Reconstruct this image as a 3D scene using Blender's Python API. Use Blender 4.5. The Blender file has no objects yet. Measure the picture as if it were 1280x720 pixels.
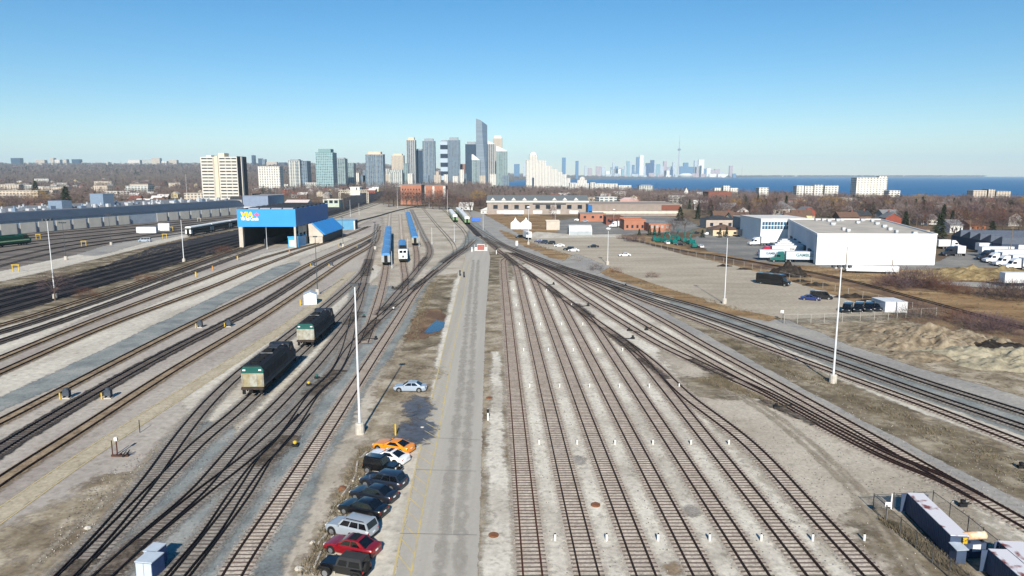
import bpy, bmesh, math, random
from mathutils import Vector, noise as mnoise
from mathutils.geometry import tessellate_polygon
import numpy as np
random.seed(7)
RNG = np.random.default_rng(11)
sc = bpy.context.scene
COL = sc.collection
PI = math.pi
R = math.radians
F = 881.0; HC = 31.0; PITCH = math.atan(141.0 / F); CP = math.cos(PITCH); SP = math.sin(PITCH)

# ---------- picture to place ----------
def P(px, py, h=0.0):
    v = (py - 360.0) / F
    z = (HC - h) / (v * CP + SP)
    return ((px - 640.0) / F * z, z * (CP - v * SP))
def XA(px, Y, h=0.0):
    return (px - 640.0) / F * (Y * CP + (HC - h) * SP)
def HT(py, Y):
    return HC - Y * math.tan(PITCH + math.atan((py - 360.0) / F))
def PX(X, Y, h=0.0):
    z = Y * CP + (HC - h) * SP
    return 640 + F * X / z, 360 + F * (-Y * SP + (HC - h) * CP) / z

def sstep(a, b, x):
    t = min(1.0, max(0.0, (x - a) / (b - a))); return t * t * (3 - 2 * t)
def lerp_tab(tab, x):
    if x <= tab[0][0]: return tab[0][1]
    for (a, b), (c, d) in zip(tab, tab[1:]):
        if x <= c: return b + (d - b) * (x - a) / (c - a)
    return tab[-1][1]
LAKE = -12.0
def shore_near(a): return lerp_tab([(-.03, 2600), (0, 2250), (.1, 2000), (.24, 1720), (.4, 1450), (.55, 1200), (.73, 1150), (1.2, 1100)], a)
def shore_far(a): return lerp_tab([(-.03, 2600), (-.01, 5000), (0, 6000), (.05, 7200), (.14, 9000), (.3, 10300), (.36, 12500), (.66, 14500), (.7, 60000)], a)
def terrain(X, Y):
    if Y < 500: return 0.0
    a = X / Y
    if a < -.03:
        k = sstep(-.03, -.22, a) * .7 + .3 * sstep(-.03, -.08, a)
        return (22 + 105 * k) * sstep(1300, 7000, Y) + 60 * sstep(8000, 16000, Y) * k
    n = shore_near(a); f = shore_far(a)
    if Y <= n: return -10.5 * sstep(600, n - 60, Y) - 3.5 * sstep(n - 60, n + 10, Y)
    if Y < f: return -20 if Y < f - 250 else -20 + 22 * sstep(f - 250, f, Y)
    w = sstep(.1, -.03, a)
    lim = 1 - sstep(.33, .36, a)
    return 2 + (50 * sstep(f, f + 5000, Y) * w + 18 * sstep(f + 500, f + 2500, Y) * (1 - w)) * lim - (0 if a < .36 else 22 * sstep(f + 500, f + 1200, Y))

# ---------- object helpers ----------
def tag(o, label=None, cat=None, group=None, kind=None):
    if label: o['label'] = label
    if cat: o['category'] = cat
    if group: o['group'] = group
    if kind: o['kind'] = kind
    return o
def thing(name, label, cat, loc=(0, 0, 0), rz=0.0, group=None):
    o = bpy.data.objects.new(name, None); COL.objects.link(o)
    o.empty_display_size = .3
    o.location = loc; o.rotation_euler = (0, 0, rz)
    return tag(o, label, cat, group)
def kids(o): return [c for c in ALLKIDS.get(o.name, [])]
ALLKIDS = {}
def link(name, me, parent=None, loc=None, rz=None):
    o = bpy.data.objects.new(name, me); COL.objects.link(o)
    if parent is not None:
        o.parent = parent; ALLKIDS.setdefault(parent.name, []).append(o)
    if loc is not None: o.location = loc
    if rz is not None: o.rotation_euler = (0, 0, rz)
    return o
def dup(o, loc=None, rz=None, label=None, parent=None, group=None):
    c = o.copy(); COL.objects.link(c)
    if parent is not None:
        c.parent = parent; ALLKIDS.setdefault(parent.name, []).append(c)
    if loc is not None: c.location = loc
    if rz is not None: c.rotation_euler = (0, 0, rz)
    if label: c['label'] = label
    if group: c['group'] = group
    for ch in list(ALLKIDS.get(o.name, [])): dup(ch, parent=c)
    return c

class MB:
    def __init__(s): s.v = []; s.f = []; s.m = []; s.cm = 0
    def mat(s, i): s.cm = i; return s
    def add(s, vs, fs):
        b = len(s.v); s.v += [tuple(v) for v in vs]
        for f in fs: s.f.append(tuple(b + i for i in f)); s.m.append(s.cm)
        return s
    def quad(s, a, b, c, d): return s.add([a, b, c, d], [(0, 1, 2, 3)])
    def box(s, x0, x1, y0, y1, z0, z1, rz=0, o=(0, 0)):
        vs = [(x, y, z) for z in (z0, z1) for (x, y) in ((x0, y0), (x1, y0), (x1, y1), (x0, y1))]
        if rz:
            c, n = math.cos(rz), math.sin(rz)
            vs = [(o[0] + x * c - y * n, o[1] + x * n + y * c, z) for x, y, z in vs]
        elif o != (0, 0): vs = [(x + o[0], y + o[1], z) for x, y, z in vs]
        return s.add(vs, [(3, 2, 1, 0), (4, 5, 6, 7), (0, 1, 5, 4), (1, 2, 6, 5), (2, 3, 7, 6), (3, 0, 4, 7)])
    def prism(s, poly, z0, z1):
        n = len(poly)
        a = sum(poly[i][0] * poly[(i + 1) % n][1] - poly[(i + 1) % n][0] * poly[i][1] for i in range(n))
        if a < 0: poly = poly[::-1]
        vs = [(x, y, z0) for x, y in poly] + [(x, y, z1) for x, y in poly]
        return s.add(vs, [tuple(range(n))[::-1], tuple(range(n, 2 * n))] + [(i, (i + 1) % n, n + (i + 1) % n, n + i) for i in range(n)])
    def ext_x(s, prof, x0, x1, caps=True):        # profile in (y,z) swept along x
        n = len(prof)
        vs = [(x0, y, z) for y, z in prof] + [(x1, y, z) for y, z in prof]
        fs = [(i, (i + 1) % n, n + (i + 1) % n, n + i) for i in range(n)]
        if caps: fs += [tuple(range(n))[::-1], tuple(range(n, 2 * n))]
        return s.add(vs, fs)
    def ext_y(s, prof, y0, y1, caps=True):        # profile in (x,z) swept along y
        n = len(prof)
        vs = [(x, y0, z) for x, z in prof] + [(x, y1, z) for x, z in prof]
        fs = [(i, (i + 1) % n, n + (i + 1) % n, n + i)[::-1] for i in range(n)]
        if caps: fs += [tuple(range(n)), tuple(range(n, 2 * n))[::-1]]
        return s.add(vs, fs)
    def tube(s, a, b, r0, r1=None, n=8, caps=True):
        a = Vector(a); b = Vector(b); r1 = r0 if r1 is None else r1
        d = (b - a).normalized(); u = d.orthogonal().normalized(); w = d.cross(u)
        vs = []
        for q, r in ((a, r0), (b, r1)):
            for i in range(n):
                t = 2 * PI * i / n; vs.append(q + u * (r * math.cos(t)) + w * (r * math.sin(t)))
        fs = [(i, (i + 1) % n, n + (i + 1) % n, n + i) for i in range(n)]
        if caps: fs += [tuple(range(n))[::-1], tuple(range(n, 2 * n))]
        return s.add(vs, fs)
    def lathe(s, prof, n=12, o=(0, 0, 0)):        # profile (r,z)
        vs = [(o[0] + r * math.cos(2 * PI * i / n), o[1] + r * math.sin(2 * PI * i / n), o[2] + z) for r, z in prof for i in range(n)]
        fs = [(k * n + i, k * n + (i + 1) % n, (k + 1) * n + (i + 1) % n, (k + 1) * n + i) for k in range(len(prof) - 1) for i in range(n)]
        fs += [tuple(range(n))[::-1], tuple((len(prof) - 1) * n + i for i in range(n))]
        return s.add(vs, fs)
    def mesh(s, name, mats, smooth=None):
        me = bpy.data.meshes.new(name); me.from_pydata(s.v, [], s.f)
        if not isinstance(mats, (list, tuple)): mats = [mats]
        for m in mats: me.materials.append(m)
        if len(mats) > 1: me.polygons.foreach_set('material_index', s.m)
        if smooth is not None:
            me.polygons.foreach_set('use_smooth', [True] * len(s.f)); me.set_sharp_from_angle(angle=R(smooth))
        me.update(); return me
    def build(s, name, mats, parent=None, loc=None, rz=None, smooth=None):
        return link(name, s.mesh(name, mats, smooth), parent, loc, rz)

# ---------- materials ----------
MATS = {}
def lin(c): return tuple((x / 12.92 if x <= .04045 else ((x + .055) / 1.055) ** 2.4) for x in c)
def srgb(r, g, b): return lin((r / 255, g / 255, b / 255))
def newmat(name):
    m = bpy.data.materials.new(name); m.use_nodes = True
    nt = m.node_tree; bs = nt.nodes['Principled BSDF']
    return m, nt, bs, nt.nodes.new, nt.links.new
def paint(name, col, rough=.6, var=.12, scale=1.5, metal=0.0, spec=.3, tint=None, coat=0.0):
    if name in MATS: return MATS[name]
    m, nt, bs, N, L = newmat(name)
    tc = N('ShaderNodeTexCoord'); nz = N('ShaderNodeTexNoise')
    nz.inputs['Scale'].default_value = scale; nz.inputs['Detail'].default_value = 5
    L(tc.outputs['Object'], nz.inputs['Vector'])
    mx = N('ShaderNodeMix'); mx.data_type = 'RGBA'
    mr = N('ShaderNodeMapRange'); mr.inputs[1].default_value = .3; mr.inputs[2].default_value = .7
    L(nz.outputs['Fac'], mr.inputs[0]); L(mr.outputs[0], mx.inputs['Factor'])
    t = tint if tint else tuple(c * (1 - 2 * var) for c in col)
    mx.inputs['A'].default_value = (*[min(1, c * (1 + var * .5)) for c in col], 1); mx.inputs['B'].default_value = (*t, 1)
    L(mx.outputs['Result'], bs.inputs['Base Color'])
    bs.inputs['Roughness'].default_value = rough; bs.inputs['Metallic'].default_value = metal
    bs.inputs['Specular IOR Level'].default_value = spec; bs.inputs['Coat Weight'].default_value = coat
    MATS[name] = m; return m

def ground_mat(name, cols, scale=.25, fine=3.0, rough=.95, ragged=None, bump=.3, streak=None, spec=.1, soft=.12, amp=2.2, grain=.27):
    """patchy ground: three colours blended by coarse noise and fine grain; ragged: edge attribute broken up by noise"""
    if name in MATS: return MATS[name]
    cols = [(c[0] * 1.02, c[1] * 1.0, c[2] * .93) for c in cols]
    m, nt, bs, N, L = newmat(name)
    geo = N('ShaderNodeNewGeometry'); vec = geo.outputs['Position']
    if streak:
        mp = N('ShaderNodeMapping'); mp.inputs['Scale'].default_value = streak; L(vec, mp.inputs['Vector']); vec2 = mp.outputs[0]
    else: vec2 = vec
    n1 = N('ShaderNodeTexNoise'); n1.inputs['Scale'].default_value = scale; n1.inputs['Detail'].default_value = 8; n1.inputs['Roughness'].default_value = .62
    L(vec2, n1.inputs['Vector'])
    n2 = N('ShaderNodeTexNoise'); n2.inputs['Scale'].default_value = fine; n2.inputs['Detail'].default_value = 4; n2.inputs['Roughness'].default_value = .7
    L(vec, n2.inputs['Vector'])
    cr = N('ShaderNodeValToRGB'); e = cr.color_ramp.elements
    e[0].position = .36; e[0].color = (*cols[0], 1); e[1].position = .64; e[1].color = (*cols[2], 1)
    k = cr.color_ramp.elements.new(.5); k.color = (*cols[1], 1)
    L(n1.outputs['Fac'], cr.inputs['Fac'])
    mr = N('ShaderNodeMapRange'); mr.inputs[1].default_value = .25; mr.inputs[2].default_value = .75; mr.inputs[3].default_value = 1 - grain; mr.inputs[4].default_value = 1 + grain
    L(n2.outputs['Fac'], mr.inputs[0])
    mx = N('ShaderNodeMix'); mx.data_type = 'RGBA'; mx.blend_type = 'MULTIPLY'; mx.inputs['Factor'].default_value = 1
    L(cr.outputs['Color'], mx.inputs['A']); L(mr.outputs[0], mx.inputs['B'])
    L(mx.outputs['Result'], bs.inputs['Base Color'])
    bs.inputs['Roughness'].default_value = rough; bs.inputs['Specular IOR Level'].default_value = spec
    if bump:
        bp = N('ShaderNodeBump'); bp.inputs['Strength'].default_value = bump; bp.inputs['Distance'].default_value = .08
        L(n2.outputs['Fac'], bp.inputs['Height']); L(bp.outputs[0], bs.inputs['Normal'])
    if ragged is not None:
        at = N('ShaderNodeAttribute'); at.attribute_name = 'edge'
        n3 = N('ShaderNodeTexNoise'); n3.inputs['Scale'].default_value = ragged; n3.inputs['Detail'].default_value = 6; n3.inputs['Roughness'].default_value = .65
        L(vec, n3.inputs['Vector'])
        ad = N('ShaderNodeMath'); ad.operation = 'MULTIPLY_ADD'; L(n3.outputs['Fac'], ad.inputs[0]); ad.inputs[1].default_value = amp; ad.inputs[2].default_value = -.5 * amp
        su = N('ShaderNodeMath'); su.operation = 'ADD'; L(at.outputs['Fac'], su.inputs[0]); L(ad.outputs[0], su.inputs[1])
        rm = N('ShaderNodeMapRange'); rm.inputs[1].default_value = .5 - soft; rm.inputs[2].default_value = .5 + soft
        L(su.outputs[0], rm.inputs[0]); L(rm.outputs[0], bs.inputs['Alpha'])
    MATS[name] = m; return m

def facade(name, glass, wall, fl=3.1, bay=3.4, ff=.38, bf=.3, vary=.5, rough=.35, vcol=None, vn=0):
    """floors and bays as a grid in object space: glass cells between slabs and piers, every pane a little different"""
    if name in MATS: return MATS[name]
    m, nt, bs, N, L = newmat(name)
    tc = N('ShaderNodeTexCoord'); sx = N('ShaderNodeSeparateXYZ'); L(tc.outputs['Object'], sx.inputs[0])
    def M(op, a, b=None):
        n = N('ShaderNodeMath'); n.operation = op
        for i, q in enumerate((a, b)):
            if q is None: continue
            if hasattr(q, 'links'): L(q, n.inputs[i])
            else: n.inputs[i].default_value = q
        return n.outputs[0]
    u = M('DIVIDE', M('ADD', M('ADD', sx.outputs['X'], sx.outputs['Y']), 5000.13), bay)
    w = M('DIVIDE', M('ADD', sx.outputs['Z'], 300.0), fl)
    fu = M('FRACT', u); fw = M('FRACT', w)
    slab = M('LESS_THAN', fw, ff); pier = M('LESS_THAN', fu, bf)
    solid = M('MAXIMUM', slab, pier)
    cv = N('ShaderNodeCombineXYZ'); L(M('FLOOR', u), cv.inputs[0]); L(M('FLOOR', w), cv.inputs[1])
    wn = N('ShaderNodeTexWhiteNoise'); wn.noise_dimensions = '2D'; L(cv.outputs[0], wn.inputs['Vector'])
    g = N('ShaderNodeMix'); g.data_type = 'RGBA'
    g.inputs['A'].default_value = (*[c * (1 - vary) for c in glass], 1); g.inputs['B'].default_value = (*[min(1, c * (1 + vary)) for c in glass], 1)
    L(wn.outputs['Value'], g.inputs['Factor'])
    wl = N('ShaderNodeMix'); wl.data_type = 'RGBA'; wl.inputs['A'].default_value = (*wall, 1); wl.inputs['B'].default_value = (*(vcol or wall), 1)
    if vn: L(M('LESS_THAN', M('FRACT', M('DIVIDE', M('FLOOR', u), float(vn))), 1.0 / vn - .001 + .001), wl.inputs['Factor'])
    else: wl.inputs['Factor'].default_value = 0
    mx = N('ShaderNodeMix'); mx.data_type = 'RGBA'; L(solid, mx.inputs['Factor']); L(g.outputs['Result'], mx.inputs['A']); L(wl.outputs['Result'], mx.inputs['B'])
    L(mx.outputs['Result'], bs.inputs['Base Color'])
    rr = N('ShaderNodeMapRange'); rr.inputs[3].default_value = .3; rr.inputs[4].default_value = .85; bs.inputs['Specular IOR Level'].default_value = .28; L(solid, rr.inputs[0]); L(rr.outputs[0], bs.inputs['Roughness'])
    MATS[name] = m; return m

# ---------- ground sheets ----------
def px_poly(pts, h=0.0): return [P(x, y, h) for x, y in pts]
def densify(poly, step):
    out = []; n = len(poly)
    for i in range(n):
        a = Vector(poly[i]); b = Vector(poly[(i + 1) % n]); k = max(1, min(60, int((b - a).length / step)))
        for j in range(k): out.append(a + (b - a) * (j / k))
    return out
def sheet(name, poly, z, mat, feather=0.0, jit=.0, kind='structure', step=4.0):
    pts = densify(poly, step)
    n = len(pts)
    if sum(pts[i].x * pts[(i + 1) % n].y - pts[(i + 1) % n].x * pts[i].y for i in range(n)) < 0: pts = pts[::-1]
    if jit:
        pts = [p + Vector((mnoise.noise((p.x * .15, p.y * .15, 3.3)), mnoise.noise((p.x * .15, p.y * .15, 9.1)))) * jit for p in pts]
    vs = [(p.x, p.y, z) for p in pts]
    fs = [tuple(t) for t in tessellate_polygon([[Vector(v) for v in vs]])]
    fs = [f if ((vs[f[1]][0] - vs[f[0]][0]) * (vs[f[2]][1] - vs[f[0]][1]) - (vs[f[2]][0] - vs[f[0]][0]) * (vs[f[1]][1] - vs[f[0]][1])) > 0 else f[::-1] for f in fs]
    edge = [1.0] * n
    if feather:
        for i in range(n):
            t = (pts[(i + 1) % n] - pts[i - 1]); t = t.normalized() if t.length > 1e-6 else Vector((1, 0))
            k = feather * min(3.0, max(1.0, pts[i].length / 150)); q = pts[i] + Vector((t.y, -t.x)) * k
            vs.append((q.x, q.y, z)); edge.append(0.0)
        fs += [(i, n + i, n + (i + 1) % n, (i + 1) % n) for i in range(n)]
    me = bpy.data.meshes.new(name); me.from_pydata(vs, [], fs); me.materials.append(mat)
    at = me.attributes.new('edge', 'FLOAT', 'POINT'); at.data.foreach_set('value', edge); me.update()
    return tag(link(name, me), kind=kind)

def spline(pts, step):
    """Catmull-Rom through plan points, resampled evenly"""
    q = [Vector(p) for p in pts]
    q = [q[0] * 2 - q[1]] + q + [q[-1] * 2 - q[-2]]
    fine = []
    for i in range(1, len(q) - 2):
        a, b, c, d = q[i - 1:i + 3]
        k = max(4, int((c - b).length / 2.0))
        ta, tb, tc_ = (b - a).length ** .5, (c - b).length ** .5, (d - c).length ** .5
        m1 = ((b - a) / ta - (c - a) / (ta + tb) + (c - b) / tb) * tb
        m2 = ((c - b) / tb - (d - b) / (tb + tc_) + (d - c) / tc_) * tb
        for j in range(k):
            t = j / k; t2 = t * t; t3 = t2 * t
            fine.append(b * (2 * t3 - 3 * t2 + 1) + m1 * (t3 - 2 * t2 + t) + c * (-2 * t3 + 3 * t2) + m2 * (t3 - t2))
    fine.append(q[-2])
    out = [fine[0]]; rem = None
    s = step(fine[0]) if callable(step) else step; left = s
    for a, b in zip(fine, fine[1:]):
        L_ = (b - a).length; d = 0.0
        while L_ - d >= left:
            d += left; q_ = a + (b - a) * (d / L_); out.append(q_)
            left = step(q_) if callable(step) else step
        left -= L_ - d
    if (out[-1] - fine[-1]).length > .05: out.append(fine[-1])
    return out
def strip_mesh(name, line, offs, z, mat, org=(0, 0), edge=None, jit=0):
    n = len(line); vs = []; eg = []
    for i, p in enumerate(line):
        t = (line[min(n - 1, i + 1)] - line[max(0, i - 1)]).normalized(); nr = Vector((t.y, -t.x))
        for k, o in enumerate(offs):
            q = p + nr * o; vs.append((q.x - org[0], q.y - org[1], z)); eg.append(edge[k] if edge else 1.0)
    m = len(offs)
    fs = [(i * m + k, i * m + k + 1, (i + 1) * m + k + 1, (i + 1) * m + k) for i in range(n - 1) for k in range(m - 1)]
    me = bpy.data.meshes.new(name); me.from_pydata(vs, [], fs); me.materials.append(mat)
    at = me.attributes.new('edge', 'FLOAT', 'POINT'); at.data.foreach_set('value', eg); me.update()
    return me
def sweep_mesh(name, line, off, prof, mat, org=(0, 0)):
    n = len(line); m = len(prof); vs = []
    for i, p in enumerate(line):
        t = (line[min(n - 1, i + 1)] - line[max(0, i - 1)]).normalized(); nr = Vector((t.y, -t.x))
        for (o, z) in prof:
            q = p + nr * (off + o); vs.append((q.x - org[0], q.y - org[1], z))
    fs = [(i * m + k, i * m + (k + 1) % m, (i + 1) * m + (k + 1) % m, (i + 1) * m + k) for i in range(n - 1) for k in range(m)]
    fs += [tuple(range(m))[::-1], tuple((n - 1) * m + k for k in range(m))]
    me = bpy.data.meshes.new(name); me.from_pydata(vs, [], fs); me.materials.append(mat); me.update()
    bm = bmesh.new(); bm.from_mesh(me); bmesh.ops.recalc_face_normals(bm, faces=bm.faces); bm.to_mesh(me); bm.free()
    return me
# ================= light, sky, camera =================
sc.world = bpy.data.worlds.new('World'); sc.world.use_nodes = True
wn = sc.world.node_tree; bg = wn.nodes['Background']
sky = wn.nodes.new('ShaderNodeTexSky'); sky.sky_type = 'NISHITA'; sky.sun_disc = False
SUN_EL = 30.0
sky.sun_elevation = R(SUN_EL); sky.sun_rotation = R(180); sky.altitude = 100; sky.air_density = 1.0; sky.dust_density = 0.0; sky.ozone_density = 4.0
hs = wn.nodes.new('ShaderNodeHueSaturation'); hs.inputs['Saturation'].default_value = 1.32; hs.inputs['Hue'].default_value = .496; wn.links.new(sky.outputs[0], hs.inputs['Color']); wn.links.new(hs.outputs[0], bg.inputs['Color']); bg.inputs['Strength'].default_value = .073
sl = bpy.data.lights.new('sun', 'SUN'); sl.energy = 4.8; sl.angle = R(.5); sl.color = (1, .93, .82)
so = bpy.data.objects.new('sun', sl); COL.objects.link(so); so.rotation_euler = (R(90 - SUN_EL), 0, R(-.5)); so.location = (0, -50, 200)
cam = bpy.data.cameras.new('camera'); co = bpy.data.objects.new('camera', cam); COL.objects.link(co)
cam.sensor_width = 36; cam.lens = F / 1280 * 36; cam.clip_start = .5; cam.clip_end = 80000
co.location = (0, 0, HC); co.rotation_euler = (PI / 2 - PITCH, 0, 0); sc.camera = co
vs_ = sc.view_settings; vs_.view_transform = 'Standard'; vs_.look = 'None'; vs_.exposure = .62; vs_.gamma = 1; vs_.use_curve_mapping = False
sc.cycles.max_bounces = 6; sc.cycles.transparent_max_bounces = 24; sc.cycles.volume_bounces = 0

# ================= materials of the ground =================
G_land = ground_mat('dry_land', [srgb(92, 78, 66), srgb(112, 98, 80), srgb(128, 112, 88)], scale=.02, fine=.2)
G_yard = ground_mat('yard_gravel', [srgb(152, 144, 133), srgb(172, 164, 154), srgb(186, 179, 169)], scale=.06, fine=2.2, ragged=.6, soft=.4)
G_light = ground_mat('light_gravel', [srgb(170, 164, 156), srgb(194, 189, 181), srgb(206, 202, 194)], scale=.09, fine=1.8, ragged=.9, soft=.4)
G_pave = ground_mat('yard_paving', [srgb(148, 140, 136), srgb(164, 157, 152), srgb(174, 168, 161)], scale=.07, fine=1.2, ragged=.5, soft=.35, streak=(1.6, .25, 1))
G_conc = ground_mat('pale_concrete', [srgb(172, 166, 158), srgb(188, 183, 175), srgb(198, 193, 184)], scale=.12, fine=1.0, ragged=.8, soft=.35, streak=(1.6, .3, 1))
G_blue = ground_mat('blue_ballast', [srgb(112, 118, 122), srgb(130, 136, 138), srgb(148, 150, 150)], scale=.18, fine=3.5, ragged=1.1, bump=.6, soft=.35)
G_dark = ground_mat('dark_ballast', [srgb(44, 42, 46), srgb(54, 52, 56), srgb(68, 65, 67)], scale=.15, fine=2.0, ragged=.25)
G_dirt = ground_mat('brown_dirt', [srgb(110, 99, 84), srgb(144, 133, 117), srgb(174, 165, 151)], scale=.22, fine=2.0, ragged=.5, soft=.45, amp=4.0)
G_weed = ground_mat('weedy_ground', [srgb(84, 77, 64), srgb(120, 110, 94), srgb(160, 151, 136)], scale=.16, fine=1.6, ragged=.35, soft=.45, amp=4.0)
G_gold = ground_mat('dry_grass_field', [srgb(108, 86, 64), srgb(140, 115, 86), srgb(162, 140, 108)], scale=.1, fine=1.0, ragged=.15, streak=(.35, 1.2, 1), amp=4.0)
G_brush = ground_mat('brown_brush', [srgb(88, 70, 60), srgb(108, 88, 74), srgb(134, 112, 88)], scale=.12, fine=1.2, ragged=.15, amp=4.0)
G_road = ground_mat('worn_asphalt', [srgb(163, 159, 154), srgb(168, 164, 159), srgb(173, 169, 163)], scale=.35, fine=2.5, ragged=1.5, streak=(2.2, .04, 1), soft=.15, bump=.1, grain=.07)
G_road2 = ground_mat('grey_asphalt', [srgb(138, 136, 136), srgb(148, 146, 145), srgb(160, 157, 153)], scale=.1, fine=1.5, ragged=.4, soft=.2)
G_lot = ground_mat('lot_asphalt', [srgb(152, 143, 131), srgb(165, 156, 144), srgb(174, 166, 154)], scale=.05, fine=1.2, ragged=.25, streak=(.5, 1.6, 1))
G_asph = ground_mat('dark_asphalt', [srgb(110, 110, 112), srgb(122, 122, 122), srgb(138, 136, 134)], scale=.06, fine=1.0, ragged=.2)
G_sleep_r = ground_mat('sleeper_bed', [srgb(172, 163, 155), srgb(186, 177, 169), srgb(196, 188, 180)], scale=.5, fine=5.0, ragged=2.5, bump=.6, soft=.5)
G_sleep_d = ground_mat('oily_bed', [srgb(126, 122, 120), srgb(144, 140, 137), srgb(158, 154, 151)], scale=.5, fine=5.0, ragged=2.5, bump=.6, soft=.5)
G_stain = ground_mat('rust_stain', [srgb(124, 108, 92), srgb(140, 124, 106), srgb(156, 140, 120)], scale=.3, fine=3.0, ragged=1.2, soft=.5)
G_black = ground_mat('black_bed', [srgb(52, 49, 50), srgb(66, 62, 62), srgb(84, 79, 78)], scale=.4, fine=3.0, ragged=.5, soft=.25)
G_oil = ground_mat('oil_stain', [srgb(34, 30, 28), srgb(52, 46, 42), srgb(76, 68, 62)], scale=.6, fine=3.0, ragged=.7, soft=.25)

G_mid = ground_mat('grey_yard_ballast', [srgb(88, 83, 82), srgb(108, 102, 99), srgb(128, 121, 116)], scale=.12, fine=1.6, ragged=.4, soft=.3, streak=(.4, 1.5, 1))
# ================= terrain sheet, lake =================
def make_terrain():
    az = list(np.linspace(-1.15, 1.15, 116)); dist = [8, 15, 30, 60, 120, 250, 500]
    d = 600.0
    while d < 20800: dist.append(d); d *= 1.045
    vs = []; 
    for D in dist:
        for a in az:
            t = math.tan(a * .98); vs.append((D * t, D, terrain(D * t, D)))
    n = len(az)
    fs = [(i * n + k, i * n + k + 1, (i + 1) * n + k + 1, (i + 1) * n + k) for i in range(len(dist) - 1) for k in range(n - 1)]
    b = len(vs); vs += [(-60, 8, 0), (60, 8, 0), (60, -120, 0), (-60, -120, 0)]
    fs.append((b + 3, b + 2, b + 1, b))
    me = bpy.data.meshes.new('ground'); me.from_pydata(vs, [], fs); me.materials.append(G_land)
    me.polygons.foreach_set('use_smooth', [True] * len(fs)); me.update()
    tag(link('ground', me), kind='structure')
make_terrain()
def water_mat():
    m, nt, bs, N, L = newmat('lake_water')
    geo = N('ShaderNodeNewGeometry'); mp = N('ShaderNodeMapping'); mp.inputs['Scale'].default_value = (.004, .02, 1); L(geo.outputs['Position'], mp.inputs[0])
    nz = N('ShaderNodeTexNoise'); nz.inputs['Scale'].default_value = 1; nz.inputs['Detail'].default_value = 6; L(mp.outputs[0], nz.inputs[0])
    cr = N('ShaderNodeValToRGB'); e = cr.color_ramp.elements; e[0].position = .35; e[0].color = (*srgb(8, 78, 126), 1); e[1].position = .65; e[1].color = (*srgb(12, 96, 146), 1)
    L(nz.outputs['Fac'], cr.inputs[0]); L(cr.outputs[0], bs.inputs['Base Color'])
    bs.inputs['Roughness'].default_value = .45; bs.inputs['IOR'].default_value = 1.33; bs.inputs['Specular IOR Level'].default_value = .18
    return m
mb = MB(); mb.quad((-9000, 700, LAKE), (20000, 700, LAKE), (20000, 21500, LAKE), (-9000, 21500, LAKE))
tag(mb.build('lake_water', water_mat()), kind='structure')

# ================= yard surfaces (each a thin sheet above the one below) =================
Zs = {}
def S(name, px, layer, mat, feather=2.0, jit=.6, world=False, step=4.0):
    if name == 'weed_patch': feather, jit, step = feather * 2.4, 1.8, 2.0
    Zs[0] = Zs.get(0, 0) + 1
    return sheet(name, px if world else px_poly(px), layer * .012 + Zs[0] * .00012, mat, feather, jit, step=step)
S('yard_gravel', [(-80, 760), (-500, 560), (-300, 410), (20, 395), (120, 360), (240, 325), (330, 300), (430, 268), (470, 254), (500, 258), (560, 259), (640, 287), (720, 325), (860, 370), (1000, 420), (1400, 560), (1500, 760)], 1, G_yard, 4)
# left concrete apron and its lanes
S('yard_paving', [(-120, 720), (-500, 600), (-300, 500), (0, 408), (120, 372), (240, 335), (330, 306), (400, 303), (440, 288), (474, 272), (474, 296), (455, 340), (420, 372), (330, 446), (240, 505), (150, 600), (90, 640), (20, 720)], 2, G_pave, 1.5)
S('pale_apron', [(60, 445), (235, 362), (330, 318), (420, 296), (440, 298), (380, 320), (300, 357), (150, 430), (0, 498), (-60, 520), (-60, 500)], 3, G_conc, 1.5)
S('pale_lane', [(232, 500), (330, 432), (400, 390), (470, 331), (476, 335), (446, 372), (400, 418), (340, 470), (300, 520), (262, 540), (240, 516)], 3, G_conc, 1.2)
S('pale_lane', [(-20, 418), (60, 392), (150, 358), (235, 325), (262, 318), (230, 338), (140, 380), (40, 426), (-20, 452)], 3, G_conc, 1.5)
S('blue_ballast', [(-60, 548), (-60, 516), (0, 499), (110, 448), (215, 398), (290, 362), (345, 335), (372, 327), (372, 331), (345, 346), (290, 372), (200, 422), (110, 465), (0, 512)], 4, G_blue, 1.0)
# ballast fan in front of the sheds
S('blue_ballast', [(40, 740), (100, 690), (150, 640), (178, 605), (216, 548), (248, 528), (300, 540), (352, 486), (420, 416), (446, 386), (440, 360), (462, 357), (502, 360), (536, 350), (556, 352), (530, 378), (506, 410), (478, 455), (454, 480), (430, 530), (400, 575), (345, 700), (330, 750)], 3, G_blue, 1.4)
S('pale_lane', [(330, 505), (392, 440), (436, 404), (444, 402), (432, 414), (402, 446), (358, 485), (320, 532), (296, 552), (300, 536)], 5, G_conc, 1.0)
S('dirt_bank', [(372, 730), (408, 660), (446, 580), (470, 540), (476, 486), (512, 420), (530, 372), (548, 345), (574, 342), (574, 362), (560, 400), (552, 440), (542, 486), (534, 530), (524, 560), (470, 590), (438, 630), (410, 690), (395, 730)], 4, G_dirt, 1.4)
S('dark_dirt', [(508, 438), (518, 404), (533, 376), (552, 350), (570, 350), (560, 374), (552, 402), (560, 422), (530, 436)], 5, G_weed, 1.2)
S('damp_earth', [(512, 426), (518, 404), (527, 390), (545, 386), (556, 398), (552, 414), (530, 424)], 6, G_brush, 1.0)
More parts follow.
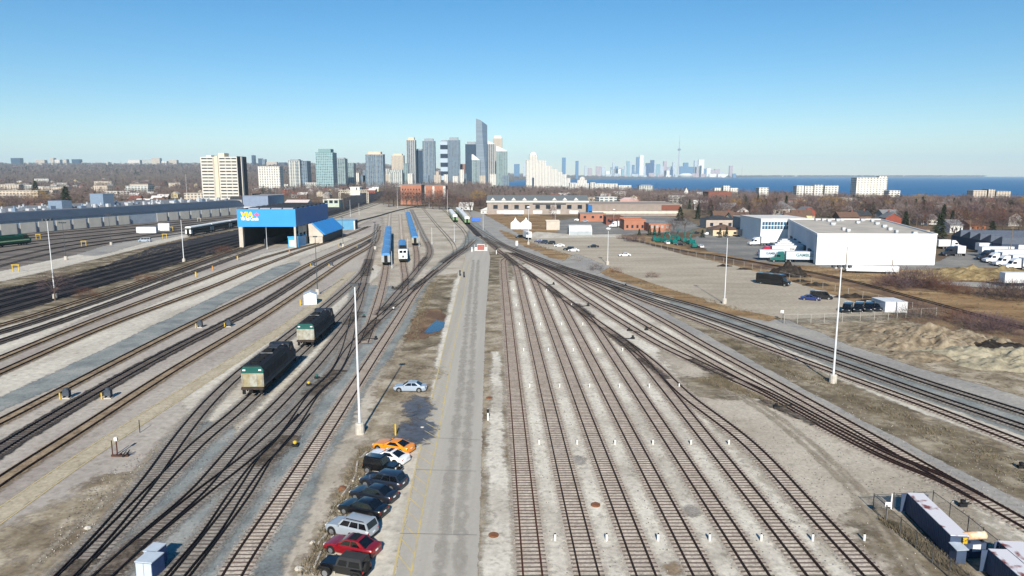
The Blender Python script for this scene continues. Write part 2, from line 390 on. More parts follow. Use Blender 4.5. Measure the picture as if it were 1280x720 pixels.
# right yard
S('light_gravel', [(600, 740), (612, 560), (618, 420), (622, 340), (632, 318), (690, 346), (780, 380), (860, 416), (955, 470), (1080, 540), (1250, 640), (1420, 740)], 2, G_light, 2.0)
S('gravel_shoulder', [(592, 740), (604, 560), (606, 420), (614, 318), (628, 322), (630, 420), (640, 560), (652, 740)], 3, G_dirt, .8)
S('light_gravel', [(606, 740), (615, 560), (618, 440), (622, 440), (628, 560), (640, 740)], 4, G_light, .8)
S('weed_patch', [(612, 322), (622, 316), (634, 328), (630, 344), (618, 352), (610, 344)], 5, G_weed, 2.0)
S('bare_earth', [(830, 440), (900, 466), (985, 510), (1080, 560), (1180, 620), (1260, 690), (1280, 740), (1120, 740), (1060, 690), (1000, 620), (930, 556), (880, 490)], 3, G_yard, 3.0)
S('weed_patch', [(866, 478), (890, 474), (905, 486), (895, 492), (876, 490)], 4, G_weed, 2.0)
S('weed_patch', [(1100, 655), (1130, 670), (1180, 712), (1210, 740), (1180, 740), (1130, 695)], 4, G_weed, 2.0)
S('dirt_bank', [(-40, 740), (-40, 690), (60, 645), (140, 598), (172, 598), (150, 640), (90, 695), (40, 740)], 4, G_dirt, 2.5)
S('verge', [(806, 381), (880, 405), (960, 437), (1040, 475), (1120, 508), (1240, 552), (1420, 640), (1420, 720), (1280, 622), (1190, 580), (1100, 536), (1000, 482), (930, 445), (860, 406)], 3, G_dirt, 1.5)
S('weed_patch', [(870, 412), (930, 432), (1000, 466), (1080, 500), (1160, 536), (1290, 590), (1290, 616), (1190, 574), (1120, 540), (1040, 498), (960, 454), (905, 428)], 4, G_weed, 2.0)
S('service_path', [(776, 366), (792, 370), (822, 386), (884, 420), (960, 464), (1102, 540), (1285, 632), (1420, 700), (1420, 726), (1280, 647), (1079, 541), (950, 474), (868, 424), (812, 391)], 6, G_road2, .5)
S('light_gravel', [(790, 368), (822, 374), (880, 397), (960, 428), (1060, 468), (1160, 504), (1280, 548), (1420, 600), (1420, 614), (1280, 562), (1160, 518), (1060, 478), (960, 434), (870, 401), (812, 377)], 5, G_conc, .8)
S('blue_ballast', [(590, 272), (606, 284), (640, 306), (700, 328), (770, 352), (830, 371), (960, 413), (1120, 466), (1280, 522), (1420, 570), (1420, 594), (1280, 545), (1160, 503), (1040, 460), (930, 418), (860, 392), (790, 366), (720, 344), (650, 318), (612, 302), (594, 288)], 4, G_blue, .8)
S('blue_ballast', [(592, 284), (604, 296), (600, 306), (584, 312), (560, 326), (548, 340), (536, 345), (556, 325), (582, 306)], 5, G_blue, 1.2)
# roads
S('central_road', [(492, 740), (516, 620), (530, 545), (548, 470), (566, 392), (578, 340), (583, 318), (592, 312), (610, 313), (612, 322), (606, 400), (602, 520), (599, 620), (594, 740)], 7, G_road, .3, .05)
S('parking_strip', [(396, 740), (424, 680), (452, 626), (474, 588), (500, 570), (528, 556), (533, 553), (516, 622), (494, 740)], 6, G_conc, .8)
S('gravel_shoulder', [(528, 560), (548, 470), (566, 392), (578, 340), (574, 340), (560, 398), (548, 448), (540, 500), (524, 545)], 6, G_light, .8)
S('side_road', [(586, 262), (600, 266), (630, 283), (668, 306), (720, 328), (780, 349), (850, 374), (920, 397), (985, 401), (1060, 432), (1150, 462), (1280, 498), (1440, 540), (1440, 560), (1280, 512), (1160, 476), (1040, 438), (960, 411), (860, 380), (780, 356), (700, 333), (655, 317), (625, 300), (603, 283), (592, 272)], 6, G_road2, .8)
S('grass_verge', [(626, 288), (646, 296), (672, 308), (700, 316), (730, 325), (722, 330), (690, 322), (662, 310), (636, 297)], 8, G_gold, .8)
S('grass_verge', [(732, 331), (756, 334), (800, 350), (850, 366), (920, 388), (970, 397), (960, 402), (900, 390), (830, 369), (770, 349)], 8, G_gold, .8)
S('parking_lot', [(655, 303), (668, 298.5), (775, 296.5), (850, 318), (930, 336), (1000, 356), (1075, 381), (1110, 393), (1052, 396), (985, 399), (920, 388), (850, 368), (790, 347), (750, 333), (726, 324), (690, 313), (668, 307)], 7, G_lot, .8)
S('access_apron', [(720, 318), (760, 334), (740, 345), (700, 331)], 9, G_road2, 1.0)
# behind the lot: spur corridor, field, warehouse apron
S('dry_field', [(690, 296), (775, 296), (800, 296), (860, 312), (940, 322), (1030, 332), (1120, 336), (1210, 333), (1290, 336), (1500, 350), (1500, 470), (1280, 426), (1180, 400), (1090, 383), (1000, 352), (930, 334), (850, 316)], 3, G_gold, 2.5)
S('brush_ground', [(1075, 384), (1140, 374), (1200, 388), (1290, 404), (1500, 440), (1500, 520), (1280, 440), (1180, 424), (1100, 404)], 4, G_brush, 2.5)
S('brush_ground', [(1112, 350), (1160, 346), (1230, 354), (1285, 356), (1285, 372), (1210, 366), (1130, 362)], 4, G_brush, 2.5)
S('earth_yard', [(975, 402), (1060, 396), (1110, 398), (1190, 418), (1290, 446), (1480, 480), (1480, 560), (1280, 498), (1150, 460), (1060, 430)], 5, G_dirt, 2.5)
S('truck_yard', [(862, 300), (905, 287), (945, 285), (1000, 300), (1020, 330), (1168, 331), (1205, 316), (1230, 316), (1300, 322), (1420, 330), (1420, 345), (1280, 335), (1215, 333), (1120, 337), (1040, 334), (960, 328), (890, 314)], 4, G_asph, 1.5)
S('gravel_lane', [(1180, 352), (1260, 355), (1400, 362), (1400, 368), (1260, 361), (1180, 356)], 5, G_road2, .8)
S('back_lot', [(680, 292), (700, 276), (760, 268), (850, 272), (870, 284), (850, 290), (790, 292), (775, 295)], 3, G_asph, 2)
S('grass_slope', [(610, 268), (650, 266), (690, 272), (690, 290), (655, 297), (630, 287)], 4, G_gold, 2)
S('light_gravel', [(655, 297), (672, 290), (720, 294), (775, 293), (776, 297), (700, 299), (668, 300)], 6, G_conc, .8)
S('spur_bed', [(775, 298), (850, 313), (940, 327), (1040, 345), (1140, 372), (1290, 412), (1500, 470), (1500, 490), (1280, 420), (1130, 376), (1030, 349), (930, 331), (840, 314)], 6, G_brush, 1.0)
# left: main line, brown verge, service road, commuter yard
S('main_line_ballast', [(-300, 470), (-40, 408), (110, 362), (220, 328), (300, 306), (340, 294), (405, 271), (470, 250), (481, 240), (476, 238), (450, 243), (400, 257), (340, 278), (298, 288), (200, 308), (100, 345), (0, 362), (-300, 440)], 9, G_dark, 1.5)
S('brown_verge', [(-300, 400), (0, 354), (60, 338), (150, 320), (232, 302), (300, 286), (345, 275), (345, 280), (300, 290), (232, 306), (150, 330), (60, 358), (0, 372), (-300, 440)], 6, G_weed, 2)
S('weed_patch', [(-40, 412), (40, 396), (110, 376), (180, 352), (240, 330), (296, 314), (296, 308), (240, 320), (150, 350), (60, 376), (-40, 402)], 6, G_weed, 1.5)
S('service_road', [(-300, 372), (0, 340), (60, 327), (130, 312), (232, 291), (232, 297), (150, 316), (60, 338), (0, 352), (-300, 390)], 7, G_conc, 1.0)
S('commuter_yard', [(-300, 350), (-100, 312), (0, 296), (150, 283), (297, 269), (330, 267), (300, 287), (232, 296), (130, 312), (0, 340), (-300, 375)], 4, G_mid, 3)
S('pale_island', [(100, 318), (140, 306), (200, 296), (232, 290), (232, 293), (180, 303), (120, 320)], 7, G_road2, 1)
S('tank_lot', [(360, 278), (410, 262), (440, 250), (440, 256), (415, 268), (380, 282)], 4, G_asph, 2)

# puddles
PUD = paint('puddle_water', srgb(34, 44, 60), rough=.06, var=.02, spec=.9)
WET = ground_mat('wet_asphalt', [srgb(70, 72, 80), srgb(84, 86, 94), srgb(100, 100, 104)], scale=.3, fine=1.5, rough=.45, ragged=.6, spec=.4, soft=.4, amp=3.5)
def blob(cx, cy, rx, ry, n=14, s=0):
    return [(cx + rx * math.cos(2 * PI * i / n) * (1 + .25 * math.sin(3.1 * i + s)), cy + ry * math.sin(2 * PI * i / n) * (1 + .25 * math.cos(2.3 * i + s))) for i in range(n)]
S('puddle', [(530, 416), (538, 407), (546, 401), (556, 403), (555, 410), (548, 415), (538, 417)], 9, PUD, 0, .1, step=1)
S('wet_patch', [(496, 552), (504, 538), (512, 530), (526, 526), (534, 534), (528, 552), (512, 556)], 8, WET, 1.6, .8, step=1)
S('wet_patch', blob(521, 510, 8, 11), 8, WET, 1.8, .8, step=1)
S('wet_patch', blob(520, 466, 18, 6), 7, G_dirt, 3, .8)
for (x, y, rx, ry) in [(722, 576, 7, 5), (845, 712, 14, 6), (864, 640, 7, 6)]:
    S('stain', blob(x, y, rx * .6, ry * .6, s=x), 5, G_stain if x % 2 else G_sleep_d, .9, .2, step=.5)
for (x, y, rx, ry) in [(640, 632, 8, 3), (660, 690, 5, 3)]:
    pass

G_tar = ground_mat('tar_patch', [srgb(149, 146, 142), srgb(155, 152, 148), srgb(160, 157, 152)], scale=.5, fine=2.0, ragged=1.2, soft=.2, grain=.08)
G_rut = ground_mat('tyre_track', [srgb(161, 157, 152), srgb(165, 161, 156), srgb(169, 165, 160)], scale=.3, fine=2.0, ragged=.5, soft=.5, grain=.08)
for pts_ in ([(548, 740), (560, 620), (574, 500), (586, 380), (592, 325)], [(572, 740), (579, 620), (587, 500), (594, 380), (598, 325)]):
    l_ = spline([P(*q) for q in pts_], 4.0); tag(link('tyre_track', strip_mesh('tyre_track', l_, (-.7, -.1, .1, .7), .101, G_rut, edge=(0, .55, .55, 0))), kind='structure')
G_rut2 = ground_mat('tyre_rut', [srgb(142, 133, 120), srgb(154, 145, 132), srgb(164, 156, 144)], scale=.3, fine=2.0, ragged=.5, soft=.5)
for pts_ in ([(20, 735), (70, 680), (130, 628), (200, 560), (240, 525)], [(36, 740), (88, 688), (146, 634), (212, 566), (250, 528)], [(880, 470), (960, 520), (1040, 590), (1100, 660), (1140, 720)], [(905, 478), (985, 530), (1062, 598), (1122, 668), (1160, 725)]):
    l_ = spline([P(*q) for q in pts_], 4.0); tag(link('tyre_track', strip_mesh('tyre_track', l_, (-.6, -.1, .1, .6), .062, G_rut2, edge=(0, .7, .7, 0))), kind='structure')
# yellow walkway markings
YEL = paint('yellow_line', srgb(192, 172, 112), rough=.8, var=.18, scale=.8, tint=srgb(168, 158, 132))
def line_px(name, a, b, w, z, mat, world=False):
    A = Vector(a if world else P(*a)); B = Vector(b if world else P(*b)); t = (B - A).normalized(); n = Vector((t.y, -t.x)) * w / 2
    mb = MB(); mb.quad((*(A - n), z), (*(A + n), z), (*(B + n), z), (*(B - n), z)); return tag(mb.build(name, mat), kind='structure')
def mark_strip(name, pts, w, z, mat):
    ln = spline([P(*p) for p in pts], 4.0); return tag(link(name, strip_mesh(name, ln, (-w / 2, w / 2), z, mat)), kind='structure')
mark_strip('walkway_line', [(488, 740), (512, 621), (529, 545), (548, 464), (567, 385), (582, 322)], .16, .10, YEL)
mark_strip('walkway_line', [(510, 740), (532, 620), (549, 540), (562, 464), (576, 392), (588, 322)], .16, .10, YEL)
A_ = spline([P(*p) for p in [(488, 740), (512, 621), (529, 545), (548, 464), (567, 385), (582, 322)]], 2.6)
B_ = spline([P(*p) for p in [(510, 740), (532, 620), (549, 540), (562, 464), (576, 392), (588, 322)]], 2.6)
mb = MB()
for i in range(2, min(len(A_), len(B_)) - 2):
    a = A_[i]; b = min(B_, key=lambda q: abs(q.y - (a.y - 1.3))); t = (b - a).normalized(); n = Vector((t.y, -t.x)) * .05
    a = a + t * .1; b = b - t * .1
    mb.quad((*(a - n), .104), (*(b - n), .104), (*(b + n), .104), (*(a + n), .104))
tag(mb.build('walkway_hatching', YEL), kind='structure')
Wl = [(-60, 686), (0, 645), (75, 592), (150, 542), (220, 497), (300, 446), (380, 392), (440, 340)]
YP = ground_mat('faded_yellow_paving', [srgb(164, 154, 136), srgb(172, 162, 145), srgb(180, 170, 154)], scale=.3, fine=2.0, ragged=.8, soft=.35)
ln = spline([P(*p) for p in Wl], 4.0)
tag(link('walkway_paving', strip_mesh('walkway_paving', ln, (-1.5, -.8, .8, 1.5), .05, YP, edge=(0, 1, 1, 0))), kind='structure')
for o in (-1.15, 1.15):
    tag(link('walkway_line', strip_mesh('walkway_line', ln, (o - .07, o + .07), .058, YEL)), kind='structure')
WHT = paint('white_line', srgb(205, 203, 198), rough=.8, var=.15)
for a, b in [((520, 588), (595, 590)), ((500, 668), (596, 670)), ((536, 548), (600, 551))]:
    line_px('road_joint', a, b, .1, .106, paint('road_crack', srgb(120, 118, 116), rough=.9))
# ================= railway tracks =================
RAIL = paint('rusty_rail', srgb(58, 40, 33), rough=.6, var=.25, scale=3, metal=.3, tint=srgb(36, 26, 22))
RAIL2 = paint('dark_rail', srgb(34, 29, 28), rough=.55, var=.25, scale=3, metal=.4, tint=srgb(22, 19, 19))
RAIL3 = paint('red_rust_rail', srgb(88, 50, 34), rough=.7, var=.25, scale=3, metal=.2, tint=srgb(56, 34, 26))
TIE = paint('sleeper_wood', srgb(112, 98, 90), rough=.9, var=.25, scale=2.5, tint=srgb(80, 70, 64))
TIED = paint('dark_sleeper_wood', srgb(106, 98, 92), rough=.9, var=.25, scale=2.5, tint=srgb(74, 67, 62))
def tie_mesh(nm, mat):
    mb = MB(); mb.box(-1.22, 1.22, -.085, .085, -.1, 0); return mb.mesh(nm, mat)
TM = {0: tie_mesh('sleeper', TIE), 1: tie_mesh('dark_sleeper', TIED)}
RAILPROF = [(-.075, -.04), (.075, -.04), (.075, .02), (.045, .05), (.045, .16), (-.045, .16), (-.045, .05), (-.075, .02)]
TRN = [0]
def track(label, pts, style='gravel', ties=0, world=False, group='yard tracks', bed=None):
    """rails, sleepers and bed along a plan line; ties = number of sleepers built one by one at the near end"""
    k = TRN[0]; TRN[0] += 1
    w = pts if world else [P(*p) for p in pts]
    ln = spline(w, lambda p: 1.5 if p.y < 120 else (3.0 if p.y < 330 else 8.0))
    o = (ln[0].x, ln[0].y)
    dz = .004 * k
    zb = .118 + dz * .5
    root = thing('railway_track', label, 'railway track', (o[0], o[1], 0), 0, group)
    beds = {'gravel': (G_sleep_r, .85, 1.7), 'dark': (G_sleep_d, 1.0, 1.9), 'paved': (G_stain, .8, 1.5), 'black': (G_black, 1.3, 2.0), 'oily': (G_oil, 1.2, 1.7), 'plain': (None, 0, 0)}
    bm_, wi, wo = beds[style]
    if bm_ is not None: link('track_bed', strip_mesh('track_bed', ln, (-wo, -wi, wi, wo), zb, bm_, o, edge=(0, 1, 1, 0)), root)
    rm = {'gravel': RAIL3 if 'rust' in label else RAIL, 'dark': RAIL2, 'paved': RAIL, 'black': RAIL2, 'oily': RAIL2, 'plain': RAIL2}[style]
    for s in (-1, 1):
        link('rail', sweep_mesh('rail', ln, s * .7525, [(a, zb + .06 + b) for a, b in RAILPROF], rm, o), root)
    if style in ('gravel', 'dark', 'oily', 'black'):
        tl = spline(w, .6); tm = TM[0 if style == 'gravel' else 1]
        vis = [i for i, p in enumerate(tl) if p.y > 46 and i + 1 < len(tl)]
        vis.sort(key=lambda i: tl[i].y)
        near = set(vis[:ties]); mb = MB()
        for i in range(len(tl) - 1):
            p = tl[i]
            if p.y > 330: continue
            t = (tl[i + 1] - p).normalized(); rz = math.atan2(-t.x, t.y) + random.uniform(-.02, .02)
            z = zb + .028 + random.uniform(-.004, .012)
            if i in near: link('sleeper', tm, root, (p.x - o[0], p.y - o[1], z), rz)
            else: mb.box(-1.22, 1.22, -.085, .085, z - .08, z, rz, (p.x - o[0], p.y - o[1]))
        if mb.v: tag(mb.build('sleepers', TIE if style == 'gravel' else TIED, root), kind='stuff')
    return root
# --- right storage tracks
def TX(k, Y): return 1.62 + 4.42 * (k - 1) - .0245 * (Y - 50.9)
def LX(Y): return 20.4 + .164 * (131.7 - Y)
ordn = ['first', 'second', 'third', 'fourth', 'fifth', 'sixth']
for k in range(1, 7):
    Ys = 90.4 + (7 - k) * 31.7          # where this track meets the diagonal
    Y0 = 40
    w = [(TX(k, Y0), Y0), (TX(k, 60), 60)] + [(TX(k, y), y) for y in np.arange(80, Ys - 22, 25)]
    if k == 1: w = [q for q in w if q[1] < 215] + [(TX(1, 225), 225), (-2.9, 243), (-3.2, 255), (-1.9, 268), (LX(280) - .2, 280), (LX(292), 292)]
    else: w += [(TX(k, Ys - 20), Ys - 20), (TX(k, Ys - 6) - .15, Ys - 6), (LX(Ys + 9) + .1, Ys + 9), (LX(Ys + 20), Ys + 20)]
    lab = {1: 'rust red storage track nearest the road, bending sharply at its far end'}.get(k, f'straight storage track with grey sleepers, {ordn[k-1]} to the right of the central road')
    track(lab, w, 'gravel', 100, True, 'storage tracks right of the road')
track('long diagonal ladder track, curving down on the right of all the straight storage tracks', [(TX(7, 40), 40), (TX(7, 60), 60), (TX(7, 78), 78), (LX(100) - .9, 96), (LX(115), 115), (LX(150), 150), (LX(200), 200), (LX(250), 250), (LX(290), 290), P(612, 305), P(601, 297), P(593, 292), P(588, 283)], 'gravel', 100, True, 'storage tracks right of the road')
track('left one of the three side by side tracks between the ladder and the paved path', [(638, 317), (655, 326), (682, 340), (730, 373), (783, 407), (827, 433), (873, 455), (905, 470), (960, 495), (1042, 540), (1110, 574), (1180, 603), (1224, 626)], 'gravel', 60, group='diagonal tracks right of the ladder')
track('middle one of the three side by side tracks between the ladder and the paved path', [(640, 317), (660, 325), (698, 341), (743, 367), (793, 398), (843, 427), (900, 459), (960, 491), (1042, 536), (1110, 571), (1180, 601), (1220, 622)], 'gravel', 60, group='diagonal tracks right of the ladder')
track('track running right beside the paved path, with dark rails and a wooden bed', [(642, 317), (672, 329), (707, 342), (760, 365), (802, 387), (843, 410), (873, 428), (960, 476), (1076, 541), (1180, 600), (1280, 657), (1400, 725)], 'gravel', 60, group='diagonal tracks right of the ladder')
track('rust railed track farthest right, beside the grey side road', [(578, 272), (587, 280), (610, 295), (633, 308), (655, 316), (703, 334), (735, 344), (785, 360), (827, 372), (873, 384), (960, 412), (1060, 446), (1160, 480), (1280, 518), (1420, 564)], 'dark', 60, group='ballasted tracks by the side road')
track('track on dark blue grey ballast along the right, second from the side road', [(610, 298), (640, 313), (690, 334), (750, 354), (820, 377), (873, 394), (960, 424), (1060, 459), (1160, 495), (1280, 536), (1420, 584)], 'dark', 60, group='ballasted tracks by the side road')
track('track with pale gravel along its right side and weeds on its left', [(720, 345), (760, 358), (803, 376), (873, 402), (960, 436), (1060, 473), (1160, 510), (1237, 540), (1420, 612)], 'gravel', 60, group='ballasted tracks by the side road')
# --- left apron tracks (sunk in paving)
g = 'tracks set in the left apron'
track('brown stained track in the paving beside the yellow walkway', [(-60, 648), (0, 604), (99, 540), (210, 468), (320, 402), (433, 326), (467, 305), (474, 288)], 'paved', group=g)
track('black bedded track between two lanes of paving on the left apron', [(-60, 602), (0, 563), (37, 540), (180, 457), (320, 384), (410, 328), (443, 312), (468, 298)], 'black', group=g)
track('apron track just below the strip of blue grey stone', [(-60, 558), (0, 529), (75, 490), (200, 425), (320, 366), (390, 329), (427, 312), (468, 292), (474, 283)], 'paved', group=g)
track('brown railed apron track just above the strip of blue grey stone', [(-60, 494), (0, 467), (130, 410), (265, 359), (327, 333), (380, 313), (430, 296), (462, 283)], 'paved', group=g)
track('apron track on pale concrete, second above the blue grey stone strip', [(-60, 474), (0, 449), (130, 396), (236, 356), (310, 329), (360, 314), (435, 294), (458, 284)], 'paved', group=g)
track('dark apron track leading to the right bay of the blue fronted shed', [(-60, 447), (0, 428), (130, 383), (230, 345), (330, 309), (352, 301)], 'black', group=g)
track('dark apron track leading to the left bay of the blue fronted shed', [(-60, 432), (0, 416), (130, 374), (240, 334), (315, 307), (335, 299)], 'black', group=g)
track('narrow apron track passing left of the blue fronted shed beside the weeds', [(-60, 424), (0, 408), (110, 374), (220, 338), (290, 313), (308, 307)], 'paved', group=g)
# --- tracks in the ballast fan
g = 'tracks in the ballast fan'
track('track curving along the pale lane to the left of the two parked locomotives', [(70, 735), (92, 713), (140, 660), (188, 601), (220, 556), (249, 519), (270, 496), (300, 468), (351, 428), (404, 386), (450, 345), (462, 325)], 'dark', 60, group=g)
track('track the two green and white locomotives stand on', [(74, 735), (96, 713), (150, 658), (206, 600), (249, 556), (293, 519), (316, 498), (381, 437), (418, 403), (444, 374), (455, 355)], 'dark', 60, group=g)
track('straight track through the ballast to the right of the locomotives', [(110, 740), (133, 720), (185, 672), (244, 620), (300, 556), (355, 500), (402, 449), (434, 407), (446, 385), (455, 350), (462, 322), (468, 300), (471, 280)], 'dark', 80, group=g)
track('crossover track cutting diagonally over the ballast fan', [(116, 738), (138, 716), (190, 670), (252, 619), (301, 581), (340, 548), (368, 520), (393, 492), (416, 470), (430, 445), (437, 422), (443, 396)], 'dark', 60, group=g)
track('long track curving from the foreground to the far throat on the right of the coaches', [(222, 728), (254, 687), (304, 620), (333, 574), (362, 540), (393, 494), (417, 470), (438, 437), (470, 403), (502, 375), (518, 361), (535, 348), (562, 326), (582, 311), (594, 300)], 'dark', 80, group=g)
track('short track overlapping the long curved one at the foot of the ballast fan', [(206, 740), (224, 718), (262, 672), (296, 620), (326, 580), (345, 562), (380, 520)], 'dark', 40, group=g)
track('straight outer track of the ballast fan beside the dirt bank, with reddish bed', [(284, 738), (292, 720), (357, 620), (421, 520), (466, 449), (500, 396), (518, 367), (533, 349), (545, 338)], 'gravel', 100, group=g)
# --- coach sidings
g = 'coach sidings'
track('siding under the longest blue coach on the left', [(455, 430), (462, 412), (471, 384), (478, 358), (482.5, 333), (486, 282), (487.5, 266)], 'gravel', group=g)
track('siding under the white nosed locomotive', [(505, 368), (507, 355), (504, 329), (502, 297), (500, 268)], 'gravel', group=g)
track('siding under the right hand blue coach train', [(520, 340), (521, 322), (519, 308), (513, 284), (507, 262)], 'gravel', group=g)
track('curving siding that bends round the white lamp post beside the right coach train', [(474, 395), (492, 373), (510, 352), (524, 335), (535, 322), (537, 312), (528, 293), (520, 275), (514, 262)], 'dark', group=g)
track('long siding sweeping to the diagonal crossing from the far throat', [(556, 330), (567, 321), (568, 310), (562, 300), (547, 283), (533, 266), (527, 259)], 'plain', group=g)
track('siding of the left hand green train', [(580, 313), (583.5, 305), (583.5, 297), (579, 288), (568, 277), (556, 264), (548, 259)], 'plain', group=g)
track('track of the right hand green trains', [(600, 296), (592, 288), (583, 279), (572, 268), (560, 260)], 'black', group=g)
track('dark throat track crossing behind the coaches from the left to the centre', [(440, 283), (447, 277), (462, 273), (477, 269), (496, 263.5), (520, 258.5), (545, 255)], 'black', group=g)
# --- main line
g = 'main line tracks'
for i, (d, lab) in enumerate([(0, 'nearest'), (5.2, 'second'), (10.4, 'third'), (15.6, 'fourth'), (20.8, 'farthest')]):
    w = [(-113 - d, 95), (-115.5 - d, 165), (-119.5 - d, 293), (-131 - d, 565), (-156 - d, 894), (-205 - d, 1300), (-235 - d, 1700)]
    track(f'main line track on black ballast left of the apron, {lab} of the five', w, 'plain', 0, True, g)
# --- commuter yard
g = 'commuter yard tracks'
YD = [('beside the pale service road', [(-40, 350), (0, 334), (60, 319), (120, 307), (232, 292), (300, 281)]), ('in front of the white roofed commuter coaches', [(-40, 335), (0, 326), (80, 309), (160, 298), (240, 287), (310, 277)]),
      ('under the row of lamp posts', [(-40, 325), (0, 317), (80, 304), (170, 292), (260, 282)]), ('of the dark green locomotive', [(-40, 313), (0, 308), (38, 303), (100, 297), (180, 289), (262, 279)]),
      ('second from the long grey workshop', [(-40, 308), (0, 302), (100, 292.5), (180, 285), (270, 276)]), ('nearest the doors of the long grey workshop', [(-40, 303), (0, 298.5), (100, 289), (200, 280), (290, 272)])]
for nm, px in YD: track('commuter yard track ' + nm, px, 'plain', 0, False, g)
track('weedy freight spur beyond the parking lot fence', [(776, 298), (850, 313.5), (940, 328), (1040, 347), (1140, 373), (1290, 415), (1450, 462)], 'plain', 0, False, 'freight spur')

# oily, sleeper heavy ground at each set of points
G_points = ground_mat('points_stain', [srgb(62, 54, 50), srgb(84, 76, 70), srgb(116, 107, 100)], scale=.8, fine=4.0, ragged=1.6, soft=.5, amp=4.5)
for i, (a, b, w) in enumerate([((328, 578), (356, 552), 2.2), ((392, 492), (420, 467), 2.0), ((434, 405), (446, 392), 2.0), ((452, 425), (470, 402), 1.8), ((478, 388), (490, 382), 1.8), ((456, 345), (461, 325), 2.4), ((516, 362), (530, 350), 1.8), ((497, 362), (512, 350), 1.8), ((768, 421), (790, 438), 1.7), ((721, 382), (738, 396), 1.6), ((685, 359), (700, 372), 1.5), ((655, 338), (668, 348), 1.5), ((630, 318), (644, 332), 1.8), ((643, 318), (662, 327), 1.6), ((684, 333), (706, 343), 1.6), ((603, 297), (622, 310), 2.2), ((553, 328), (580, 311), 2.0), ((74, 733), (92, 715), 1.8), ((140, 715), (166, 688), 1.8), ((868, 453), (905, 473), 1.5), ((960, 506), (1010, 528), 1.2), ((700, 334), (760, 353), 1.6), ((525, 333), (532, 322), 1.6), ((804, 452), (830, 472), 1.2)]):
    A = Vector(P(*a)); B = Vector(P(*b)); t = (B - A).normalized()
    ln = [A - t * 1.5 + (B - A + t * 3) * (j / 8) for j in range(9)]
    tag(link('points_stain', strip_mesh('points_stain', ln, (-w * .8, -w * .3, w * .3, w * .8), .235 + i * .001, G_points, edge=(0, .85, .85, 0))), kind='structure')
# loose stones and litter lying on the gravel, dry weed tufts on the banks
def scatter(name, mat, n, regions, mk, label):
    q = MB(); c = 0
    while c < n:
        poly = random.choice(regions); u_, v_ = random.random(), random.random(); a, b, c_, d = [Vector(P(*k)) for k in poly]
        p_ = a.lerp(b, u_).lerp(d.lerp(c_, u_), v_); mk(q, p_); c += 1
    o = q.build(name, mat); tag(o, label, 'litter', None, 'stuff')
def stone_at(q, p_):
    s = random.uniform(.025, .075); a = random.random() * 6; v = [(p_.x + s * math.cos(a + k * 2.1), p_.y + s * math.sin(a + k * 2.1), .09) for k in range(3)] + [(p_.x, p_.y, .09 + s * 1.1)]
    q.add(v, [(0, 1, 3), (1, 2, 3), (2, 0, 3)])
RGN = [[(640, 720), (1240, 720), (900, 440), (630, 440)], [(640, 720), (1100, 720), (860, 500), (630, 500)], [(900, 720), (1280, 720), (1180, 600), (960, 500)], [(370, 720), (420, 720), (500, 560), (455, 560)], [(60, 720), (330, 720), (430, 520), (250, 520)], [(30, 720), (160, 640), (260, 520), (120, 600)], [(1000, 500), (1280, 640), (1280, 580), (960, 440)]]
scatter('loose_stones', paint('loose_stone_dark', srgb(104, 96, 88), rough=.95, var=.3, scale=3), 5200, RGN, stone_at, 'loose dark stones scattered over the gravel between the tracks')
scatter('pale_stones', paint('loose_stone_pale', srgb(182, 176, 168), rough=.95, var=.2, scale=3), 2200, RGN, stone_at, 'loose pale stones scattered over the gravel between the tracks')
def tuft_at(q, p_):
    for k in range(6):
        a = random.random() * 6.28; l = random.uniform(.15, .5); w = .035; b_ = p_ + Vector((math.cos(a), math.sin(a))) * random.uniform(0, .35)
        q.add([(b_.x - w, b_.y, .05), (b_.x + w, b_.y, .05), (b_.x + .25 * math.cos(a), b_.y + .25 * math.sin(a), .05 + l)], [(0, 1, 2)])
WR = [[(376, 720), (400, 720), (480, 560), (452, 560)], [(506, 430), (522, 430), (546, 352), (538, 352)], [(880, 414), (960, 454), (1290, 612), (1290, 580)], [(870, 476), (985, 512), (925, 486), (895, 470)], [(1100, 650), (1180, 710), (1230, 735), (1130, 660)], [(736, 334), (975, 399), (960, 402), (770, 348)], [(628, 290), (730, 324), (722, 328), (640, 298)], [(0, 372), (240, 312), (232, 303), (0, 358)], [(1080, 400), (1290, 440), (1290, 415), (1110, 390)], [(1000, 338), (1280, 410), (1280, 380), (1020, 332)]]
TUFT = paint('dry_weeds', srgb(112, 102, 84), rough=.95, var=.3, scale=.8, tint=srgb(78, 72, 58))
scatter('weed_tufts', TUFT, 4200, WR, tuft_at, 'dry weed tufts on the dirt banks and verges')
# ================= road vehicles =================
TYRE = paint('tyre_rubber', srgb(30, 30, 31), rough=.85, var=.1)
RIM = paint('alloy_rim', srgb(165, 168, 172), rough=.35, var=.08, metal=.7)
GLASS = paint('car_glass', srgb(16, 19, 23), rough=.08, var=.05, spec=.6)
BLACKP = paint('black_plastic', srgb(26, 26, 27), rough=.6, var=.1)
LAMPW = paint('headlamp_lens', srgb(215, 218, 220), rough=.15, var=.05, spec=.6)
LAMPR = paint('tail_lamp_lens', srgb(150, 22, 24), rough=.2, var=.05, spec=.5)
PLATE = paint('number_plate', srgb(210, 214, 220), rough=.5, var=.05)
CLOTH = paint('soft_top_cloth', srgb(48, 49, 51), rough=.95, var=.1)
def carpaint(nm, c): return paint('car_paint_' + nm, c, rough=.32, var=.04, spec=.5, coat=.6)
def bil(a, b, c, d, u, v):
    p = a.lerp(b, u); q = d.lerp(c, u); return p.lerp(q, v)
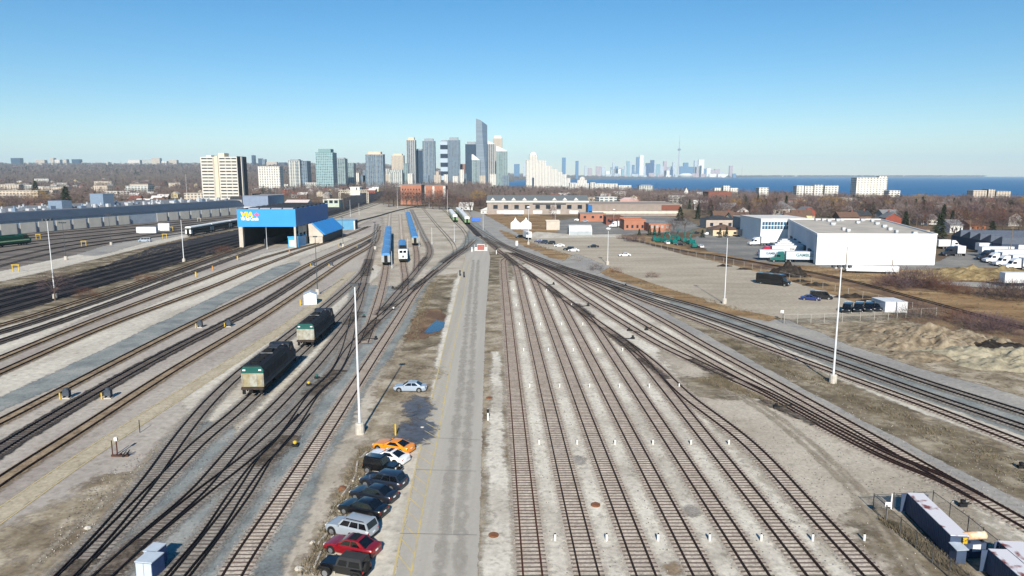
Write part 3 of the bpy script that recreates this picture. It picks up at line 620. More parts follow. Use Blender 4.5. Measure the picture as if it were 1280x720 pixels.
def pane(mb, a, b, c, d, u0, u1, v0, v1, off=.012):
    a, b, c, d = map(Vector, (a, b, c, d)); n = (b - a).cross(d - a).normalized() * off
    mb.quad(*[bil(a, b, c, d, u, v) + n for u, v in ((u0, v0), (u1, v0), (u1, v1), (u0, v1))])
WHEELS = {}
def wheel_meshes(r, w):
    k = (r, w)
    if k not in WHEELS:
        t = MB(); t.lathe([(r * .6, -w / 2), (r * .93, -w / 2), (r, -w / 2 + .04), (r, w / 2 - .04), (r * .93, w / 2), (r * .6, w / 2)], 18)
        q = MB(); q.lathe([(.02, -w / 2 - .012), (r * .62, -w / 2 - .012), (r * .66, -w / 2 + .03), (r * .66, w / 2 - .03), (r * .62, w / 2 + .012), (.02, w / 2 + .012)], 10)
        WHEELS[k] = (t.mesh('tyre', TYRE, 40), q.mesh('rim', RIM, 30))
    return WHEELS[k]
def add_wheel(root, x, y, r, w):
    a, b = wheel_meshes(r, w)
    wl = bpy.data.objects.new('wheel', None); COL.objects.link(wl); wl.parent = root; wl.location = (x, y, r); wl.rotation_euler = (PI / 2, 0, 0)
    ALLKIDS.setdefault(root.name, []).append(wl)
    link('tyre', a, wl); link('rim', b, wl)
KIND = {  # L, W, H, hood z, belt z, trunk z, x of: rear glass base, rear glass top, windscreen top, windscreen base (fractions from the tail)
 'sedan': (4.7, 1.82, 1.45, .90, .93, .98, .13, .30, .56, .73, .06, .72),
 'coupe': (4.75, 1.9, 1.36, .92, .92, .98, .10, .33, .52, .69, .06, .68),
 'suv': (4.6, 1.85, 1.72, 1.02, 1.05, 1.05, .01, .07, .58, .71, .16, .82),
 'wagon': (4.7, 1.88, 1.68, .98, 1.0, 1.0, .01, .10, .55, .72, .16, .8),
 'van': (5.4, 2.0, 2.1, 1.15, 1.2, 1.2, .005, .02, .74, .87, .3, .86),
}
def car(name, label, kind, body, loc, rz, group=None, roofc=None, cat='car', rack=False, stripes=None, scale=1.0):
    L, W, H, zh, zb, zt, r0, r1, f1, f0, ov, tw = KIND[kind]
    L *= scale
    root = thing(name, label, cat, (*loc, 0) if len(loc) == 2 else loc, rz, group)
    X = lambda f: -L / 2 + f * L
    hw = W / 2
    # lower body: rings along the length
    st = [(0, .80, .45, zt * .80), (.012, .90, .30, zt * .93), (.05, .97, .24, zt), (r0 + .06, 1, .2, zb + .0), (.5, 1, .2, zb), (f0, 1, .2, zh + .03), (.86, .985, .22, zh - .03), (.95, .93, .26, zh - .12), (.99, .82, .3, zh - .24), (1, .7, .42, zh - .34)]
    mb = MB(); vs = []; m = 11
    for f, wf, z0, z1 in st:
        w = hw * wf; zm = z0 + (z1 - z0) * .55
        half = [(w * .90, z0), (w * .985, z0 + .10), (w, zm), (w * .975, z1 - .08), (w * .90, z1), (0, z1 + .035)]
        ring = [(X(f), y, z) for y, z in half] + [(X(f), -y, z) for y, z in half[-2::-1]]
        vs += ring
    n = len(st)
    fs = [(i * m + k, i * m + k + 1, (i + 1) * m + k + 1, (i + 1) * m + k)[::-1] for i in range(n - 1) for k in range(m - 1)]
    fs += [tuple(range(m)), tuple((n - 1) * m + k for k in range(m))[::-1]]
    fs += [(i * m, (i + 1) * m, (i + 1) * m + m - 1, i * m + m - 1)[::-1] for i in range(n - 1)]
    mb.add(vs, fs)
    # cabin
    bw = hw * .93; tp = hw * tw * .98 if kind in ('suv', 'wagon', 'van') else hw * tw
    bz = zb - .01
    A = [Vector((X(r0), -bw * .93, bz)), Vector((X(f0), -bw * .95, bz)), Vector((X(f0), bw * .95, bz)), Vector((X(r0), bw * .93, bz))]
    B = [Vector((X(r1), -tp, H - .04)), Vector((X(f1), -tp, H - .06)), Vector((X(f1), tp, H - .06)), Vector((X(r1), tp, H - .04))]
    C = [Vector((X(r1 + .04), -tp * .8, H)), Vector((X(f1 - .05), -tp * .8, H)), Vector((X(f1 - .05), tp * .8, H)), Vector((X(r1 + .04), tp * .8, H))]
    b = len(mb.v); mb.add(A + B + C, [(0, 1, 5, 4), (1, 2, 6, 5), (2, 3, 7, 6), (3, 0, 4, 7), (4, 5, 9, 8), (5, 6, 10, 9), (6, 7, 11, 10), (7, 4, 8, 11), (8, 9, 10, 11)])
    mb.build('body', body, root, smooth=34)
    if roofc is not None:
        q = MB(); q.quad(*[v + Vector((0, 0, .012)) for v in C]); q.build('roof_panel', roofc, root)
    # glazing
    g = MB(); pane(g, A[1], A[2], B[2], B[1], .05, .95, .06, .95); g.build('windshield', GLASS, root)
    g = MB(); pane(g, A[3], A[0], B[0], B[3], .07, .93, .12 if kind in ('suv', 'wagon', 'van') else .06, .93); g.build('rear_window', GLASS, root)
    nsp = [(.05, .30), (.33, .62), (.65, .93)] if kind in ('suv', 'wagon', 'van') else ([(.16, .5), (.53, .9)] if kind == 'sedan' else [(.2, .84)])
    for sd in (0, 1):
        a, b_, c, d = (A[0], A[1], B[1], B[0]) if sd == 0 else (A[2], A[3], B[3], B[2])
        for u0, u1 in nsp:
            if sd: u0, u1 = 1 - u1, 1 - u0
            g = MB(); pane(g, a, b_, c, d, u0, u1, .1, .9); g.build('side_window', GLASS, root)
    # lamps, bumpers, plate, mirrors, wheels
    for s in (-1, 1):
        g = MB(); g.box(X(.955), X(.992), s * hw * .62 - .17, s * hw * .62 + .17, zh - .33, zh - .2); g.build('headlight', LAMPW, root)
        g = MB(); g.box(X(.002), X(.03), s * hw * .74 - .14, s * hw * .74 + .14, zt * .70, zt * .86); g.build('taillight', LAMPR, root)
        g = MB(); g.box(X(f0) - .28, X(f0) - .12, s * (hw + .05) - .09, s * (hw + .05) + .09, zb - .02, zb + .12); g.build('mirror', body, root)
    g = MB(); g.box(X(0) - .03, X(.02), -hw * .8, hw * .8, .32, .5); g.build('rear_bumper', BLACKP if kind in ('suv', 'van') else body, root)
    g = MB(); g.box(X(.985), X(1) + .03, -hw * .72, hw * .72, .26, .44); g.build('front_bumper', BLACKP, root)
    g = MB(); g.box(X(0) - .05, X(0) + .03, -.16, .16, zt * .66, zt * .66 + .12); g.build('number_plate', PLATE, root)
    if rack:
        for s in (-1, 1):
            g = MB(); g.box(X(r1 + .06), X(f1 - .06), s * tp * .86 - .02, s * tp * .86 + .02, H + .0, H + .06); g.build('roof_rail', BLACKP, root)
    if stripes is not None:
        for s in (-1, 1):
            q = MB()
            q.quad(Vector((X(.70), s * .28 - .14, zh + .075)), Vector((X(.70), s * .28 + .14, zh + .075)), Vector((X(.93), s * .28 + .13, zh - .035)), Vector((X(.93), s * .28 - .13, zh - .035))) if s > 0 else None
    rr = .34 if kind in ('sedan', 'coupe') else .38
    for fx in (.2, .82):
        for s in (-1, 1):
            g = MB(); g.tube((X(fx), s * (hw - .12), rr + .03), (X(fx), s * (hw + .006), rr + .03), rr + .07, n=18); g.build('wheel_arch', BLACKP, root, smooth=40)
            add_wheel(root, X(fx), s * (hw - .095), rr, .23)
    return root
def jeep(name, label, body, loc, rz, top, group=None, spare=True):
    root = thing(name, label, 'off-road car', (*loc, 0), rz, group)
    mb = MB()
    mb.box(-1.9, .45, -.72, .72, .5, 1.08); mb.box(.45, 1.75, -.62, .62, .55, 1.12); mb.box(1.72, 1.86, -.6, .6, .55, 1.02)
    mb.ext_y([(.75, .62), (.85, .92), (1.1, .98), (1.75, .95), (1.95, .7), (1.9, .62), (1.72, .82), (.98, .84)], -.85, -.6)
    mb.ext_y([(.75, .62), (.85, .92), (1.1, .98), (1.75, .95), (1.95, .7), (1.9, .62), (1.72, .82), (.98, .84)], .6, .85)
    mb.ext_y([(-1.95, .6), (-1.75, .98), (-.9, .98), (-.7, .6), (-.85, .6), (-1.0, .86), (-1.62, .86), (-1.8, .6)], -.85, -.7)
    mb.ext_y([(-1.95, .6), (-1.75, .98), (-.9, .98), (-.7, .6), (-.85, .6), (-1.0, .86), (-1.62, .86), (-1.8, .6)], .7, .85)
    mb.build('body', body, root)
    A = [Vector((-1.88, -.7, 1.08)), Vector((.48, -.7, 1.08)), Vector((.48, .7, 1.08)), Vector((-1.88, .7, 1.08))]
    B = [Vector((-1.78, -.64, 1.74)), Vector((.22, -.62, 1.74)), Vector((.22, .62, 1.74)), Vector((-1.78, .64, 1.74))]
    C = [Vector((-1.6, -.5, 1.82)), Vector((.1, -.5, 1.82)), Vector((.1, .5, 1.82)), Vector((-1.6, .5, 1.82))]
    q = MB(); q.add(A + B + C, [(0, 1, 5, 4), (1, 2, 6, 5), (2, 3, 7, 6), (3, 0, 4, 7), (4, 5, 9, 8), (5, 6, 10, 9), (6, 7, 11, 10), (7, 4, 8, 11), (8, 9, 10, 11)]); q.build('soft_top', top, root, smooth=30)
    g = MB(); pane(g, A[1], A[2], B[2], B[1], .06, .94, .1, .92); g.build('windshield', GLASS, root)
    g = MB(); pane(g, A[3], A[0], B[0], B[3], .12, .88, .2, .85); g.build('rear_window', GLASS, root)
    for sd in (0, 1):
        a, b_, c, d = (A[0], A[1], B[1], B[0]) if sd == 0 else (A[2], A[3], B[3], B[2])
        for u0, u1 in ((.08, .5), (.58, .92)):
            if sd: u0, u1 = 1 - u1, 1 - u0
            g = MB(); pane(g, a, b_, c, d, u0, u1, .14, .84); g.build('side_window', GLASS, root)
    for s in (-1, 1):
        g = MB(); g.tube((1.84, s * .42, .9), (1.9, s * .42, .9), .11, n=12); g.build('headlight', LAMPW, root)
        g = MB(); g.box(-1.94, -1.88, s * .62 - .07, s * .62 + .07, .78, .95); g.build('taillight', LAMPR, root)
    g = MB(); g.box(1.95, 2.08, -.75, .75, .5, .64); g.build('front_bumper', BLACKP, root)
    g = MB(); g.box(-2.02, -1.9, -.7, .7, .48, .6); g.build('rear_bumper', BLACKP, root)
    g = MB(); g.tube((-2.1, .12, 1.1), (-1.9, .12, 1.1), .38, n=18); g.tube((-2.115, .12, 1.1), (-2.1, .12, 1.1), .24, n=12); g.build('spare_wheel', TYRE, root, smooth=35)
    for x in (1.3, -1.3):
        for s in (-1, 1): add_wheel(root, x, s * .72, .39, .27)
    return root
ORANGE = carpaint('orange', srgb(226, 138, 22)); WHITE_C = carpaint('white', srgb(226, 228, 230)); BLACK_C = carpaint('black', srgb(14, 15, 18)); NAVY = carpaint('navy', srgb(30, 38, 52))
DGREY = carpaint('slate', srgb(26, 30, 38)); SILVER = carpaint('silver', srgb(150, 158, 166)); RED = carpaint('red', srgb(122, 14, 24)); BLUE_C = carpaint('blue', srgb(26, 44, 104)); SILB = carpaint('silver_blue', srgb(150, 162, 176))
g = 'cars parked in a slanted row beside the road'
h0 = R(157)
car('sports_coupe', 'orange sports coupe at the far end of the slanted parked row', 'coupe', ORANGE, (-13.5, 76.4), h0, g)
car('sports_coupe', 'white sports coupe with dark roof glass, next to the orange one', 'coupe', WHITE_C, (-13.6, 73.4), h0, g, roofc=BLACKP)
jeep('off_road_car', 'black off-road car parked nose out between the white coupe and a navy wagon', BLACK_C, (-13.7, 70.4), R(-20), BLACK_C, g)
car('estate_car', 'dark blue grey crossover with a silver lower side, fourth from the orange car', 'wagon', NAVY, (-13.0, 67.1), R(160), g)
car('sedan_car', 'slate black sedan parked between the blue grey crossover and a black car', 'sedan', DGREY, (-13.4, 64.2), R(158), g)
car('sedan_car', 'glossy black car in the row, just behind the silver sport utility', 'sedan', BLACK_C, (-13.8, 61.3), R(158), g)
car('sport_utility_car', 'silver sport utility car with black roof panel stripes and tinted windows', 'suv', SILVER, (-14.0, 57.5), R(157), g, rack=True)
car('sedan_car', 'dark red sedan parked between the silver sport utility and the black soft top', 'sedan', RED, (-13.3, 54.5), R(160), g, roofc=BLACKP)
jeep('off_road_car', 'black off-road car with a dark grey soft top, nearest in the parked row', BLACK_C, (-13.1, 51.1), R(163), CLOTH, g)
car('sedan_car', 'lone silver sedan parked sideways on the dirt between the puddles', 'sedan', SILB, P(513, 488.5), R(178))
# parking blocks
CONC = paint('cast_concrete', srgb(186, 180, 170), rough=.9, var=.12, scale=2)
def block(nm, label, a, b, cat='wheel stop', mat=None, w=.22, h=.16):
    A = Vector(P(*a)); B = Vector(P(*b)); d = B - A; c = (A + B) / 2
    r = thing(nm, label, cat, (c.x, c.y, .07), math.atan2(d.y, d.x), 'wheel stops before the parked row')
    q = MB(); l = d.length / 2; q.ext_x([(-w / 2, 0), (w / 2, 0), (w * .36, h), (-w * .36, h)], -l, l); q.build('concrete_block', mat or CONC, r)
for i, (a, b) in enumerate([((393, 711), (401, 692)), ((397, 682), (409, 669)), ((424, 641), (430, 629)), ((427, 622), (437, 609)), ((441, 603), (445, 594)), ((445, 591), (447, 578)), ((450, 575), (459, 566))]):
    block('wheel_stop', ['pale concrete wheel stop before the nearest black soft top car', 'pale wheel stop ahead of the dark red sedan', 'worn wheel stop ahead of the glossy black car', 'long worn wheel stop ahead of the slate sedan', 'short wheel stop ahead of the crossover', 'wheel stop left of the black nose out car', 'wheel stop left of the white coupe'][i], a, b)

# vehicles in the lot and far lots
CARS = [('suv', 'DARK', (650, 297.5), 200, 'dark suv parked behind the white box trailer at the lot corner'),
        ('sedan', BLUE_C, (674, 303), 175, 'small blue car, leftmost of the dark cars on the lot edge'), ('suv', NAVY, (679, 304.5), 175, 'navy sport utility in the cluster at the lot edge'), ('suv', BLACK_C, (688, 305.5), 178, 'black sport utility at the right of the lot edge cluster'),
        ('sedan', WHITE_C, (699, 308.5), 182, 'low white car beside the grass verge of the lot'), ('suv', BLACK_C, (711, 313), 170, 'black car half hidden behind a white one in the lot'), ('sedan', WHITE_C, (717, 314.5), 172, 'white car in front of the half hidden black one'),
        ('sedan', BLACK_C, (741.5, 309.5), 185, 'lone small black car in the middle of the big lot'), ('sedan', WHITE_C, (780.5, 320.5), 190, 'lone white car in the open middle of the big lot'),
        ('sedan', BLUE_C, (1013, 375.5), -25, 'blue car parked beside the black van in the big lot'), ('van', BLACK_C, (1026, 374), -18, 'black van parked beside the blue car in the big lot')]
for kd, m, q, hd, lab in CARS:
    car({'suv': 'sport_utility_car', 'sedan': 'sedan_car', 'van': 'minivan'}[kd], lab, kd, BLACK_C if m == 'DARK' else m, P(*q), R(hd), 'cars scattered over the big lot', cat='van' if kd == 'van' else 'car')
for i, (x, y, k_) in enumerate([(1059, 390, 'van'), (1073, 389.5, 'van'), (1086, 389, 'van'), (1098, 388.5, 'suv')]):
    car('black_van', ['black van nearest the tall lamp post, first in the dark line by the fence', 'second black vehicle from the lamp post in the dark line by the fence', 'third black vehicle from the lamp post in the dark line by the fence', 'black vehicle directly before the two white containers'][i], k_, BLACK_C, P(x, y), R(238), 'black vehicles lined up by the fence', cat='van', scale=1.05)
# small cars far out (in front of the shops and the left works)
far = [((722, 276), WHITE_C, 'white car parked before the long dormered building'), ((746, 274), BLACK_C, 'dark car on the street before the brown brick shop'), ((731, 277.5), SILB, 'grey car on the back street by the quonset hut'),
       ((870, 292), BLACK_C, 'dark car beside the teal lifts'), ((884, 293.5), WHITE_C, 'white car between the teal lifts and the truck yard'), ((897, 293.5), SILB, 'silver car by the beige bungalow'), ((914, 293), BLACK_C, 'dark car parked beside the dark dump truck'),
       ((834, 305), WHITE_C, 'white car parked among the teal lifts'), ((850, 306.5), BLACK_C, 'dark car parked among the teal lifts'), ((876, 309.5), WHITE_C, 'white car nearest the spur, right of the teal lifts'),
       ((435, 286), WHITE_C, 'white car in front of the small blue container building'), ((957, 262), SILB, 'grey car far up the side street'), ((938, 275), WHITE_C, 'white car on the side street by the conifers')]
for q, m, lab in far: car('parked_car', lab, 'sedan', m, P(*q), R(random.choice([0, 170, 185, 90])), 'small parked cars in the distance')
def bus(label, loc, rz):
    r = thing('coach_bus', label, 'bus', (*loc, 0), rz)
    r.scale = (.84, 1, 1)
    q = MB(); q.ext_y([(-5.2, .5), (4.2, .5), (4.2, 3.0), (3.6, 3.25), (-4.9, 3.25), (-5.2, 3.0)], -1.25, 1.25); q.build('body', BLACK_C, r)
    q = MB(); q.ext_y([(4.2, .5), (6.0, .55), (6.1, 1.1), (5.8, 1.45), (4.6, 1.6), (4.2, 2.6)], -1.05, 1.05); q.build('hood', BLACK_C, r)
    for s in (-1, 1):
        q = MB(); q.box(-4.8, 3.8, s * 1.26 - .015, s * 1.26 + .015, 1.7, 2.75); q.build('side_window', GLASS, r)
        q = MB(); q.box(6.02, 6.14, s * .8 - .16, s * .8 + .16, .85, 1.1); q.build('headlight', LAMPW, r)
        for x in (5.0, -3.4): add_wheel(r, x, s * 1.05, .48, .3)
    q = MB(); q.box(6.08, 6.2, -1.0, 1.0, .5, .75); q.build('front_bumper', RIM, r)
    q = MB(); q.quad((4.23, -.9, 1.75), (4.23, .9, 1.75), (4.22, .9, 2.8), (4.22, -.9, 2.8)); q.build('windshield', GLASS, r)
    q = MB(); q.box(-3.2, -1.6, -.7, .7, 3.24, 3.42); q.box(.6, 2.0, -.7, .7, 3.24, 3.42); q.build('roof_unit', paint('bus_roof', srgb(90, 94, 100)), r)
bus('long black party bus with a hood, standing alone in the big lot', P(965, 356), R(-46))
WTRL = paint('trailer_white', srgb(208, 210, 212), rough=.5, var=.06, scale=.4)
GTRL = paint('trailer_grey', srgb(186, 196, 206), rough=.5, var=.06, scale=.4)
DARKM = paint('chassis_black', srgb(28, 28, 30), rough=.7)
def text_mesh(body, size, mat, bold=0.0, shear=0.0, depth=.02):
    cu = bpy.data.curves.new('lettering', 'FONT'); cu.body = body; cu.size = size; cu.extrude = depth; cu.offset = bold; cu.shear = shear; cu.align_x = 'CENTER'; cu.align_y = 'CENTER'
    ob = bpy.data.objects.new('lettering', cu); COL.objects.link(ob)
    dg = bpy.context.evaluated_depsgraph_get(); me = bpy.data.meshes.new_from_object(ob.evaluated_get(dg)); bpy.data.objects.remove(ob)
    me.materials.clear(); me.materials.append(mat); return me
def put_text(me, parent, loc, rot): 
    o = link('lettering', me, parent, loc); o.rotation_euler = rot; return o
SIGNP = paint('white_sign_panel', srgb(225, 228, 232))
def trailer(label, loc, rz, tractor=None, L=14.5, box=None, group=None, text=None, tcol=None, tsize=1.2, panel=False):
    """box trailer along +x (nose at +x), tractor optional"""
    r = thing('semi_truck' if tractor else 'box_trailer', label, 'truck' if tractor else 'trailer', (*loc, 0) if len(loc) == 2 else loc, rz, group)
    bx = box or WTRL
    q = MB(); q.box(-L / 2, L / 2, -1.3, 1.3, 1.15, 4.0); q.build('box', bx, r)
    q = MB(); q.box(-L / 2 - .02, -L / 2, -1.22, 1.22, 1.25, 3.9); q.build('rear_door', bx, r)
    q = MB(); q.box(-L / 2 + .1, L / 2 - .1, -.5, .5, .85, 1.14); q.box(-L / 2 + 1.5, -L / 2 + 4.5, -.9, .9, .7, 1.0); q.box(L / 2 - 3.2, L / 2 - 3.0, -.9, .9, .05, 1.1); q.build('chassis', DARKM, r)
    for x in (-L / 2 + 2.2, -L / 2 + 3.5):
        for s in (-1, 1): add_wheel(r, x, s * 1.0, .5, .5)
    if text:
        for s in (-1, 1):
            put_text(text_mesh(text, tsize, tcol or NAVY, .02), r, (0, s * 1.315, 2.7), (PI / 2, 0, 0 if s < 0 else PI))
    if panel:
        q = MB(); q.box(-2.6, 2.2, -1.33, -1.3, 2.2, 3.2); q.build('sign_panel', SIGNP, r)
    if tractor:
        q = MB(); x0 = L / 2 - 1.2
        q.ext_y([(x0 + 1.5, .8), (x0 + 6.4, .7), (x0 + 6.5, 1.5), (x0 + 4.9, 1.9), (x0 + 4.3, 2.9), (x0 + 3.4, 3.7), (x0 + 1.9, 3.8), (x0 + 1.7, 1.0)], -1.15, 1.15); q.build('cab', tractor, r)
        q = MB(); q.quad((x0 + 4.88, -1.0, 2.02), (x0 + 4.88, 1.0, 2.02), (x0 + 4.36, .95, 2.86), (x0 + 4.36, -.95, 2.86)); q.build('windshield', GLASS, r)
        for s in (-1, 1):
            q = MB(); q.box(x0 + 3.2, x0 + 4.4, s * 1.16 - .01, s * 1.16 + .01, 2.0, 2.7); q.build('side_window', GLASS, r)
            q = MB(); q.box(x0 + 6.3, x0 + 6.54, s * .85 - .18, s * .85 + .18, 1.1, 1.3); q.build('headlight', LAMPW, r)
            for x in (x0 + 5.3, x0 + 1.0, x0 - .3): add_wheel(r, x, s * .98, .5, .45)
        q = MB(); q.box(x0 - 1.0, x0 + 3, -.45, .45, .7, .98); q.build('frame', DARKM, r)
    return r
TEAL_C = carpaint('teal', srgb(14, 92, 88)); CRIM = carpaint('crimson', srgb(178, 26, 48)); WHT_T = carpaint('truck_white', srgb(220, 222, 226)); CHAR = carpaint('charcoal', srgb(36, 40, 48))
gt = 'trailers backed into the dock of the white warehouse'
dock = [(302, None, 'white trailer nearest the windows, farthest in the dock row'), (295, None, 'white trailer second from the windows in the dock row'), (288, CHAR, 'white trailer with a dark tractor in the middle of the dock row'), (281, None, 'plain white trailer between the dark tractor and the crimson one'), (273, CRIM, 'white trailer pulled by a crimson tractor at the warehouse dock')]
for Y, tr, lab in dock:
    c = XA(988, Y) + (Y - 273) * .12
    trailer(lab, (c, Y), R(180), tr, group=gt, L=15.5, text='354' if tr is CRIM else None, tcol=DARKM)
trailer('white highway tractor parked left of the dock trailers', (XA(954, 315), 314), R(187), WHT_T, L=4, group=gt)
c0 = P(1003, 328); trailer('grey trailer lettered in dark blue with a teal tractor, nearest the warehouse corner', (c0[0] + .5, c0[1]), R(172), TEAL_C, L=13, box=GTRL, text='GAMBLES', tcol=TEAL_C, tsize=1.5)
c0 = P(964, 325.5); trailer('short grey trailer with white rear doors beside the dry field', (c0[0], c0[1]), R(174), None, L=9, box=GTRL, text='GAMBLES', tcol=NAVY, tsize=1.1)
trailer('long low white trailer parked before the white warehouse front', P(1089, 341.5), R(168), None, L=15.5).scale = (1, 1, .62)
gt = 'white trucks in the yard right of the warehouse'
for x, y, l, tr, lab in [(1238, 316, 11, None, 'white box trailer at the back of the truck group right of the warehouse'), (1244, 321, 12, None, 'white trailer lettered on its side, beside the dark flatbed tractor'), (1262, 325.5, 13, CHAR, 'white trailer with charcoal tractor in the middle of the right truck group'), (1272, 329, 13, WHT_T, 'white trailer with white tractor in the right truck group'), (1286, 333, 13, WHT_T, 'white trailer with white tractor nearest the grass mound'), (1300, 337, 13, WHT_T, 'white truck half cut by the right edge, nearest the mound')]:
    trailer(lab, P(x, y), R(178), tr, L=l, group=gt)
trailer('dark flatbed tractor with a white headboard before the right truck group', P(1199, 320), R(178), CHAR, L=3, group=gt)
trailer('white truck at the right end of the white warehouse', P(1178, 311), R(0), WHT_T, L=5)
trailer('white trailer on the gravel lane beyond the dark bush at the right edge', P(1283, 358), R(178), None, L=14)
trailer('white box trailer standing at the near corner of the lot by the road', P(659, 299), R(100), None, L=9)
# dump trailer / white van of the far lot
trailer('dark open dump trailer parked below the conifers', P(931, 296.5), R(180), None, L=8, box=CHAR)
trailer('blue container trailer with white lettering before the orange brick shop', P(791, 285.5), R(180), None, L=13, box=paint('container_blue', srgb(34, 78, 150), rough=.5), panel=True)
trailer('white trailer with a green end before the dormered building', P(642, 269.5), R(180), None, L=15)
trailer('small white truck left of the blue container trailer', P(776, 284.5), R(180), WHT_T, L=4)
# flatbed truck and works trucks in the commuter yard
car('pickup_truck', 'small dark truck with a pale cab parked in the commuter yard', 'van', SILB, P(181, 302.5), R(190), cat='truck')
container_later = [('white storage box beside the tracks of the commuter yard', (184, 291.5), 10, 3.4), ('white works cabin right of the storage box in the commuter yard', (206, 288.5), 6, 4.2)]
# two white storage containers in the lot
def container(label, loc, rz, mat, L=6.1, W=2.44, H=2.6, group=None, patches=None, doors=True, cat='container'):
    r = thing('shipping_container', label, cat, (*loc, 0), rz, group)
    q = MB(); n = int(L / .28)
    pr = []
    for i in range(n):
        x = -L / 2 + i * L / n; d = L / n
        for f, o in ((0, 0), (.3, 0), (.4, -.035), (.9, -.035)): pr.append((x + f * d, o))
    up = [(x, W / 2 + o) for x, o in pr] + [(L / 2, W / 2)]; dn = [(x, -W / 2 - o) for x, o in pr] + [(L / 2, -W / 2)]
    q.prism(up[::-1] + dn, .15, H - .02); q.build('corrugated_wall', mat, r)
    q = MB(); q.box(-L / 2 - .02, L / 2 + .02, -W / 2 - .02, W / 2 + .02, H - .02, H + .04); q.build('roof', patches or mat, r)
    q = MB(); q.box(-L / 2 - .02, L / 2 + .02, -W / 2 - .02, W / 2 + .02, 0, .15); q.build('base_frame', DARKM, r)
    if doors:
        for s in (-1, 1):
            q = MB(); q.box(-L / 2 - .06, -L / 2 - .01, s * .6 - .57, s * .6 + .57, .2, H - .1); q.build('door', mat, r)
    return r
for lab_, q_, l_, h_ in container_later: container(lab_, P(*q_), R(8), WTRL, L=l_, H=h_)
container('left one of the two white containers beside the black vehicles', (85.9, 160.4), R(91), WTRL)
container('right one of the two white containers beside the black vehicles', (88.45, 160.2), R(91), WTRL)

# ================= fenced dark blue containers, lower right =================
DNAVY = paint('container_navy', srgb(66, 80, 104), rough=.55, var=.12, scale=.8)
def rustroof():
    m, nt, bs, N, L = newmat('rusted_white_roof')
    tc = N('ShaderNodeTexCoord'); mp = N('ShaderNodeMapping'); L(tc.outputs['Object'], mp.inputs[0])
    n = N('ShaderNodeTexNoise'); n.inputs['Scale'].default_value = .75; n.inputs['Detail'].default_value = 4; L(mp.outputs[0], n.inputs[0])
    cr = N('ShaderNodeValToRGB'); e = cr.color_ramp.elements; e[0].position = .5; e[0].color = (*srgb(206, 204, 208), 1); e[1].position = .6; e[1].color = (*srgb(120, 58, 52), 1)
    L(n.outputs['Fac'], cr.inputs[0]); L(cr.outputs[0], bs.inputs['Base Color']); bs.inputs['Roughness'].default_value = .8
    return m
RUSTR = rustroof()
a = Vector(P(1132, 642.5)); b = Vector(P(1185, 698)); d = b - a
hd = math.atan2(d.y, d.x)
cc = (a + b) / 2 + Vector((-d.y, d.x)).normalized() * .7
container('long narrow dark blue container with rust blotched white roof inside the fence', (cc.x, cc.y), hd, DNAVY, L=d.length + .1, W=1.4, H=2.05, patches=RUSTR)
container('dark blue container with rusty roof cut off by the bottom right corner', (37.6, 46.4), hd + .02, DNAVY, L=9.6, W=1.35, H=2.1, patches=RUSTR)
container('farther dark blue rusty roofed container beside the corner one', (39.5, 47.6), hd + .02, DNAVY, L=9.8, W=1.9, H=2.05, patches=RUSTR)
# fuel tank on a blue plinth
X_, Y_ = 37.9, 53.9
r = thing('fuel_tank', 'cream cylindrical fuel tank streaked with rust on a dark blue plinth', 'tank', (X_, Y_, 0), R(6))
q = MB(); q.box(-.85, .9, -.5, .5, .1, 1.35); q.build('plinth', DNAVY, r)
TANK = paint('rusty_cream', srgb(222, 212, 190), rough=.5, var=.1, scale=2.1, tint=srgb(192, 128, 70))
q = MB()
for i, (x0, r0, x1, r1) in enumerate([(-1.05, .2, -.95, .33), (-.95, .33, .95, .33), (.95, .33, 1.05, .2)]): q.tube((x0, 0, 1.8), (x1, 0, 1.8), r0, r1, 16)
q.build('tank_shell', TANK, r, smooth=40)
for x in (-.6, .6):
    q = MB(); q.box(x - .08, x + .08, -.34, .34, 1.35, 1.5); q.build('cradle', DARKM, r)
q = MB(); q.box(-.45, .25, -.56, -.51, .7, 1.3); q.build('gauge_panel', WTRL, r)
r = thing('pump_cabinet', 'grey blue pump cabinet with a slanted pale lid left of the fuel tank', 'cabinet', (36.15, 53.0, 0), R(6))
q = MB(); q.box(-.45, .4, -.4, .4, 0, 1.25); q.build('cabinet_body', DNAVY, r)
q = MB(); q.add([(-.55, -.5, 1.25), (.5, -.5, 1.25), (.5, .45, 1.45), (-.55, .45, 1.45), (-.55, -.5, 1.31), (.5, -.5, 1.31), (.5, .45, 1.51), (-.55, .45, 1.51)], [(3, 2, 1, 0), (4, 5, 6, 7), (0, 1, 5, 4), (1, 2, 6, 5), (2, 3, 7, 6), (3, 0, 4, 7)]); q.build('lid', paint('lid_bluegrey', srgb(170, 180, 192), rough=.5), r)
r = thing('warning_sign', 'small black and yellow warning sign at the end of the long blue container', 'sign', (36.75, 53.25, 0), R(6))
q = MB(); q.tube((0, 0, 0), (0, 0, 1.75), .03); q.build('post', DARKM, r)
q = MB(); q.box(-.2, .2, -.06, -.03, 1.45, 2.0); q.build('panel', paint('warning_yellow', srgb(214, 176, 40), tint=srgb(40, 36, 30), scale=7), r)
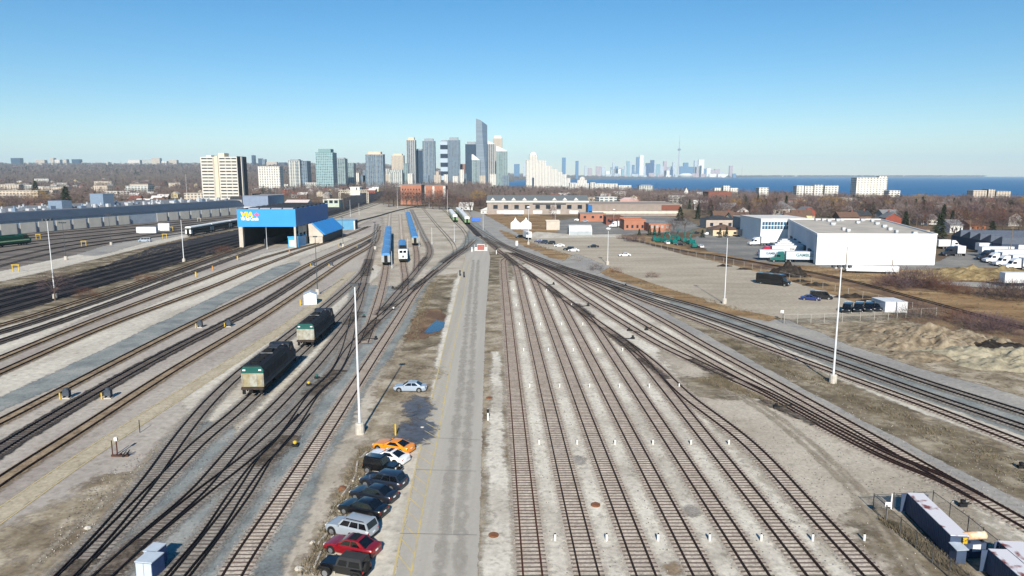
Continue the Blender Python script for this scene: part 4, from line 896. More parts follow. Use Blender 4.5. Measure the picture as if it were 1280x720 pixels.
# chain-link fencing
FPOST = paint('fence_post', srgb(92, 92, 92), rough=.6, metal=.4)
def mesh_mat():
    m, nt, bs, N, L = newmat('chain_link')
    tc = N('ShaderNodeTexCoord'); sx = N('ShaderNodeSeparateXYZ'); L(tc.outputs['Object'], sx.inputs[0])
    def M(op, a, b=None):
        n = N('ShaderNodeMath'); n.operation = op
        for i, q in enumerate((a, b)):
            if q is None: continue
            if hasattr(q, 'links'): L(q, n.inputs[i])
            else: n.inputs[i].default_value = q
        return n.outputs[0]
    s = M('ADD', sx.outputs['X'], sx.outputs['Z']); t = M('SUBTRACT', sx.outputs['X'], sx.outputs['Z'])
    k = [M('LESS_THAN', M('FRACT', M('DIVIDE', M('ADD', q, 100.0), .08)), .12) for q in (s, t)]
    L(M('MAXIMUM', k[0], k[1]), bs.inputs['Alpha'])
    bs.inputs['Base Color'].default_value = (*srgb(120, 120, 118), 1); bs.inputs['Metallic'].default_value = .5; bs.inputs['Roughness'].default_value = .5
    return m
LINK = mesh_mat()
def fence(label, pts, h=2.2, step=3.0, world=False, post=FPOST, group=None, name='chain_link_fence', rails=True):
    w = [Vector(p) for p in (pts if world else [P(*p) for p in pts])]
    r = thing(name, label, 'fence', (w[0].x, w[0].y, 0), 0, group); o = w[0]
    pm = MB(); pm.tube((0, 0, 0), (0, 0, h + .15), .045, n=6); pm = pm.mesh('post', post, 40)
    for a, b in zip(w, w[1:]):
        d = b - a; rz = math.atan2(d.y, d.x); l = d.length
        q = MB(); q.quad((0, 0, .05), (l, 0, .05), (l, 0, h), (0, 0, h)); q.build('wire_mesh', LINK, r, (a.x - o.x, a.y - o.y, 0), rz)
        if rails:
            q = MB(); q.tube((0, 0, h), (l, 0, h), .03, n=6); q.build('top_rail', post, r, (a.x - o.x, a.y - o.y, 0), rz)
        n = max(1, round(l / step))
        for i in range(n): c = a + d * (i / n); link('post', pm, r, (c.x - o.x, c.y - o.y, 0))
    link('post', pm, r, (w[-1].x - o.x, w[-1].y - o.y, 0))
    return r
fence('chain link fence around the dark blue containers in the lower right', [(1262, 790), (1186, 723), (1165, 705), (1107, 653), (1091, 638), (1165, 634), (1209, 667), (1290, 735)], 1.55, 2.0)
LPOST = paint('pale_fence_post', srgb(176, 172, 164), rough=.7)
fence('low wire fence with pale posts in front of the black vehicles', [(976, 402), (980, 405), (1030, 404), (1075, 402), (1110, 401), (1132, 398), (1170, 396)], 2.0, 3.5, post=LPOST)
fence('long fence with pale posts between the big lot and the freight spur', [(776, 299), (850, 317), (930, 334), (1000, 353), (1060, 369), (1140, 388)], 1.8, 6.0, post=LPOST)
# signs and bits around there
def simple_post(name, label, cat, q, h, rad, mat, head=None, group=None, hm=None):
    r = thing(name, label, cat, (*P(*q), 0), 0, group)
    m = MB(); m.tube((0, 0, 0), (0, 0, h), rad, n=8); m.build('post', mat, r)
    if head: m = MB(); m.box(-head[0] / 2, head[0] / 2, -.04 - rad, -rad - .0, h - head[1], h); m.build('panel', hm, r)
    return r
SIGNW = paint('sign_white', srgb(224, 224, 222)); GALV = paint('galvanised', srgb(150, 152, 154), metal=.4)
simple_post('notice_sign', 'white square notice sign on a thin post inside the container fence', 'sign', (1108, 652), 1.9, .04, GALV, (.55, .42), hm=SIGNW)
simple_post('marker_post', 'tall white marker post at the corner of the long blue container', 'post', (1113.5, 637), 1.6, .07, SIGNW)
simple_post('notice_sign', 'white sign at the left end of the low wire fence', 'sign', (977, 400), 2.2, .05, GALV, (.7, .7), hm=SIGNW)
simple_post('road_sign', 'white sign on the edge of the side road opposite the grass verge', 'sign', (646, 311), 3.4, .07, GALV, (1.0, 2.0), hm=SIGNW)
simple_post('delineator', 'white and dark marker post standing on the right shoulder of the road', 'post', (610, 526), 1.6, .1, SIGNW, (.3, .5), hm=BLACKP)
simple_post('blue_sign', 'low blue sign box beside the commuter track', 'sign', (595, 277), 2.4, .15, GALV, (6, 2), hm=paint('sign_blue', srgb(60, 110, 200)))
# ================= rolling stock =================
LOCO_D = paint('loco_blue_grey', srgb(46, 54, 66), rough=.6, var=.2, scale=.7, tint=srgb(30, 34, 40))
LOCO_ROOF = paint('loco_roof', srgb(28, 30, 35), rough=.75, var=.2)
LOCO_W = paint('loco_pale_end', srgb(158, 160, 154), rough=.55, var=.1, scale=1.6, tint=srgb(128, 118, 92))
LOCO_T = paint('loco_teal', srgb(18, 80, 74), rough=.5, var=.08)
BOGIE = paint('bogie_black', srgb(24, 23, 23), rough=.85, var=.2)
BOGB = paint('bogie_brown', srgb(62, 52, 46), rough=.9, var=.25)
COACHB = paint('coach_roof_blue', srgb(86, 140, 190), rough=.55, var=.08, scale=.25, tint=srgb(72, 120, 168))
STEEL = paint('coach_steel', srgb(176, 180, 182), rough=.35, var=.1, metal=.5)
COACHG = paint('coach_window_band', srgb(20, 22, 26), rough=.15, var=.05)
def bogie(root, x, mat=BOGIE, axles=(-1.37, 1.37), nm='bogie'):
    q = MB(); q.box(x - 2.1, x + 2.1, -1.18, -1.02, .45, .82); q.box(x - 2.1, x + 2.1, 1.02, 1.18, .45, .82); q.box(x - .4, x + .4, -1.1, 1.1, .6, .95)
    for a in axles:
        for s in (-1, 1): q.tube((x + a, s * .68, .49), (x + a, s * .82, .49), .49, n=14)
        q.tube((x + a, -.8, .49), (x + a, .8, .49), .09, n=8)
    q.build(nm, mat, root)
RT = .29     # rail head height above the yard
def loco(label, loc, rz, fade):
    """+x is the cab end; the flat end faces -x"""
    r = thing('locomotive', label, 'locomotive', (*loc, RT), rz, 'parked locomotives')
    L = 17.0; W = 1.55
    q = MB(); prof = [(-W, 1.25), (W, 1.25), (W, 3.7), (W * .8, 4.25), (W * .45, 4.45), (-W * .45, 4.45), (-W * .8, 4.25), (-W, 3.7)]
    q.ext_x([(-W, 1.25), (W, 1.25), (W, 3.7), (-W, 3.7)], -8.2, 4.6); q.build('hull', LOCO_D, r)
    q = MB(); q.ext_x([(-W, 3.7), (W, 3.7), (W * .82, 4.25), (W * .45, 4.45), (-W * .45, 4.45), (-W * .82, 4.25)], -8.2, 4.6); q.build('roof', LOCO_ROOF, r)
    q = MB(); q.ext_y([(4.6, 1.25), (8.2, 1.25), (8.3, 2.6), (7.5, 2.95), (6.6, 4.35), (5.2, 4.55), (4.6, 4.4)], -W, W); q.build('cab', LOCO_D, r)
    g = MB(); 
    for s in (-1, 1): pane(g, (7.5, -W * .9, 2.95), (7.5, W * .9, 2.95), (6.6, W * .9, 4.35), (6.6, -W * .9, 4.35), .06 if s < 0 else .54, .46 if s < 0 else .94, .15, .8, .02)
    g.build('windshield', GLASS, r)
    for s in (-1, 1):
        g = MB(); g.box(5.0, 6.3, s * (W + .008) - .008, s * (W + .008) + .008, 3.05, 3.9); g.build('cab_window', GLASS, r)
        g = MB()
        for i in range(8): g.box(-7.6 + i * 1.45, -6.5 + i * 1.45, s * (W + .015) - .015, s * (W + .015) + .015, 2.2, 3.4)
        g.build('side_grille', paint('grille_dark', srgb(40, 42, 46), rough=.7), r)
        g = MB(); g.box(-8.0, 8.0, s * (W + .02) - .02, s * (W + .02) + .02, 1.3, 1.75); g.build('sill_band', paint('sill_grey', srgb(74, 78, 82), rough=.7, var=.2), r)
    # flat end
    q = MB(); q.box(-8.27, -8.2, -W, W, 1.3, 3.25); q.build('end_panel', LOCO_W if not fade else paint('loco_faded_end', srgb(150, 146, 126), rough=.6, var=.12, scale=1.4, tint=srgb(122, 106, 70)), r)
    q = MB(); q.add([(-8.26, -W, 3.25), (-8.26, W, 3.25), (-8.22, W, 3.72), (-8.22, -W, 3.72), (-8.2, -W * .8, 4.2), (-8.2, W * .8, 4.2)], [(3, 2, 1, 0), (4, 5, 2, 3)]); q.build('teal_band', LOCO_T, r)
    q = MB(); q.box(-8.32, -8.27, -.62, .36, 1.35, 3.1); q.build('end_door', LOCO_W, r)
    q = MB(); q.box(-8.345, -8.31, -.55, -.5, 2.0, 2.5); q.box(-8.33, -8.272, -1.4, -1.34, 1.4, 3.0); q.box(-8.33, -8.272, 1.34, 1.4, 1.4, 3.0); q.build('grab_rail', GALV, r)
    for s in (-1, 1):
        q = MB(); q.box(-8.34, -8.2, s * 1.1 - .2, s * 1.1 + .2, 3.62, 3.82); q.build('marker_lamp', LAMPW, r)
    q = MB(); q.box(-8.6, -8.15, -W, W, .95, 1.28); q.build('buffer_beam', BOGB, r)
    q = MB(); q.box(-9.1, -8.5, -.16, .16, .75, 1.02); q.box(-9.2, -9.0, -.26, .26, .68, 1.08); q.build('coupler', BOGIE, r)
    q = MB(); q.box(-8.55, -8.3, -1.4, -1.0, .3, .95); q.box(-8.55, -8.3, 1.0, 1.4, .3, .95); q.build('step', BOGIE, r)
    q = MB(); q.box(8.15, 8.5, -W, W, .6, 1.25); q.build('pilot', BOGIE, r)
    for x in (-5.4, 5.2): bogie(r, x)
    q = MB(); q.ext_x([(-1.4, 1.25), (-1.45, .6), (-1.0, .38), (1.0, .38), (1.45, .6), (1.4, 1.25)], -2.6, 2.4); q.build('fuel_tank', BOGIE, r)
    for x in (-6.6, -4.7, -2.8):
        q = MB(); q.lathe([(.72, 4.42), (.72, 4.6), (.62, 4.62), (.1, 4.58)], 16, (x, 0, 0)); q.build('roof_fan', BOGIE, r, smooth=40)
    q = MB(); q.box(-.9, .5, -.55, .55, 4.4, 4.75); q.build('exhaust_stack', BOGIE, r)
    q = MB(); q.box(1.4, 3.6, -.7, .7, 4.42, 4.62); q.build('roof_hatch', paint('hatch_grey', srgb(52, 54, 60)), r)
    q = MB(); q.box(3.9, 4.0, -.9, .9, 4.45, 4.52); q.box(-1.6, -1.5, -.9, .9, 4.45, 4.52); q.build('lifting_bar', GALV, r)
    return r
def between(a, b):
    A = Vector(P(*a)); B = Vector(P(*b)); d = B - A; return A, d.normalized(), math.atan2(d.y, d.x)
A, d, hd = between((316, 498), (381, 437)); c = A + d * 8.6
loco('front locomotive of the two, its pale end stained yellow under a teal band', c, hd, True)
A, d, hd = between((381, 437), (418, 403)); c = A + d * 9.2
loco('second locomotive behind, cleaner white end under a teal band', c, hd, False)

def coach(label, p, rz, L=25.6, roof=COACHB, side=STEEL, end=STEEL, group=None, H=4.2, band=COACHG, name='passenger_coach', zr=3.35):
    r = thing(name, label, 'passenger coach', (*p, RT), rz, group); W = 1.52; h = L / 2
    q = MB(); q.box(-h, h, -W, W, 1.1, zr); q.build('body', side, r)
    q = MB(); q.ext_x([(-W, zr), (W, zr), (W * .97, H - .45), (W * .75, H - .12), (W * .3, H), (-W * .3, H), (-W * .75, H - .12), (-W * .97, H - .45)], -h, h); q.build('roof', roof, r)
    for s in (-1, 1):
        q = MB(); q.box(-h + 2.4, h - 2.4, s * (W + .012) - .012, s * (W + .012) + .012, 2.2, 3.0); q.build('window_band', band, r)
        q = MB(); q.box(-h + .6, -h + 1.5, s * (W + .01) - .012, s * (W + .01) + .012, 1.15, 3.05); q.box(h - 1.5, h - .6, s * (W + .01) - .012, s * (W + .01) + .012, 1.15, 3.05); q.build('side_door_or_shade', end, r)
    q = MB(); q.box(-h - .5, -h, -.55, .55, 1.2, 3.4); q.build('gangway', BOGIE, r)
    q = MB(); q.box(-h - .06, -h, -W * .95, -.6, 1.2, 3.3); q.box(-h - .06, -h, .6, W * .95, 1.2, 3.3); q.build('end_panel', end, r)
    q = MB(); q.box(-h - .3, h + .3, -.7, .7, .65, 1.1); q.build('underframe', BOGIE, r)
    for x in (-h + 3.2, h - 3.2): bogie(r, x)
    return r
def rake(a, b, n, gap, labels, start=0, **kw):
    A, d, hd = between(a, b); out = []
    L = kw.get('L', 25.6)
    for i in range(n):
        c = A + d * (start + L / 2 + .6 + i * (L + gap))
        if i == 0: o = coach(labels[0], c, hd, **kw)
        else: o = dup(out[0], (*c, RT), hd, labels[i])
        out.append(o)
    return out
nth = ['first', 'second', 'third', 'fourth', 'fifth', 'sixth', 'seventh', 'eighth', 'ninth']
rake((482.5, 333), (486.8, 280), 5, 1.0, ['nearest coach of the left blue roofed train, its grey end facing us'] + [f'{nth[i]} coach from the front of the left blue roofed train' for i in range(1, 5)], group='blue roofed coaches', H=4.25)
rake((519, 308), (508, 264.5), 8, 1.2, ['nearest coach of the right blue roofed train, with a white end'] + [f'{nth[i]} coach from the front of the right blue roofed train' for i in range(1, 8)], group='blue roofed coaches', end=LOCO_W)
A, d, hd = between((504, 329), (502, 297)); hd2 = hd
# white nosed locomotive facing the camera
def loco2(label, p, rz):
    r = thing('locomotive', label, 'locomotive', (*p, RT), rz, 'parked locomotives'); W = 1.55
    WN = paint('white_nose', srgb(222, 224, 226), rough=.5, var=.05)
    q = MB(); q.ext_x([(-W, 1.2), (W, 1.2), (W, 3.7), (W * .8, 4.3), (-W * .8, 4.3), (-W, 3.7)], -8.2, 4.4); q.build('hull', paint('hull_grey', srgb(120, 126, 130), rough=.5), r)
    q = MB(); q.box(-7.8, 4.2, -1.2, 1.2, 4.3, 4.5); q.build('roof', LOCO_ROOF, r)
    q = MB(); q.ext_y([(4.4, 1.2), (8.2, 1.2), (8.35, 2.75), (7.4, 3.0), (6.7, 4.3), (4.4, 4.4)], -W, W); q.build('cab', WN, r)
    g = MB()
    for s in (0, 1): pane(g, (7.4, -W * .92, 3.0), (7.4, W * .92, 3.0), (6.7, W * .92, 4.3), (6.7, -W * .92, 4.3), .06 + s * .48, .46 + s * .48, .12, .8, .02)
    g.build('windshield', GLASS, r)
    for s in (-1, 1):
        g = MB(); g.box(5.0, 6.6, s * W - .015, s * W + .015, 3.0, 3.9); g.build('cab_window', GLASS, r)
    q = MB(); q.box(8.3, 8.42, -.28, .28, 1.7, 2.4); q.build('nose_emblem', DARKM, r)
    q = MB(); q.box(8.1, 8.7, -1.45, 1.45, .4, 1.1); q.build('pilot', BOGIE, r)
    for s in (-1, 1):
        q = MB(); q.box(8.28, 8.42, s * .9 - .2, s * .9 + .2, 1.5, 1.75); q.build('headlight', LAMPW, r)
    q = MB(); q.box(-8.0, 8.0, -1.2, 1.2, .7, 1.2); q.build('underframe', BOGIE, r)
    for x in (-5.2, 5.2): bogie(r, x)
    for x in (-5.5, -3.2): q = MB(); q.lathe([(.8, 4.48), (.8, 4.66), (.1, 4.66)], 14, (x, 0, 0)); q.build('roof_fan', BOGIE, r)
c = A + d * 9; loco2('white nosed locomotive between the two blue coach trains, facing us', c, hd + PI)
coach('blue roofed coach coupled behind the white nosed locomotive', A + d * (18.5 + 13.6), hd, group='blue roofed coaches')
# green trains at the throat
GOG = paint('commuter_green', srgb(112, 146, 100), rough=.5, var=.08); GOW = paint('commuter_white', srgb(222, 224, 222), rough=.5, var=.05)
GOD = paint('commuter_dark_side', srgb(24, 46, 44), rough=.4, var=.08)
rake((569, 278), (560, 264.5), 3, .9, ['nearest car of the left green and white train at the far throat', 'second car of the left green and white train at the far throat', 'third car of the left green and white train at the far throat'], roof=GOW, side=GOG, end=GOG, group='green and white commuter cars', H=4.9, name='commuter_coach')
rake((584, 281), (572, 265.5), 4, .9, ['nearest car of the right green and white train at the far throat'] + [f'{nth[i]} car of the right green and white train at the far throat' for i in range(1, 4)], roof=GOW, side=GOG, end=GOG, group='green and white commuter cars', H=4.9, name='commuter_coach')
rake((577, 271.5), (569, 264), 2, .9, ['nearer one of the green cars between the two green and white trains', 'farther one of the green cars between the two green and white trains'], roof=GOW, side=GOG, end=GOG, group='green and white commuter cars', H=4.9, name='commuter_coach')
rake((235, 296), (299, 283.5), 4, .8, ['white ended commuter coach with a black side at the near end of the left row', 'second white topped dark commuter coach in the left row', 'third white topped dark commuter coach in the left row, running behind the blue shed', 'last white topped dark commuter coach, behind the blue shed'], roof=GOW, side=GOD, end=GOW, group='dark sided commuter coaches', H=4.9, zr=4.05, name='commuter_coach')
# dark green locomotive at the left edge
DG = paint('loco_dark_green', srgb(16, 62, 46), rough=.5, var=.1); LG = paint('loco_pale_stripe', srgb(150, 176, 140), rough=.5)
A, d, hd = between((38, 305.5), (-40, 314))
r = thing('locomotive', 'dark green locomotive with a pale green stripe at the left edge', 'locomotive', (*(A + d * 10), RT), hd + PI, 'parked locomotives')
q = MB(); q.ext_x([(-1.5, 1.2), (1.5, 1.2), (1.5, 3.8), (1.1, 4.5), (-1.1, 4.5), (-1.5, 3.8)], -9.5, 5.0); q.build('hull', DG, r)
q = MB(); q.ext_y([(5, 1.2), (9.3, 1.2), (9.4, 2.7), (8.4, 3.0), (7.4, 4.6), (5, 4.7)], -1.5, 1.5); q.build('cab', DG, r)
for s in (-1, 1):
    q = MB(); q.box(-9, 8.4, s * 1.51 - .012, s * 1.51 + .012, 2.0, 2.5); q.build('pale_stripe', LG, r)
    q = MB(); q.box(5.6, 7.2, s * 1.51 - .01, s * 1.51 + .01, 3.1, 3.9); q.build('cab_window', GLASS, r)
q = MB(); q.box(-9.4, 9.2, -1.3, 1.3, .6, 1.2); q.build('underframe', BOGIE, r)
q = MB(); q.box(-5, 2, -.9, .9, 4.5, 4.9); q.build('roof_hatch', DG, r)
for x in (-6, 6): bogie(r, x)

# ================= light poles =================
POLEW = paint('pole_white', srgb(206, 210, 214), rough=.45, var=.06); POLED = paint('pole_dark', srgb(72, 76, 80), rough=.6)
def pole(label, base, top, mat=POLEW, rad=.2, head='bar', plinth=True, name='light_pole', group='yard light poles'):
    X, Y = P(*base); h = HT(top, Y); rad *= .66
    r = thing(name, label, 'light pole', (X, Y, 0), 0, group)
    q = MB(); q.tube((0, 0, .1), (0, 0, h), rad, rad * .5, 10); q.build('shaft', mat, r, smooth=50)
    if plinth: q = MB(); q.lathe([(.55, 0), (.55, 1.3), (.45, 1.4), (.05, 1.4)], 12); q.build('plinth', CONC, r)
    if head == 'bar':
        q = MB(); q.box(-1.3, 1.3, -.05, .05, h - .05, h + .08); q.build('crossarm', mat, r)
        for x in (-1.2, -.4, .4, 1.2): q = MB(); q.box(x - .22, x + .22, -.3, .16, h + .08, h + .4); q.build('floodlight', POLED, r)
    elif head == 'ring':
        q = MB(); q.lathe([(.7, h - .1), (.75, h + .1), (.1, h + .15)], 10); q.build('lamp_ring', POLED, r)
        for a in range(6): q = MB(); c_ = (math.cos(a * PI / 3) * .95, math.sin(a * PI / 3) * .95); q.box(c_[0] - .25, c_[0] + .25, c_[1] - .25, c_[1] + .25, h - .35, h + .1); q.build('floodlight', POLED, r)
    elif head == 'ball':
        q = MB(); q.lathe([(.1, h - .5), (.7, h - .35), (.9, h), (.6, h + .35), (.1, h + .45)], 12); q.build('lamp_globe', paint('globe_white', srgb(228, 228, 226)), r, smooth=60)
    elif head == 'small':
        q = MB(); q.box(-.5, .5, -.35, .25, h - .1, h + .2); q.build('lamp_head', POLED, r)
    return r
for a in [
    ('tall white pole rising from the dirt bank beside the ballast fan', (450, 542), 356, POLEW, .25, 'small'), ('tall white pole on a plinth among the weeds on the right', (1041, 479), 335, POLEW, .25, 'bar'),
    ('white pole at the edge of the big lot right of the drive entry', (905.5, 380), 296, POLEW, .2, 'small'), ('white globe topped pole on the verge at the lot entrance', (759.5, 331.5), 286, POLEW, .2, 'ball'),
    ('thin grey pole beside the bare tree at the far left', (69, 374), 274, POLEW, .22, 'ring'), ('white pole standing in the weeds left of the blue shed', (230, 328), 274, POLEW, .25, 'small'),
    ('dark lamp post on the service road, nearer the left edge', (82.5, 325), 279, POLED, .2, 'bar'), ('dark lamp post on the service road, right of the other one', (139, 306.5), 269, POLED, .2, 'bar'),
    ('grey pole in front of the blue shed opening', (334, 312), 284, POLEW, .2, 'none'), ('thin grey pole just behind the small white hut', (397, 368), 296, POLED, .2, 'small'),
    ('dark pole beside the low blue roofed annex', (429, 309), 272, POLED, .18, 'small'), ('pale pole by the main line right of the blue shed', (438, 271), 250, POLEW, .2, 'small'),
    ('dark pole where the apron tracks converge', (469, 312), 278, POLED, .2, 'small'), ('white post beside the right side of the left coach train', (490, 336), 314, POLEW, .16, 'none'),
    ('white post to the right of the white nosed locomotive', (510, 322), 298, POLEW, .16, 'none'), ('white post close to the end of the right coach train', (524, 309), 287, POLEW, .16, 'none'),
    ('white post standing alone in the gravel right of the coaches', (540, 306), 284, POLEW, .18, 'none'), ('white post beside the long siding near the green trains', (568, 303), 281, POLEW, .18, 'none'),
    ('pole at the throat just left of the far switch', (497, 260), 234, POLEW, .2, 'small'), ('taller pole at the throat right of the far switch', (502.5, 256), 231, POLEW, .2, 'small'),
    ('thin pole at the far end of the sidings before the bushes', (536.5, 260), 241, POLEW, .18, 'small'), ('pole rising behind the left green train', (559.5, 266), 237, POLEW, .2, 'small'),
    ('thin pole left of the far throat by the main line', (449, 269), 254, POLEW, .16, 'small'), ('white pole between the side road and the white box trailer', (660.5, 306), 259, POLEW, .2, 'ball'),
    ('thin pole left of the side road near the green trains', (604, 288), 265, POLEW, .16, 'small'), ('thin pole on the far street before the dormered building', (694, 275), 250, POLEW, .15, 'small'),
    ('tall thin pole behind the long workshop roof', (234.5, 255), 217, POLEW, .25, 'ring'), ('thin pole by the brown brick shops', (767, 283), 262, POLEW, .16, 'ball')]:
    lab, b_, t_, m_, r_, h_ = a
    pole(lab, b_, t_, m_, r_, h_, plinth=h_ not in ('none',) and b_[1] > 300)
WOOD = paint('pole_wood', srgb(120, 104, 88), rough=.9)
UT = []
for lab, b_, t_ in [('wooden utility pole behind the truck yard on the right', (1210, 306), 274), ('wooden utility pole before the dark conifer right of the warehouse', (1145, 288), 271), ('leftmost wooden utility pole beyond the warehouse roof', (1136, 286), 272), ('wooden utility pole by the dark sawtooth shed', (1262, 322), 282), ('thin dark pole at the corner of the long white trailer', (1057, 338), 308), ('thin dark pole at the right end of the long white trailer', (1115, 336), 324)]:
    X, Y = P(*b_); h = HT(t_, Y); r = thing('utility_pole', lab, 'utility pole', (X, Y, 0), R(20), 'utility poles'); UT.append((X, Y, h))
    q = MB(); q.tube((0, 0, 0), (0, 0, h), .16, .11, 8); q.build('shaft', WOOD, r, smooth=50)
    if b_[0] > 1120: q = MB(); q.box(-1.1, 1.1, -.06, .06, h - .9, h - .75); q.build('crossarm', WOOD, r)
    if b_[0] == 1210: q = MB(); q.lathe([(.05, h * .55), (.35, h * .55), (.35, h * .7), (.05, h * .7)], 10, (.5, 0, 0)); q.build('transformer', GALV, r)
for i in (0, 1, 2):
    for k, dz in enumerate((-.3, -.8)):
        a = Vector((UT[0][0], UT[0][1], UT[0][2] + dz - .4)); e_ = Vector((UT[0][0] + [60, -40, 34][i], UT[0][1] + [25, 30, -30][i], UT[0][2] + dz - .4))
        pts = [a.lerp(e_, t / 6) - Vector((0, 0, 1.2 * (1 - (2 * t / 6 - 1) ** 2))) for t in range(7)]
        q = MB()
        for u, v in zip(pts, pts[1:]): q.tube(u, v, .03, n=4)
        o = q.build('utility_wire', DARKM); tag(o, 'thin dark wires strung from the utility pole behind the truck yard', 'wire', 'overhead wires')

# ================= small yard things =================
# white marker stubs in rows between the storage tracks
STUB = paint('stub_white', srgb(206, 205, 200), rough=.6, var=.05)
rows = [56.3, 78.2, 100.6, 122.5, 144.4, 166.3, 188.2, 210.1]
rown = ['front', 'second', 'third', 'fourth', 'fifth', 'sixth', 'seventh', 'farthest']
gap = ['left of the first', 'between the first and second', 'between the second and third', 'between the third and fourth', 'between the fourth and fifth', 'between the fifth and sixth', 'right of the sixth', 'far right of the sixth']
proto = None
for j, y in enumerate(rows):
    for k in range(1, 8):
        if k >= 2 and y > 90.4 + (7 - k) * 31.7 - 16: continue
        if k == 7 and j > 0: continue
        x = TX(k, y) + 2.21
        if k == 1 and j > 6: continue
        lab = f'white stub post {gap[k]} storage track, {rown[j]} row'
        if proto is None:
            proto = thing('stub_post', lab, 'marker post', (x, y, .03), 0, 'white stub posts between the storage tracks')
            q = MB(); q.lathe([(.11, 0), (.11, .55), (.09, .6), (.02, .62)], 10); q.build('post', STUB, proto, smooth=40)
            q = MB(); q.lathe([(.07, .615), (.07, .68), (.02, .69)], 8); q.build('cap', BLACKP, proto)
        else: dup(proto, (x, y, .03), label=lab)
# pump stands with yellow guard posts on the apron
YELP = paint('guard_yellow', srgb(206, 170, 50), rough=.6); MACH = paint('pump_grey', srgb(66, 74, 84), rough=.6, var=.2)
def pump(label, q_):
    X, Y = P(*q_); r = thing('pump_stand', label, 'pump', (X + .6, Y + .3, 0), 0, 'pump stands on the apron'); r.scale = (.82, .82, .82)
    m = MB(); m.box(-.65, .65, -.4, .4, 0, .2); m.build('base', CONC, r)
    m = MB(); m.box(-.55, .55, -.35, .35, .55, 1.55); m.lathe([(.4, 1.5), (.42, 1.85), (.1, 1.95)], 12); m.build('pump_housing', MACH, r)
    m = MB(); m.box(-.5, -.4, -.3, .3, .2, .6); m.build('leg', DARKM, r); m = MB(); m.box(.4, .5, -.3, .3, .2, .6); m.build('leg', DARKM, r)
    m = MB(); m.tube((-.95, -.4, 0), (-.95, -.4, 1.15), .12, n=10); m.build('guard_post', YELP, r)
for lab, q_ in [('pump stand with yellow guard post on the left side of the black track, nearest', (77, 499)), ('pump stand with yellow guard post on the right side of the black track, nearest', (129, 499)), ('pump stand on the left side of the black track, level with the locomotives', (246, 410)), ('pump stand on the right side of the black track, level with the locomotives', (282, 409)), ('far pump stand on the left of the black track near the thin grey pole', (389, 333)), ('far pump stand on the right of the black track near the thin grey pole', (412, 333)),
                ('pump stand near the dark pole of the annex', (424, 308)), ('pump stand beside the tracks below the small blue building', (447, 310))]: pump(lab, q_)
for i, q_ in enumerate([(245, 346), (297, 325), (266, 338), (362, 317)]):
    m = MB(); m.lathe([(.22, 0), (.22, 1.5), (.05, 1.6)], 10); o = m.build('guard_post', YELP if i < 2 else paint('guard_orange', srgb(190, 130, 70)), None, (*P(*q_), 0)); tag(o, ['yellow guard post left of the shed tracks, the nearer one', 'yellow guard post left of the shed tracks, close to the shed', 'dull orange guard post beside the black shed track', 'orange guard post below the small blue kiosk'][i], 'bollard', 'guard posts')
m = MB(); m.lathe([(.1, 0), (.1, 1.5), (.02, 1.55)], 8); tag(m.build('guard_post', YELP, None, (*P(494.5, 545), 0)), 'slim yellow guard post behind the orange coupe', 'bollard', 'guard posts')
# white hut
r = thing('small_hut', 'small white metal hut with a gabled roof and yellow post beside the locomotives', 'hut', (*P(388, 381), 0), R(14))
HUTW = paint('hut_white', srgb(206, 214, 222), rough=.5, var=.06)
q = MB(); q.ext_y([(-1.5, 0), (1.5, 0), (1.5, 2.5), (0, 3.1), (-1.5, 2.5)], 0, 3.2); q.build('wall', HUTW, r)
q = MB(); q.add([(-1.62, -.12, 2.47), (0, -.12, 3.14), (1.62, -.12, 2.47), (-1.62, 3.3, 2.47), (0, 3.3, 3.14), (1.62, 3.3, 2.47)], [(0, 1, 4, 3), (1, 2, 5, 4)]); q.build('roof', paint('hut_roof', srgb(176, 186, 196), rough=.5), r)
q = MB(); q.box(-.5, .5, -.05, -.01, .05, 2.1); q.build('door', HUTW, r)
q = MB(); q.tube((-2.3, -.3, 0), (-2.3, -.3, 1.5), .13, n=10); q.build('guard_post', YELP, r)
# blue white equipment boxes at the bottom of the ballast fan
LBL = paint('box_pale_blue', srgb(182, 192, 202), rough=.5, var=.06); DBL = paint('box_dark_blue', srgb(56, 80, 122), rough=.5)
def eq_box(label, q_, w, d, h):
    r = thing('equipment_box', label, 'equipment box', (*P(*q_), 0), R(-8), 'equipment boxes in the ballast')
    q = MB(); q.box(-w / 2, w / 2, 0, d, .15, h); q.build('cabinet', DBL, r)
    q = MB(); q.box(-w / 2 - .03, w / 2 + .03, -.03, d + .03, h, h + .08); q.build('lid', LBL, r)
    q = MB(); q.box(-w / 2 + .05, -.02, -.03, 0, .2, h - .05); q.box(.02, w / 2 - .05, -.03, 0, .2, h - .05); q.build('front_panel', LBL, r)
    q = MB(); q.box(-w / 2 + .1, w / 2 - .1, .1, d - .1, 0, .15); q.build('base', CONC, r)
eq_box('pale blue equipment box, the farther of the pair at the bottom of the ballast fan', (189, 712), 1.1, 1.3, 1.5)
eq_box('pale blue equipment box, the nearer of the pair, cut by the bottom edge', (181, 726), 1.4, 1.5, 1.5)
